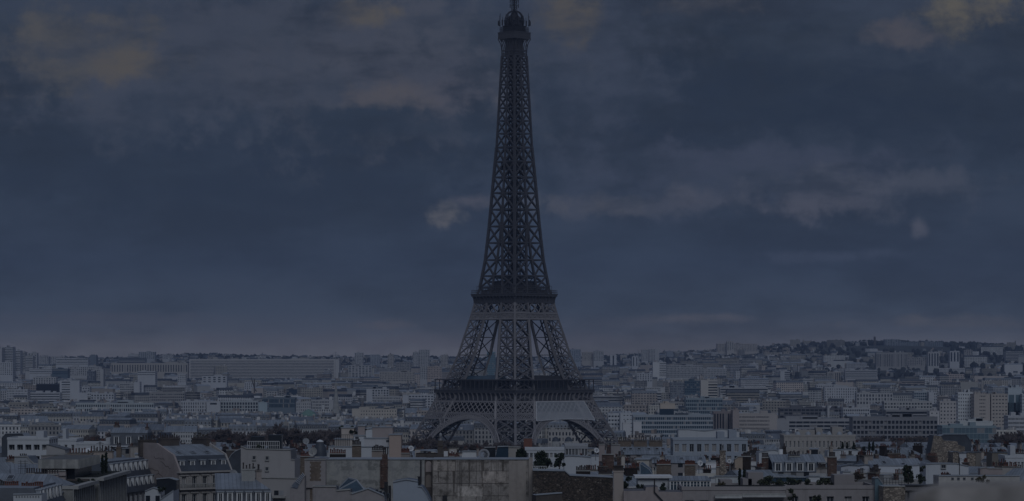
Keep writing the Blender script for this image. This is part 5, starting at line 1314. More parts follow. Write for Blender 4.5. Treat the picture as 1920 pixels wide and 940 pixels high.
    for i in range(7): f = i/6; mb.beam(q[0].lerp(q[1], .35+.65*f)+Vector((0, -.06, .05)), q[3].lerp(q[2], .35+.65*f)+Vector((0, -.06, .05)), .07)
    mb.build('rooflight_bar', M['frame_white'], r)
    # --- cream corner house: front to the right, cracked peach gable to the left
    D0 = 528.; px = 335.; zb = 27.; yaw = .7
    t = thing('corner_house', 'cream stone townhouse with slate mansard, five small dormers and cracked peach gable', 'house', (PX(px, D0), D0, zb), yaw)
    W, dep = 11.6, 13.6; He = PZ(885, D0)-zb; Zt = lambda y: PZ(y, D0)-zb
    mb = MB(); w_, h_, fh, pit = 1.05, 2.25, 3.25, W/5
    grid_wall(mb, 0, W, 0, He-.25, 5, 4, pit, fh, w_, h_, .75, 0, .35, 0, (), CREAM); mb.box(.4, W, .35, dep, 0, He-.25, 0, CREAM)
    mb.build('wall', [M['plaster']], t)
    windows_grid(t, 0, W, He-.25, 5, 4, pit, fh, w_, h_, .3, .75)
    mb = MB()
    for rr in range(3):
        for c in range(5):
            x = pit*(c+.5); z = He-.25-.75-rr*fh
            mb.box(x-w_/2-.22, x-w_/2, -.1, .02, z-h_, z+.2, 0, CREAM).box(x+w_/2, x+w_/2+.22, -.1, .02, z-h_, z+.2, 0, CREAM).box(x-w_/2-.35, x+w_/2+.35, -.25, .02, z+.2, z+.42, 0, CREAM, bottom=True)
        for x in (.0, W-.5, pit*1-.2, pit*4-.2):
            for q in range(8): mb.box(x+.02, x+.42, -.07, .02, He-.6-rr*fh-.35*q-.3, He-.6-rr*fh-.35*q, 0, CREAM)
    mb.build('window_surround', M['plaster'], t)
    for k, (z, o, hh) in enumerate(((He-.25, .55, .3), (He-fh-.1, .75, .28), (He-2*fh-.1, .35, .2))):
        bx(t, 'cornice', 'plaster', -.2, W+.2, -o, .36 if k == 0 else 0, z, z+hh, CREAM)
    bl = MB(); z = He-fh+.18
    for i in range(38): x = .1+(W-.2)*i/37; bl.box(x-.05, x+.05, -.7, -.6, z, z+.7)
    bl.box(0, W, -.74, -.58, z+.7, z+.85); bl.build('balustrade', M['concrete'], t)
    hm = 2.9; ins = 1.9
    mb = MB(); mb.add([(0.4, -.3, He+.06), (W, -.3, He+.06), (W, ins, He+hm), (.4, ins, He+hm), (W, dep, He+hm+2.), (.4, dep, He+hm+2.), (W, dep, He), (.4, dep, He)],
                      [(0, 1, 2, 3)], 0); mb.add([(0.4, ins, He+hm+.003), (W, ins, He+hm+.003), (W, dep*.62, He+hm+1.9), (.4, dep*.62, He+hm+1.9), (W, dep, He+hm+.8), (.4, dep, He+hm+.8)], [(0, 1, 2, 3), (3, 2, 4, 5)], 1)
    mb.build('roof', [M['slate'], M['zinc']], t)
    for i in range(5): dormer(t, pit*(i+.5), .55, He+.75, 1.05, 1.25, 1.3, 'slate')
    for x0_ in (0.02, W-.02):
        mb = MB(); pr = [(-.42, He-.1), (ins-.1, He+hm+.2), (dep*.55, He+hm+2.25), (dep, He+hm+2.25 if x0_ < 1 else He+hm+1.2), (dep, 0), (0, 0), (0, He-.1)]
        mb.add([(x0_-.02, y, z) for y, z in pr]+[(x0_+.38 if x0_ < 1 else x0_+.3, y, z) for y, z in pr], [tuple(range(7))[::1], tuple(range(13, 6, -1))]+[(i, i+7, (i+1) % 7+7, (i+1) % 7) for i in range(7)], 0, PEACH if x0_ < 1 else CREAM)
        mb.build('gable_wall', M['plaster'], t)
    cr = MB(); rg = random.Random(9)
    for _ in range(5):
        p = Vector((-.012, rg.uniform(2, 12), He+rg.uniform(-2.5, 3)))
        for i in range(7): q = p+Vector((0, rg.uniform(.2, .8), rg.uniform(-.2, .5))); cr.beam(p, q, .05); p = q
    cr.build('crack', M['soot'], t)
    chimney(t, 3.2, 8.2, He+hm+1.2, 4.2, .9, 1.9, 8, 'soot', (1, 1, 1), 'pot_dark', 'x'); chimney(t, W-.3, 9.5, He+hm+.8, 5, .8, 2.2, 9, 'soot', (1, 1, 1), 'pot_dark', 'y'); chimney(t, 1.2, 12.5, He+hm+1.2, 3.6, .8, 1.6, 6, 'soot', (1, 1, 1), 'pot_dark', 'x')
    for x in (2.2, 8.6, 5.4): skylight(t, x, ins+.9, He+hm+.35, .9, 1.2, .22)
    # --- modern building with ribbed concrete front facing the avenue, roof garden and cypresses
    t = thing('ribbed_building', 'modern grey building with vertical concrete ribs and a dark planted roof terrace', 'building', (-68.9, 449, 27), R(90)); H = PZ(912.5, 450)-27
    for (a, b, h, o) in ((0, 22, H, 0), (23.6, 57, H+.35, -.6)):
        mb = MB(); mb.box(a, b, .3+o, 15, 0, h, 0, (.7, .7, .7), 1)
        n = int((b-a)/1.9)
        for i in range(n+1): x = a+(b-a)*i/n; mb.box(x-.36, x+.36, .2+o, .3+o, 0, h-.4)
        mb.build('wall', [M['concrete'], M['garden']], t)
        MB().box(a-.2, b+.2, -.55+o, .55+o, h-.38, h+.15, bottom=True).box(a-.2, a+.5, .55+o, 15, h-.38, h+.15).build('parapet', M['concrete'], t)
        for i in range(n):
            x = a+(b-a)*(i+.5)/n; me = pane_mesh(1.1, h-1.2, ('glass', 'grey_metal'), 0, .0); link('window', me, t, (x, .29+o, .6))
    bx(t, 'gap_wall', 'soot', 22.1, 23.5, 1.2, 14, 0, H+.3)
    pz = H+2.1
    mb = MB(); mb.box(23, 42, 3.6, 9, H+.2, pz, 0).build('penthouse', M['glass'], t)
    mb = MB(); mb.box(21, 44, 2.6, 9.4, pz+.002, pz+1.5, 0, (.75, .75, .75), 1)
    for i in range(16): x = 21+23*i/15; mb.box(x-.3, x+.3, 2.5, 2.6, pz, pz+1.5)
    for i in range(4): y = 3.+6*i/3; mb.box(20.9, 21, y-.3, y+.3, pz, pz+1.5)
    mb.build('roof_slab', [M['concrete'], M['gravel_roof']], t)
    leaves('cypress', 'left of two slender black cypresses on the ribbed building terrace', 'tree', 192.4, 852, 890, 6, 494, 'cypress', 'leaf_dark', 11, 'cypress pair on the ribbed building')
    leaves('cypress', 'right, taller of two slender black cypresses on the ribbed building terrace', 'tree', 198.8, 848, 889, 6.2, 496, 'cypress', 'leaf_dark', 12, 'cypress pair on the ribbed building')
    for i, (px, y, w_, d) in enumerate(((160, 902, 34, 468), (215, 889, 30, 497), (180, 893, 20, 492))):
        leaves('terrace_shrub', ('low dark shrubs at the near edge of the ribbed building terrace', 'dark creeping shrubs at the far end of the ribbed building terrace', 'dark shrubs below the two cypresses')[i], 'shrub', px, y-5, y+3, w_, d, 'bush', 'leaf_dark', 20+i)
    # --- next house up the avenue: three tiers of tall white dormers
    t = thing('dormer_house', 'slate roofed avenue house with tiers of tall white dormers seen edge on', 'house', (PX(221, 511), 511, 27), R(80)); H = PZ(925, 515)-27
    mb = MB(); mb.box(0, 24, 0, 14, 0, H, 0, GREY).build('wall', M['fac_town'], t)
    mb = MB(); mb.frustum(0, 24, -.3, 14, H, H+5.8, 1.2, 2.6, 0, 1).build('roof', [M['slate'], M['zinc']], t)
    for tier in range(2):
        for i in range(8): dormer(t, 1.9+2.85*i, .15+tier*1.2, H+.25+tier*2.75, 1.3, 2.35, .9, 'white')
    for i in range(8):
        x = 1.9+2.85*i; link('window', pane_mesh(1.1, 2., ('glass', 'frame_white'), 1, .14), t, (x, -.04, H-2.7))
    chimney(t, 6, 9, H+5.5, 4.5, .8, 1.7, 8, 'plaster', (.38, .32, .28), 'pot', 'y'); chimney(t, 18, 9, H+5.5, 4.5, .8, 1.7, 8, 'plaster', (.38, .32, .28), 'pot_dark', 'y')
    # --- bottom left roofs
    t = thing('corner_house', 'blue slate mansard house with white framed dormers at the bottom left corner', 'house', (-70.3, 424.5, 27), R(90)); H = PZ(945, 436)-27
    MB().box(0, 23, 0, 16, 0, H, 0, GREY).build('wall', M['fac_town'], t)
    MB().frustum(0, 23, -.2, 16, H, H+2.9, 1.3, 1.5, 0, 1).build('roof', [M['slate'], M['zinc']], t)
    for i in range(7): dormer(t, 2.2+3.1*i, .2, H+.3, 1.4, 2.2, .9, 'white' if i % 2 else 'zinc_plain')
    t = thing('zinc_roof_house', 'low house under a broad pale zinc roof at the far left bottom', 'house', (PX(42, 447), 447, 27), -.12); H = PZ(922, 447)-27
    mb = MB().box(-6.5, 5.5, 0, 14, 0, H, 0, BEIGE).build('wall', M['plaster'], t)
    mb = MB(); mb.add([(-6.7, -.3, H), (5.9, -.3, H-.3), (2.8, 6, H+2.5), (-6.7, 6, H+2.6), (6.2, 13, H+.2), (-6.7, 13, H+.2)], [(0, 1, 2, 3), (3, 2, 4, 5), (1, 4, 2)], 0).build('roof', M['zinc'], t)
    skylight(t, -3.2, 3.6, H+1.7, 1.1, 1.5, .39)
    r, L = block('chimney_wall', 'long brown chimney wall with a row of red pots at the far left bottom', 'wall', [(39, 916), (80, 916.5)], 432, 1., 'brick', tint=(1, 1, 1), cap='concrete')
    a, z = L(41, 915.7); b = L(78, 916)[0]
    for i in range(10): link('chimney_pot', pot_mesh('pot'), r, (a+(b-a)*i/9, .45, z+.2)).scale = (1.25, 1.25, rng.uniform(.75, 1.1))
    r, L = block('chimney_wall', 'sooty chimney wall with red pots cut by the left picture edge', 'wall', [(-6, 913), (35, 914)], 434, 1., 'soot', cap='concrete')
    a, z = L(-2, 913); b = L(32, 914)[0]
    for i in range(10): link('chimney_pot', pot_mesh('pot' if i > 2 else 'pot_dark'), r, (a+(b-a)*i/9, .45, z+.2)).scale = (1.2, 1.2, rng.uniform(.75, 1.2))
    r, L = block('parapet_house', 'white parapet with small dark arches below the red pot chimney wall', 'house', [(25, 928), (78, 927)], 424, 5, 'smooth_wall', tint=WHITE, cap='zinc_plain')
    for i in range(9): win(r, L, 31+5.2*i, 931.5, 2.4, 3.4, 424, frame=False)
    # peach chimney stacks
    for (a, b, y, d, n, lab) in ((48, 65, 890, 462, 4, 'small low peach chimney stack left of the longer corniced one'), (66, 109, 891, 456, 9, 'low peach chimney stack with cornice left of the ribbed penthouse slab'), (90, 123, 884, 470, 6, 'pale low chimney stack with dark pots behind the corniced one')):
        r, L = block('chimney_wall', lab, 'wall', [(a, y), (b, y-.4)], d, 1.2, 'plaster', tint=PEACH, cap='concrete'); x0, z = L(a+2, y); x1 = L(b-2, y)[0]
        for i in range(n): link('chimney_pot', pot_mesh('pot_dark'), r, (x0+(x1-x0)*i/(n-1), .5, z+.2))
        bx(r, 'cornice', 'plaster', x0-.25, x1+.25, -.28, 0, z-.75, z-.5, PEACH)
    t = thing('zinc_roof_house', 'small zinc roof with a ridge rising behind the peach chimney stacks', 'house', (PX(70, 500), 500, 27), .2); H = PZ(888, 500)-27
    MB().box(-4.5, 3, 0, 9, 0, H, 0, BEIGE).build('wall', M['plaster'], t)
    MB().add([(-4.6, -.2, H), (3.1, -.2, H), (3.1, 5, H+1.5), (-4.6, 5, H+1.5), (3.1, 9, H), (-4.6, 9, H)], [(0, 1, 2, 3), (3, 2, 4, 5), (0, 3, 5), (1, 4, 2)], 0).build('roof', M['zinc'], t)
    for i, px in enumerate((39, 47)):
        t = thing('aerial', ('left of two thin aerials before the concave grey gable', 'right of two thin aerials before the concave grey gable')[i], 'aerial', (PX(px, 480), 480, PZ(892, 480))); mb = MB().beam((0, 0, -2), (0, 0, 2.6), .08)
        for q in range(4): mb.beam((-.5, 0, 1.2+.4*q), (.5, 0, 1.2+.4*q), .05)
        mb.build('pole', M['black_metal'], t)
    # concave grey gable, beige walls, terraces
    block('gable_house', 'blue-grey gable wall with a concave sloping shoulder, left', 'house', [(27, 857), (51, 857), (55, 863), (63, 870), (75, 872), (88, 875)], 560, 10, 'smooth_wall', tint=(.36, .38, .41), cap='concrete')
    r, L = block('blank_wall', 'long low beige blank wall with a roof dome behind the cypresses', 'wall', [(77, 855), (122, 853), (123, 851), (165, 849), (182, 849.5), (190, 854)], 640, 10, 'smooth_wall', tint=BEIGE, cap='concrete')
    x, z = L(163, 849); MB().lathe([(1.7, 0), (1.5, .4), (.9, .75), (.05, .95)], (x, 3, z), 14).build('roof_dome', M['white'], r)
    block('blank_wall', 'grey-beige wall with a top sloping down to the right, behind the long beige wall', 'wall', [(87, 834.5), (92, 835), (122, 843), (122.5, 846)], 655, 9, 'smooth_wall', tint=(.38, .37, .37), cap='zinc_dark')
    leaves('roof_pine', 'round dark pine on a terrace before the long beige wall', 'tree', 127, 857, 873, 22, 560, 'pine', 'leaf_dark', 31, density=1.6)
    leaves('terrace_shrub', 'dark spreading shrub between round pine and cypresses', 'shrub', 162, 865, 873, 20, 560, 'bush', 'leaf_dark', 32)
    slab('apartment_block', 'white modern flats with dark recessed balconies at left below the far townhouses', 14, 92, 825, 720, 14, 5, 3, wall=WHITE, wr=.72, hr=.5, fh=2.9, roof='zinc_plain', head=1.2, gap=1.2)
    r, L = block('attic_house', 'dark rounded attic roof with pale ends on top of the white modern flats', 'house', [(3, 822), (10, 814), (42, 813), (48, 822)], 760, 10, 'slate', cap='zinc_plain')
    slab('apartment_block', 'white terrace house with two dark openings right of the white modern flats', 104, 143, 827, 745, 12, 3, 2, wall=WHITE, wr=.4, hr=.5, roof='zinc_plain')
    slab('apartment_block', 'long white house with small windows and a tall vent pipe, left', 143, 207, 834, 740, 12, 6, 2, wall=WHITE, wr=.3, hr=.45, roof='zinc_plain')
    townhouse(PX(241, 735), 735, 9.5, 12, PZ(838, 735)-27, 27, 0, WHITE, 'mansard', 0, 'white house with blue slate mansard and three dormers above the cracked peach gable', None, 77)
    r, L = block('zinc_roof_house', 'blue zinc gable roof sloping right beside the cypresses', 'house', [(193, 852), (197, 845), (223, 859), (225, 868)], 600, 10, 'zinc', roof='zinc')
    t = thing('chimney_stack', 'single brown chimney stack right of the blue zinc gable', 'chimney', (PX(223, 590), 590, 50)); z = PZ(840, 590)-50; MB().box(-.5, .5, -.5, .5, -6, z).box(-.6, .6, -.6, .6, z, z+.2, 0, bottom=True).build('shaft', M['brick_brown'], t)
    for i in range(3): link('chimney_pot', pot_mesh('pot_dark'), t, (-.3+.3*i, 0, z+.2))
    block('glass_pavilion', 'low dark glazed pavilion with a zinc top left of the cream corner house', 'building', [(293, 899), (317, 897), (331, 901)], 515, 5, 'glass', cap='zinc_plain')
    leaves('terrace_shrub', 'dark shrub beside the dark glazed pavilion', 'shrub', 303, 911, 922, 15, 500, 'bush', 'leaf_dark', 41)
    block('parapet_house', 'pale sloping parapet roof below the dark shrub and cream corner house', 'house', [(300, 938), (325, 921)], 480, 8, 'smooth_wall', tint=(.42, .45, .5), cap='zinc_plain')
    block('dormer_house', 'small white house with slatted dormers below the peach gable', 'house', [(272, 922), (288, 915), (301, 920)], 500, 6, 'fac_tight', tint=WHITE, cap='zinc_plain')
    block('curved_roof_house', 'dark slate curved roof house left of the four window gable', 'house', [(423, 874), (427, 864), (434, 853), (441, 847), (452, 842)], 600, 9, 'slate', cap='zinc_plain')
    block('blank_wall', 'dark party wall rising behind the dark slate curved roof', 'wall', [(424, 845), (447, 845)], 615, 5, 'soot', cap='concrete')
    r, L = block('stone_gable', 'sooty stone gable with sloping top behind the cream corner house', 'wall', [(312, 825), (328, 823), (334, 838)], 760, 8, 'rubble', cap='concrete')
    block('dark_box', 'dark blue cubic attic among pale walls behind the peach gable', 'building', [(276, 825), (290, 824)], 770, 8, 'sign_blue')
    # zinc mansard with dormers at bottom, chimneys
    t = thing('zinc_roof_house', 'zinc roofed house with a line of small dormers below the four window gable', 'house', (PX(474, 470), 470, 27), .12); H = PZ(944, 470)-27
    MB().box(-6, 3.3, 0, 13, 0, H, 0, GREY).build('wall', M['fac_town'], t)
    mb = MB(); mb.add([(-6.1, -.2, H), (3.4, -.2, H), (2.9, 1.1, H+2.3), (-6.1, 1.1, H+2.3)], [(0, 1, 2, 3)], 0); mb.add([(-6.1, 1.1, H+2.303), (2.9, 1.1, H+2.303), (-.8, 10, H+4.6), (-6.1, 10, H+4.6), (3.4, -.2, H), (3.4, 11, H+.5)], [(0, 1, 2, 3), (1, 5, 2)], 1); mb.add([(3.4, -.2, H), (3.4, 11, H+.5), (2.9, 1.1, H+2.3)], [(0, 1, 2)], 0)
    mb.build('roof', [M['slate'], M['zinc']], t)
    for i in range(6): dormer(t, -5.3+1.55*i, -.05, H+.15, 1.0, 1.7, 1.3, 'slate')
    chimney(t, -.6, 6, H+3.6, 2.2, .9, 1.9, 4, 'concrete', (1, 1, 1), 'pot_dark', 'x'); chimney(t, 1.2, 8.5, H+3, 4, .9, 2.2, 7, 'plaster', (.34, .3, .28), 'pot_dark', 'y')
    r, L = block('chimney_wall', 'beige chimney block with a row of dark pots under the big mesh dish', 'wall', [(433, 905), (455, 904)], 500, 2, 'plaster', tint=BEIGE, cap='concrete')
    a, z = L(435, 904.5); b = L(453, 904)[0]
    for i in range(6): link('chimney_pot', pot_mesh('pot_dark'), r, (a+(b-a)*i/5, .8, z+.2))
    # bottom centre: skylight roof, stone gable, blue-grey gable
    r, L = block('parapet_house', 'beige stone parapet house with stepped cornices at bottom centre', 'house', [(586, 913), (630, 913.5), (631, 921), (656, 919), (657, 926), (688, 926)], 430, 6, 'plaster', tint=BEIGE, cap='concrete')
    t = thing('rooflight', 'blue glazed hipped rooflight with zinc ridges behind the beige parapet', 'roof', (PX(655, 440), 440, PZ(927, 440)))
    mb = MB(); mb.box(-2.4, 2.6, 0, 6, -6, .3, 0); mb.build('drum', M['concrete'], t)
    mb = MB(); A = [(-2.4, 0, .3), (2.6, 0, .3), (2.6, 6, .3), (-2.4, 6, .3), (1.0, 2.2, 2.1), (-.4, 4.6, 2.3)]
    mb.add(A, [(0, 1, 4), (1, 2, 5, 4), (2, 3, 5), (3, 0, 4, 5)], 0).build('glazing', M['glass_blue'], t)
    mb = MB()
    for i, j in ((0, 4), (1, 4), (4, 5), (5, 2), (5, 3), (0, 1), (1, 2), (0, 3)): mb.beam(A[i], A[j], .2)
    mb.build('ridge', M['zinc_plain'], t)
    r, L = block('stone_gable', 'low beige stone gable with a shallow pitched top at bottom centre', 'house', [(660, 927), (690, 917), (720, 930), (722, 940)], 424, 7, 'plaster', tint=BEIGE, cap='zinc_plain')
    for i in range(4): bx(r, 'rooflight', 'glass', 1.0+.55*i, 1.35+.55*i, 1.2, 2.4, PZ(923+2.4*i, 424)-27-.4, PZ(919+2.4*i, 424)-27)
    r, L = block('gable_house', 'tall blue-grey gable house with a pitched zinc edge before the stained wall', 'house', [(737, 905), (743, 903.5), (762, 900), (783, 903.5), (783.5, 913), (791, 914), (800, 927), (806, 940)], 432, 9, 'smooth_wall', tint=(.36, .4, .46), cap='zinc_plain')
    t = thing('flue_pipe', 'black double flue rising between the brick breast and blue-grey gable', 'flue', (PX(724, 440), 440, PZ(922, 440))); z = PZ(904, 440)-PZ(922, 440)
    MB().box(-.28, .28, -.25, .25, -5, z).build('pipe', M['black_metal'], t); MB().box(.35, .75, -.2, .2, -5, z*.62).build('pipe', M['black_metal'], t)
    t = thing('flue_pipe', 'black square flue on the right shoulder of the blue-grey gable', 'flue', (PX(786, 436), 436, PZ(914, 436))); z = PZ(895, 436)-PZ(914, 436)
    MB().box(-.2, .2, -.2, .2, -.5, z).box(-.3, .3, -.3, .3, z, z+.12, 0, bottom=True).build('pipe', M['black_metal'], t); bx(t, 'base', 'black_metal', -.5, .5, -.3, .3, -.6, -.2)
    # --- things standing on top of the long walls
    for i, (a, b, y, n, m, lab) in enumerate(((563, 588, 857, 9, 'pot', 'low chimney wall with red pots above the beige end pavilion'), (618, 648, 852, 9, 'pot', 'red pot chimney wall left of the peach terraced house'), (660, 677, 836, 6, 'pot_dark', 'brick chimney wall with dark pots before the white terraced house'),
            (697, 722, 846, 8, 'pot_dark', 'long chimney wall with dark pots under the peach block'), (752, 768, 851, 6, 'pot', 'orange pot chimney wall behind the grey party wall'), (833, 852, 857, 6, 'pot', 'reddish pot stack behind the stained wall left end'), (930, 940, 855, 4, 'pot', 'small cream pots beside the round fan on the stained wall'),
            (1080, 1107, 884, 9, 'pot_dark', 'dark chimney wall with many pots above the rubble wall'), (1122, 1148, 891, 10, 'pot_dark', 'long dark chimney wall with pots at the right end of the rubble wall'), (1231, 1258, 872, 11, 'pot', 'chimney wall with a dense red row of pots by the blue glass roof'),
            (1284, 1304, 873, 9, 'pot', 'bright terracotta chimney stack above the greenhouse terrace'), (1343, 1370, 876, 10, 'pot', 'long dark sloping chimney with orange pots behind the greenhouse'), (1393, 1408, 857, 6, 'pot_dark', 'chimney wall with dark pots above the tan wall'), (1478, 1500, 857, 7, 'pot_dark', 'dark cluster of pots on the dormered zinc roof ridge'))):
        D = 520+rng.uniform(0, 30) if b > 930 or b < 600 else 535
        if b > 1200: D = 560
        r, L = block('chimney_stack', lab, 'chimney', [(a, y), (b, y)], D, .9, rng.choice(('plaster', 'brick_brown', 'soot')), tint=(.34, .29, .26), cap='concrete', base=PZ(y, D)-9)
        x0, z = L(a+1.5, y); x1 = L(b-1.5, y)[0]
        for q in range(n): link('chimney_pot', pot_mesh(m), r, (x0+(x1-x0)*q/(n-1), .4, z+.18)).scale = (1.1, 1.1, rng.uniform(.7, 1.3))
    # peach and white terraced house behind the grey wall
    def stack(name, parts, D, depth, lab, cat='house'):
        t = None
        r, L = block(name, lab, cat, parts[0][0], D, depth, 'smooth_wall', tint=parts[0][1], cap='zinc_plain')
        xr, zr = r.location.x, r.location.z
        for i, (ol, tint, dy) in enumerate(parts[1:]):
            pts = [L(*p) for p in ol]; poly = [(pts[0][0], 0), (pts[-1][0], 0)]+pts[::-1]
            MB().prism(poly, dy, dy+depth*.6, 0, 1, tint).build('wing', [M['smooth_wall'], M['zinc_plain']], r)
            MB().box(pts[0][0]-.15, pts[-1][0]+.15, dy-.15, dy+depth*.6+.1, max(p[1] for p in pts)+.004, max(p[1] for p in pts)+.22, bottom=True).build('coping', M['zinc_plain'], r)
        return r, L
    r, L = stack('terraced_house', [([(616, 838), (738, 839)], WHITE, 0), ([(626, 825), (670, 825)], (.5, .46, .43), 1.5), ([(663, 818), (683, 818)], WHITE, .8), ([(670, 800), (683, 800)], PEACH, 2.5), ([(638, 804), (662, 804)], (.5, .44, .4), 4), ([(683, 823), (738, 824)], (.52, .52, .54), .9),
                         ([(697, 802.5), (735, 802.5)], PEACH, 3.), ([(684, 808), (698, 805)], WHITE, 3.2), ([(702, 797), (707, 797)], PEACH, 4), ([(722, 796.5), (732, 796.5)], PEACH, 4.2), ([(730, 816), (752, 816)], (.48, .38, .33), -.6)], 620, 12, 'stepped peach and white terraced house with flat roofs left of the tower foot')
    for px, py, w_, h_ in ((669, 821.5, 7, 4), (727, 827.5, 7, 4)): win(r, L, px, py, w_, h_, 620, y=.75 if px < 700 else .86, frame=False)
    a, z = L(617, 838); b = L(655, 838)[0]; mb = MB()
    for i in range(12): x = a+(b-a)*i/11; mb.beam((x, .3, z), (x, .3, z+2.6), .08)
    mb.beam((a, .3, z+2.6), (b, .3, z+2.6), .1).build('railing', M['black_metal'], r)
    leaves('roof_hedge', 'dark hedge on the top terrace of the peach terraced house', 'hedge', 648, 796, 804, 26, 626, 'bush', 'leaf_dark', 51)
    leaves('roof_hedge', 'small dark hedge beside the upper peach block', 'hedge', 662, 806, 812, 12, 624, 'bush', 'leaf_dark', 52)
    # dome, dishes
    t = thing('slate_dome', 'tall blue slate dome with a pale lantern cap behind the beige dish', 'dome', (PX(600, 760), 760, 27)); z0 = PZ(856, 760)-27; z1 = PZ(829, 760)-27
    MB().lathe([(2.0, 0), (2.0, z0)], n=20).build('drum', M['concrete'], t); q = z1-z0
    mb = MB().lathe([(1.8, z0), (1.75, z0+q*.3), (1.5, z0+q*.65), (1.05, z0+q*.9), (.8, z1)], n=20); mb.build('dome', M['slate'], t); MB().lathe([(.95, z1), (.95, z1+.2), (.6, z1+.45), (.1, z1+.6)], n=16).build('lantern', M['white'], t)
    dish(573.5, 828, 640, .75, 'grey mesh satellite dish against the dark trees left of the slate dome', 'grey_metal', .2)
    dish(587.5, 848, 520, .85, 'large beige satellite dish on the beige end pavilion roof', 'concrete', -.4)
    dish(437.5, 889, 500, .75, 'big round mesh dish between cream corner house and four window gable', 'grey_metal', .5)
    dish(770.5, 841.5, 560, .58, 'white satellite dish behind the grey party wall, left of the tower', 'white', .1)
    dish(1118, 845, 560, .55, 'white satellite dish near the right foot of the tower', 'white', .3)
    dish(848, 848, 560, .35, 'small white dish beside the dark vent stack behind the stained wall', 'white', -.2)
    dish(1312, 869, 560, .6, 'white dish right of the bright terracotta stack', 'white', .4)
    dish(1458, 836, 600, .55, 'pale dish near the white cylinder above the zinc dormer roof', 'grey_metal', .2)
    dish(1368, 865, 540, .45, 'small white dish behind the two terrace cypresses', 'white', -.3)
    # machinery on the stained wall
    t = thing('round_fan', 'large round spoked ventilator standing on the stained wall roof', 'ventilator', (PX(907.5, 505), 505, PZ(861, 505))); rr = .82
    mb = MB(); n = 28
    for i in range(n):
        a, b = 2*math.pi*i/n, 2*math.pi*(i+1)/n; mb.beam((rr*math.cos(a), 0, .85+rr*math.sin(a)), (rr*math.cos(b), 0, .85+rr*math.sin(b)), .12, .35)
    mb.build('rim', M['grey_metal'], t); mb = MB()
    for i in range(12): a = 2*math.pi*i/12; mb.beam((0, 0, .85), (rr*math.cos(a), 0, .85+rr*math.sin(a)), .06)
    mb.build('spoke', M['grey_metal'], t); bx(t, 'base', 'black_metal', -.5, .5, -.3, .3, -.2, .06)
    block('plant_box', 'dark blue cubic plant room with a slanted left side on the stained wall roof', 'building', [(929, 857), (933, 838.5), (953, 838)], 520, 5, 'sign_blue', base=45, cap='zinc_plain')
    block('plant_box', 'cream cubic rooftop room right of the dark blue plant room', 'building', [(953.3, 839), (976, 839.5)], 521, 5, 'smooth_wall', tint=CREAM, base=45, cap='concrete')
    block('steel_frame', 'grey framed rooftop cabin left of the dark blue plant room', 'building', [(908, 840), (929, 839.5)], 530, 4, 'glass', base=45, cap='grey_metal')
    r, L = block('white_hut', 'small white rooftop hut with a pitched edge above the stained wall', 'hut', [(866, 851), (868.5, 847), (893, 847), (894, 857)], 530, 4, 'white', base=45, cap='zinc_plain')
    t = thing('vent_stack', 'tall dark vent stack with a square opening behind the stained wall', 'chimney', (PX(826, 530), 530, 45)); z = PZ(826, 530)-45
    MB().box(-.55, .45, -.5, .5, 0, z).box(-.75, 1.2, -.6, .6, z-1.1, z-.95, bottom=True).box(.5, 1.5, -.4, .4, 0, z-1.6).build('shaft', M['soot'], t); MB().lathe([(.28, z), (.2, z+.6), (.28, z+.65), (.25, z+1.2), (.1, z+1.4)], n=10).build('cowl', M['grey_metal'], t); MB().box(.62, 1.38, -.43, -.405, z-3, z-2).build('opening', M['white'], t)
    t = thing('roof_canopy', 'low curved pale zinc roof behind the grey party wall', 'roof', (PX(802, 560), 560, PZ(850, 560))); n = 10; mb = MB()
    P = [(-2.4+4.8*i/n, .55*math.sin(math.pi*(.15+.85*i/n))) for i in range(n+1)]
    for (a, za), (b, zb_) in zip(P, P[1:]): mb.quad((a, -2, za), (b, -2, zb_), (b, 3, zb_), (a, 3, za), 0)
    mb.build('sheet', M['zinc_plain'], t); bx(t, 'base', 'soot', -2.3, 2.3, -1.9, 2.9, -6, -.02)
    # pines, railing, white houses right of the stained wall
    for i, (px, ya, yb, w_, d, lab) in enumerate(((977, 843, 862, 24, 512, 'small dark pine at the right end of the stained wall'), (1018, 847, 883, 36, 520, 'broad dark pine on the terrace above the rubble wall'), (1049, 850, 882, 22, 524, 'thin dark pine, rightmost above the rubble wall'))):
        leaves('roof_pine', lab, 'tree', px, ya, yb, w_, d, 'pine', 'leaf_dark', 60+i, density=2.4 if i < 2 else 1.2)
    t = thing('terrace_railing', 'white terrace railing before the broad dark pine', 'railing', (PX(1012, 500), 500, PZ(883, 500))); mb = MB()
    for i in range(9): x = -1.2+2.4*i/8; mb.beam((x, 0, -.3), (x, 0, .8), .05)
    mb.beam((-1.2, 0, .8), (1.2, 0, .8), .06).build('bar', M['frame_white'], t)
    slab('apartment_block', 'white terraced flats with metal balcony frames right of the tower foot', 985, 1075, 845, 800, 14, 12, 3, wall=WHITE, wr=.7, hr=.5, fh=2.7, roof='zinc_plain', head=.7, pent=-1)
    slab('apartment_block', 'white gridded balcony house right of the white terraced flats', 1060, 1102, 838, 770, 12, 7, 3, wall=(.42, .43, .46), wr=.85, hr=.7, fh=2.6, roof='zinc_plain', head=.5, pent=-1)
    r, L = block('white_house', 'plain white stepped house above the right end of the rubble wall', 'house', [(1058, 857), (1064, 855), (1085, 856), (1108, 858)], 560, 9, 'smooth_wall', tint=WHITE, cap='zinc_plain')
    r, L = block('white_house', 'plain white cubic house left of the brown chimney at right foot of tower', 'house', [(1108.5, 855), (1123, 855)], 575, 9, 'smooth_wall', tint=WHITE, cap='zinc_plain')
    r, L = block('chimney_stack', 'wide dark brown brick chimney right of the white cubic house', 'chimney', [(1129, 853), (1151, 853)], 580, 2, 'brick', cap='concrete')
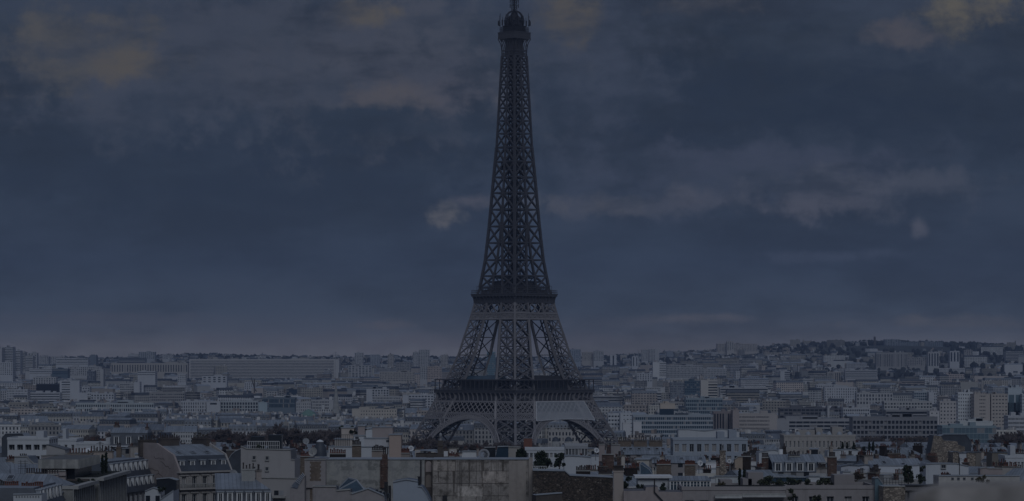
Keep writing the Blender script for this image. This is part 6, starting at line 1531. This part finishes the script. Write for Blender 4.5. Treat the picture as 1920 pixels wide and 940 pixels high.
    r, L = block('white_house', 'small pale house end wall in front of the right tower foot', 'house', [(1123, 834), (1134, 834)], 700, 6, 'plaster', tint=PEACH, cap='concrete')
    block('chimney_stack', 'pair of pale chimney walls left of the long skylit zinc roof', 'chimney', [(1146, 835), (1163, 835)], 690, 3, 'plaster', tint=BEIGE, cap='concrete')
    def longroof(lab, pa, pb, yt_, yb_, D, dep, nsk, nch, chm):
        t = thing('zinc_roof_house', lab, 'house', (PX((pa+pb)/2, D), D, 27)); W = (pb-pa)/F*D; H = PZ(yb_, D)-27; D2 = D+dep; Ht = PZ(yt_, D2)-27
        MB().box(-W/2, W/2, 0, dep*2, 0, H, 0, BEIGE).build('wall', M['fac_town'], t)
        MB().add([(-W/2-.2, -.3, H+.05), (W/2+.2, -.3, H+.05), (W/2+.2, dep, Ht), (-W/2-.2, dep, Ht), (W/2+.2, dep*2, H), (-W/2-.2, dep*2, H)], [(0, 1, 2, 3), (3, 2, 4, 5), (0, 3, 5), (1, 4, 2)], 0).build('roof', M['zinc'], t)
        sl = math.atan2(Ht-H, dep+.3)
        for i in range(nsk): skylight(t, -W/2+W*(i+.6+.2*math.sin(i*5))/nsk, dep*.4, H+.05+(dep*.4+.3)*math.tan(sl)+.03, .9, 1.3, sl)
        for i in range(nch): chimney(t, -W/2+W*(i+.35)/nch, dep*.85, Ht-.8, 3.2, .9, 1.9, 6, chm, (.32, .27, .24), 'pot_dark', 'x')
        MB().box(-W/2, W/2, dep-.25, dep+.25, Ht-.05, Ht+.12).build('ridge', M['zinc_plain'], t)
        return t
    longroof('long grey zinc roof with five skylights right of the tower foot', 1163, 1251, 834, 853, 690, 7, 6, 3, 'brick_brown')
    longroof('pale broad zinc roof with four long skylights below the blue-grey large window building', 1207, 1323, 855, 869, 620, 5, 4, 0, 'soot')
    slab('apartment_block', 'blue-grey building with a row of large dark windows and zinc top right of the tower', 1262, 1402, 826, 860, 14, 10, 2, wall=(.36, .4, .46), wr=.6, hr=.66, fh=3.6, roof='zinc', head=1.1)
    block('white_house', 'white low house above the blue-grey large window building', 'house', [(1272, 806), (1291, 806), (1320, 809), (1354, 805), (1386, 809)], 950, 10, 'smooth_wall', tint=WHITE, cap='zinc_plain')
    t = thing('rooflight', 'bright blue pitched glass roof with pale seams above the terrace houses', 'roof', (PX(1213, 540), 540, PZ(889, 540))); mb = MB()
    A = [(-1.3, 0, 0), (1.2, 0, -.3), (1.2, 3, -.2), (-1.3, 4, .8), (-1.3, 1, 2), (.4, 1, .9), (1., 2.4, .8), (-.6, 4, 2.1)]
    mb.add(A, [(0, 1, 5, 4), (1, 2, 6, 5), (4, 5, 6, 7), (3, 0, 4, 7)], 0).build('glazing', M['glass_blue'], t)
    mb = MB()
    for i, j in ((0, 4), (1, 5), (4, 5), (5, 6), (4, 7), (6, 7), (2, 6)): mb.beam(A[i], A[j], .12)
    mb.build('ridge', M['zinc_plain'], t); bx(t, 'base', 'plaster', -1.2, 1.1, .1, 3, -5, -.02, BEIGE)
    # --- terrace building at lower right
    t = thing('chimney_stack', 'tall plain beige chimney pillar with dark pots right of the rubble wall', 'chimney', (PX(1159.5, 452), 452, 40)); z = PZ(885, 452)-40
    MB().box(-.78, .78, -.6, .6, -13, z).box(-.9, .9, -.7, .7, z, z+.18, 0, bottom=True).build('shaft', M['smooth_wall'], t)
    t.children[0].data.color_attributes['tint'].data.foreach_set('color', [.42, .365, .33, 1.]*len(t.children[0].data.loops))
    for i in range(7): link('chimney_pot', pot_mesh('pot_dark'), t, (-.66+.22*i, 0, z+.18))
    r, L = block('terrace_wall', 'beige parapet wall with a stepped top and slanting drainpipe, lower right', 'wall', [(1169.5, 921), (1210, 920.5), (1211, 914), (1234, 913), (1235, 922), (1279, 923)], 450, 8, 'plaster', tint=PEACH)
    p = [L(1227, 898), L(1227, 923), L(1243, 940)]; mb = MB()
    for a, b in zip(p, p[1:]): mb.beam((a[0], -.18, a[1]), (b[0], -.18, b[1]), .2)
    mb.build('drainpipe', M['black_metal'], r)
    slab('terrace_building', 'long beige building with awnings and dark windows under a planted roof terrace', 1279.3, 1473, 919.5, 456, 13, 7, 2, wall=BEIGE, wr=.62, hr=.6, fh=3.2, head=1.6, roof='garden', wallmat='plaster', gap=.5)
    slab('terrace_building', 'right part of the long beige terrace building with brown shutters', 1473.6, 1640, 917, 457, 13, 5, 2, wall=BEIGE, wr=.4, hr=.62, fh=3.2, head=1.2, roof='garden', wallmat='plaster', gap=.5)
    for i, (a, b, y) in enumerate(((1340, 1391, 930), (1391.5, 1473, 928))):
        t = thing('awning', ('left folded grey awning over the terrace building windows', 'right, longer folded grey awning over the terrace building windows')[i], 'awning', (PX((a+b)/2, 455.6), 455.6, PZ(y, 455.6))); w_ = (b-a)/F*455.6
        MB().box(-w_/2, w_/2, -.55, .0, 0, .22, bottom=True).build('cassette', M['concrete'], t); MB().add([(-w_/2, -.9, -.35), (w_/2, -.9, -.35), (w_/2, -.5, 0), (-w_/2, -.5, 0)], [(0, 1, 2, 3)]).build('fabric', M['concrete'], t)
    r, L = block('terrace_house', 'low white house with a broad flat eave on the planted terrace', 'house', [(1196, 897), (1257, 897)], 468, 6, 'smooth_wall', tint=WHITE, base=45)
    x0, z = L(1190, 896.6); x1 = L(1260, 896.6)[0]; bx(r, 'roof', 'white', x0, x1, -.7, 6.3, z, z+.35)
    t = thing('greenhouse', 'white framed glass conservatory with a sloping roof on the terrace', 'conservatory', (PX(1294, 466), 466, PZ(922, 466))); W = 75/F*466; h = PZ(902.5, 466)-PZ(922, 466)
    me = MB().quad((-W/2, .03, 0), (W/2, .03, 0), (W/2, .03, h), (-W/2, .03, h)); me.build('pane', M['glass_blue'], t)
    mb = MB()
    for i in range(13): x = -W/2+W*i/12; mb.beam((x, -.04, 0), (x, -.04, h), .14 if i % 3 else .22)
    mb.beam((-W/2, -.04, h), (W/2, -.04, h), .16).beam((-W/2, -.04, 0), (W/2, -.04, 0), .16).beam((-W/2, -.04, h*.72), (W/2, -.04, h*.72), .06).build('frame', M['frame_white'], t)
    MB().add([(-W/2-.2, -.3, h+.1), (W/2+.2, -.3, h+.1), (W/2-.3, 3.2, h+.75), (-W/2+.2, 3.2, h+.75)], [(0, 1, 2, 3)]).build('roof', M['zinc'], t); bx(t, 'rear_wall', 'smooth_wall', -W/2, W/2, 3.2, 3.5, -3, h+.7, WHITE)
    for i, (a, b, y, tn, lab) in enumerate(((1333, 1341, 896, WHITE, 'narrow white terrace wall right of the conservatory'), (1341.5, 1384, 894, (.52, .55, .56), 'pale white terrace room wall behind the olive shrub'), (1398, 1406, 892, WHITE, 'white terrace pier right of the two cypresses'),
                                         (1516, 1537, 894, WHITE, 'white terrace pier between two leafy hedges'), (1580, 1595, 885, WHITE, 'white chimney-like pier before the bare climber'))):
        block('terrace_room', lab, 'building', [(a, y), (b, y)], 470, 4, 'smooth_wall', tint=tn, base=46, cap='zinc_plain')
    r, L = block('terrace_room', 'long glazed terrace room under a thin zinc roof behind the hedges', 'building', [(1407, 895), (1519, 896)], 474, 5, 'glass_blue', base=46, cap='zinc_plain')
    r, L = block('terrace_room', 'glazed terrace room right of the white terrace pier', 'building', [(1537.5, 896), (1560, 896)], 474, 5, 'glass', base=46, cap='zinc_plain')
    leaves('cypress', 'left of two black cypresses on the lower right terrace', 'tree', 1387.5, 878, 910, 5.4, 466, 'cypress', 'leaf_dark', 71, 'cypress pair on the lower right terrace')
    leaves('cypress', 'right of two black cypresses on the lower right terrace', 'tree', 1396, 879, 910, 6.2, 467, 'cypress', 'leaf_dark', 72, 'cypress pair on the lower right terrace')
    for i, (px, ya, yb, w_, m, lab) in enumerate(((1357, 899, 917, 17, 'leaf_olive', 'olive yellow shrub in a planter left of the cypresses'), (1443, 892, 916, 46, 'leaf', 'tall leafy hedge in the middle of the lower right terrace'), (1421, 897, 916, 24, 'leaf_dark', 'dark hedge left of the tall leafy hedge'), (1478, 896, 918, 36, 'leaf_dark', 'dark trailing hedge right of the tall leafy hedge'),
            (1505, 899, 915, 34, 'leaf', 'loose green climber on the terrace before the glazed room'), (1549, 894, 914, 30, 'leaf', 'bushy climber at the right of the second glazed room'), (1571, 902, 914, 16, 'leaf_dark', 'dark shrub left of the bare climber'), (1176, 890, 919, 16, 'leaf_dark', 'dark bushy shrub beside the tall beige chimney pillar'),
            (1200, 908, 919, 10, 'leaf_dark', 'small conical shrub before the low white terrace house'), (1246, 908, 921, 12, 'leaf_dark', 'dark potted shrub left of the conservatory'), (1484, 919, 938, 12, 'leaf', 'thin leafy plant hanging below the terrace hedges'), (1532, 927, 942, 14, 'leaf', 'leafy bush at the bottom edge below the terrace'))):
        leaves('terrace_shrub', lab, 'shrub', px, ya, yb, w_, 460+i*.4 if i < 9 else 455, 'bush', m, 80+i, density=1.6)
    t = thing('planter', 'long dark planter trough along the terrace edge under the hedges', 'planter', (PX(1440, 458.5), 458.5, PZ(918.5, 458.5))); bx(t, 'trough', 'black_metal', -8.5, 6.5, -.3, .3, 0, .75)
    t = thing('planter', 'rounded dark covered planter under the two cypresses', 'planter', (PX(1391, 459), 459, PZ(919, 459))); MB().frustum(-1.1, 1.1, -.5, .5, 0, .8, .2, .1).build('trough', M['black_metal'], t)
    # --- dormered zinc roof, its chimneys
    t = thing('dormer_house', 'zinc roofed house with five wide dark dormers at right', 'house', (PX(1500, 555), 555, 27), .04); W = 103/F*555; H = PZ(885, 555)-27
    MB().box(-W/2, W/2, 0, 12, 0, H, 0, GREY).build('wall', M['fac_town'], t)
    mb = MB(); mb.add([(-W/2, -.2, H), (W/2, -.2, H), (W/2, 1.2, H+1.75), (-W/2, 1.2, H+1.75)], [(0, 1, 2, 3)], 0); mb.add([(-W/2, 1.2, H+1.753), (W/2, 1.2, H+1.753), (W/2, 7, H+3.2), (-W/2, 7, H+3.2), (W/2, 12, H), (-W/2, 12, H)], [(0, 1, 2, 3), (3, 2, 4, 5)], 1); mb.build('roof', [M['zinc_dark'], M['zinc']], t)
    for i in range(5): dormer(t, -W/2+W*(i+.5)/5, -.1, H+.05, 1.35, 1.75, 2., 'zinc_dark')
    for (px, y, d, lab) in ((1560.5, 858, 548, 'tall red brick chimney right of the five dormer roof'), (1435, 859, 560, 'red brick chimney with pots left of the five dormer roof')):
        r, L = block('chimney_stack', lab, 'chimney', [(px-(8.5 if px > 1500 else 6), y), (px+(8.5 if px > 1500 else 6), y)], d, 1.2, 'brick', base=45, cap='concrete'); x0, z = L(px-5, y)
        for i in range(5): link('chimney_pot', pot_mesh('pot_dark'), r, (x0+i*.25, .5, z+.18))
    r, L = block('white_house', 'off-white blank house with a round white cylinder at its right, above the dormer roof', 'house', [(1423, 848), (1450, 844), (1459, 846)], 600, 7, 'smooth_wall', tint=WHITE, cap='zinc_plain'); x, z = L(1464, 843)
    MB().lathe([(.48, z-6), (.48, z)], (x, .5, 0), 14).build('cylinder', M['white'], r)
    t = thing('chimney_stack', 'tall slim beige chimney behind the conservatory', 'chimney', (PX(1355, 560), 560, 45)); z = PZ(847, 560)-45; MB().box(-.55, .55, -.5, .5, -4, z).box(-.65, .65, -.6, .6, z, z+.2, bottom=True).build('shaft', M['rubble'], t); MB().lathe([(.15, z+.2), (.15, z+1.2), (.25, z+1.25), (.1, z+1.6)], n=8).build('cowl', M['grey_metal'], t)
    block('tan_wall', 'tan blank wall left of the chimney with dark pots', 'wall', [(1378, 862), (1384, 857), (1407, 857), (1408, 868)], 590, 3, 'plaster', tint=(.42, .34, .27), cap='concrete')
    slab('apartment_block', 'ornate cream townhouse row with scalloped roofline at right', 1470, 1604, 819, 900, 14, 17, 3, wall=CREAM, wr=.4, hr=.62, fh=3.3, roof='zinc', head=1.4, wallmat='plaster')
    t = thing('roof_ornament', 'row of small curved zinc dormer heads on the ornate cream townhouse row', 'roof', (PX(1537, 901), 902, PZ(818, 901)))
    for i in range(7): MB().lathe([(1.0, 0), (.9, .5), (.6, 1.0), (.1, 1.3)], (-10+3.3*i, 1.5, .1), 10).build('dormer', M['zinc_plain'], t)
    # white walls at right, trees, stone gable
    r, L = block('white_house', 'long bright white blank wall house at right', 'house', [(1637, 873), (1646, 873.5), (1694, 874), (1724, 873)], 560, 8, 'smooth_wall', tint=(.6, .63, .68), cap='zinc_plain')
    r, L = block('white_house', 'white narrow bays behind the bare climber, left of the long white wall', 'house', [(1577, 875), (1592, 873), (1612, 874), (1624, 872), (1636, 875)], 565, 8, 'smooth_wall', tint=(.5, .52, .57), cap='zinc_dark')
    leaves('climber', 'leafless wispy climber spreading before the white bays', 'climber', 1612, 875, 913, 50, 470, 'bare', seed=97)
    leaves('roof_pine', 'gnarled dark tree with layered crown before the long white wall', 'tree', 1703, 869, 911, 24, 480, 'pine', 'leaf_dark', 98, density=1.3)
    leaves('terrace_shrub', 'dense dark bush right of the gnarled dark tree', 'shrub', 1726, 891, 908, 22, 482, 'bush', 'leaf_dark', 99)
    leaves('terrace_shrub', 'olive green bush near the blurred parapet', 'shrub', 1842, 892, 906, 22, 500, 'bush', 'leaf_olive', 100)
    leaves('terrace_shrub', 'dark green bush behind the long white wall', 'shrub', 1728, 868, 886, 13, 575, 'bush', 'leaf', 101)
    r, L = block('white_house', 'white stepped house with one dark window right of the bush', 'house', [(1736, 871), (1756, 870), (1793, 870), (1816, 875)], 580, 8, 'smooth_wall', tint=WHITE, cap='zinc_plain'); win(r, L, 1769, 875, 8, 6, 580)
    r, L = block('lower_terraces', 'pale terrace wall with small dark windows below the white stepped house', 'wall', [(1760, 893), (1912, 893)], 540, 7, 'plaster', tint=(.5, .48, .46), cap='zinc_plain')
    for i in range(5): win(r, L, 1786+11*i+(4 if i > 2 else 0), 898, 5, 5, 540, frame=False)
    r, L = block('stone_gable', 'large rubble stone gable under a dark sloping roof at right', 'wall', [(1744, 852), (1751, 817), (1764, 818), (1769, 826), (1795, 828), (1796, 834), (1809, 838)], 800, 9, 'rubble', roof='slate')
    block('slate_roof_house', 'dark slate roof with chimney top behind the rubble stone gable', 'house', [(1764, 819), (1770, 816), (1812, 816), (1821, 829)], 812, 9, 'slate', cap='zinc_dark')
    for (pts, wl, tn, lab) in (([(1787, 848), (1797, 848)], 'rubble', (1, 1, 1), 'narrow stone party wall strip, left of four at right'), ([(1798.5, 850), (1812, 850)], 'smooth_wall', WHITE, 'white party wall strip between two stone ones'), ([(1812.5, 849), (1829, 849)], 'rubble', (1, 1, 1), 'rubble party wall strip right of the white one'), ([(1829.5, 848.5), (1839, 848.5)], 'plaster', (.22, .2, .18), 'dark party wall strip, rightmost of four')):
        block('party_wall', lab, 'wall', pts, 690, 8, wl, tint=tn, cap='zinc_dark')
    block('party_wall', 'dark olive-brown blank party wall near the right edge', 'wall', [(1860, 849), (1902, 849)], 680, 8, 'smooth_wall', tint=(.2, .18, .155), cap='zinc_dark')
    slab('colonnade_house', 'white house with a dark pillared gallery under a flat roof at the right edge', 1885, 1935, 859, 640, 9, 7, 2, wall=WHITE, wr=.6, hr=.62, fh=3, roof='slate', head=.9)
    block('roof_cabin', 'small white rooftop cabin on the right edge gallery house', 'building', [(1905, 846), (1925, 846)], 660, 5, 'smooth_wall', tint=WHITE, cap='slate')
    r, L = block('chimney_wall', 'row of low beige chimney blocks before the dark olive-brown wall', 'wall', [(1838, 879), (1850, 877), (1851, 879), (1872, 879), (1890, 880), (1891, 876), (1912, 876)], 600, 3, 'plaster', tint=PEACH, cap='concrete')
    r, L = block('brick_wall', 'rough pale brick wall house at the bottom right', 'wall', [(1656.5, 913), (1697, 913)], 450, 8, 'rubble', cap='concrete')
    r, L = block('dark_shopfront', 'dark framed blank facade right of the rough pale brick wall', 'building', [(1697.4, 912), (1760, 912)], 452, 8, 'plaster', tint=(.2, .19, .19), cap='black_metal')
    (a, z1), (b, z0) = L(1702, 920), L(1758, 922); bx(r, 'beam', 'black_metal', a-.4, b, -.2, .02, z0, z1); bx(r, 'post', 'black_metal', a, a+.25, -.2, .02, 3, z0)
    block('glass_lift', 'grey glazed rooftop lift box left of the rough pale brick wall', 'building', [(1640.5, 897), (1646, 896), (1655, 908)], 456, 4, 'glass_teal', cap='grey_metal')
    t = thing('terrace_railing', 'dark roof terrace railing above the rough pale brick wall', 'railing', (PX(1680, 458), 458, PZ(913, 458))); mb = MB()
    for i in range(10): x = -2+4.4*i/9; mb.beam((x, 0, -.5), (x, 0, 1.4), .06)
    mb.beam((-2, 0, 1.4), (2.4, 0, 1.4), .07).beam((-2, 0, .7), (2.4, 0, .7), .05).build('bar', M['black_metal'], t)
    # palace seen through the right arch, kiosk, evergreen row
    slab('palace', 'blue slate roofed palace with white windows seen through the right arch', 1028, 1090, 808, 2050, 14, 10, 3, wall=(.5, .48, .46), wr=.45, hr=.6, fh=4, roof='slate')
    for i, px in enumerate((1042, 1066)):
        t = thing('palace_dome', ('left of two small dark domes seen through the right arch', 'right of two small dark domes seen through the right arch')[i], 'dome', (PX(px, 2030), 2030, 5), 0, 'palace domes'); z0 = PZ(828, 2030)-5; z1 = PZ(819, 2030)-5
        MB().lathe([(2.9, 0), (2.9, z0)], n=16).build('drum', M['concrete'], t); MB().lathe([(2.8, z0), (2.4, z0+(z1-z0)*.5), (1.4, z0+(z1-z0)*.85), (.2, z1)], n=16).build('dome', M['slate'], t)
    block('kiosk', 'orange-brown kiosk with pale roof under the tower', 'building', [(982, 822), (998, 822)], 1250, 5, 'orange', cap='zinc_plain')
    for i, (px, y, w_) in enumerate(((1580, 829, 5), (1588.5, 829, 4), (1601, 830, 5), (1630, 829, 5), (1637, 828, 6))):
        leaves('cypress', ('first of five dark cypresses before the big concrete office', 'second of five dark cypresses before the big concrete office', 'third of five dark cypresses before the big concrete office', 'fourth of five dark cypresses before the big concrete office', 'fifth and largest of the dark cypresses before the big concrete office')[i], 'tree', px, y, 846, w_, 800, 'cypress', 'leaf_dark', 110+i, 'cypresses before the big office', density=1.)
    leaves('roof_hedge', 'long dark hedge under the five dark cypresses', 'hedge', 1606, 838, 847, 70, 802, 'bush', 'leaf_dark', 120)
    block('blank_wall', 'long pale flat roofed annex below the dark hedge and cypresses', 'wall', [(1552, 846), (1592, 843), (1642, 850)], 790, 8, 'smooth_wall', tint=WHITE, cap='zinc_plain')
    # thin masts
    for i, (px, ya, yb, d, lab) in enumerate(((187.5, 828, 853, 600, 'tall dark mast with a cross bar on the long beige wall'), (1228, 857, 880, 560, 'thin mast before the broad zinc roof'), (1700, 818, 850, 1000, 'lamp mast in front of the big concrete office'), (1884, 818, 850, 1100, 'lamp mast at right before the teal office'),
                                             (1799, 858, 890, 560, 'thin aerial mast before the white stepped house'), (1555, 838, 860, 640, 'white mast left of the flat annex'))):
        t = thing('mast', lab, 'mast', (PX(px, d), d, PZ(yb, d))); h = PZ(ya, d)-PZ(yb, d); mb = MB().beam((0, 0, -3), (0, 0, h), .14); mb.beam((-.8, 0, h*.85), (.8, 0, h*.85), .08).beam((-.5, 0, h*.93), (.5, 0, h*.93), .06).build('pole', M['black_metal'], t)
foreground()

def parapet():
    """out-of-focus stone ledge of the viewing terrace, a few metres in front of the lens"""
    t = thing('stone_parapet', 'blurred pale stone parapet of the viewing terrace at the bottom right corner', 'parapet', (0, 0, 0)); D = 4.5
    n, k = 40, 6; rg = random.Random(2); vs = []; fs = []
    for i in range(n+1):
        px = 1690+(2100-1690)*i/n; top = lerp([(1690, 975), (1720, 928), (1760, 914), (1850, 909), (1905, 908), (1950, 906), (2100, 905)], px)
        for j in range(k+1):
            f = j/k; y = D+.6*f; z = PZ(top, D)-.0009*(j*j) if j else PZ(top, D)-.6
            x = PX(px, D); vs.append((x+(f*.6)*.12, y, z+.004*mn.noise(Vector((x*9, y*9, 0)))-(0 if j > 1 else .006*(2-j))))
    for i in range(n):
        for j in range(k): fs.append((i*(k+1)+j, (i+1)*(k+1)+j, (i+1)*(k+1)+j+1, i*(k+1)+j+1))
    mb = MB().add(vs, fs, 0, (1, 1, 1), True); mb.box(PX(1690, D), PX(2100, D), D+.02, D+.6, PZ(975, D)-.9, PZ(975, D)-.02); mb.build('coping', M['stone_parapet'], t)
parapet()
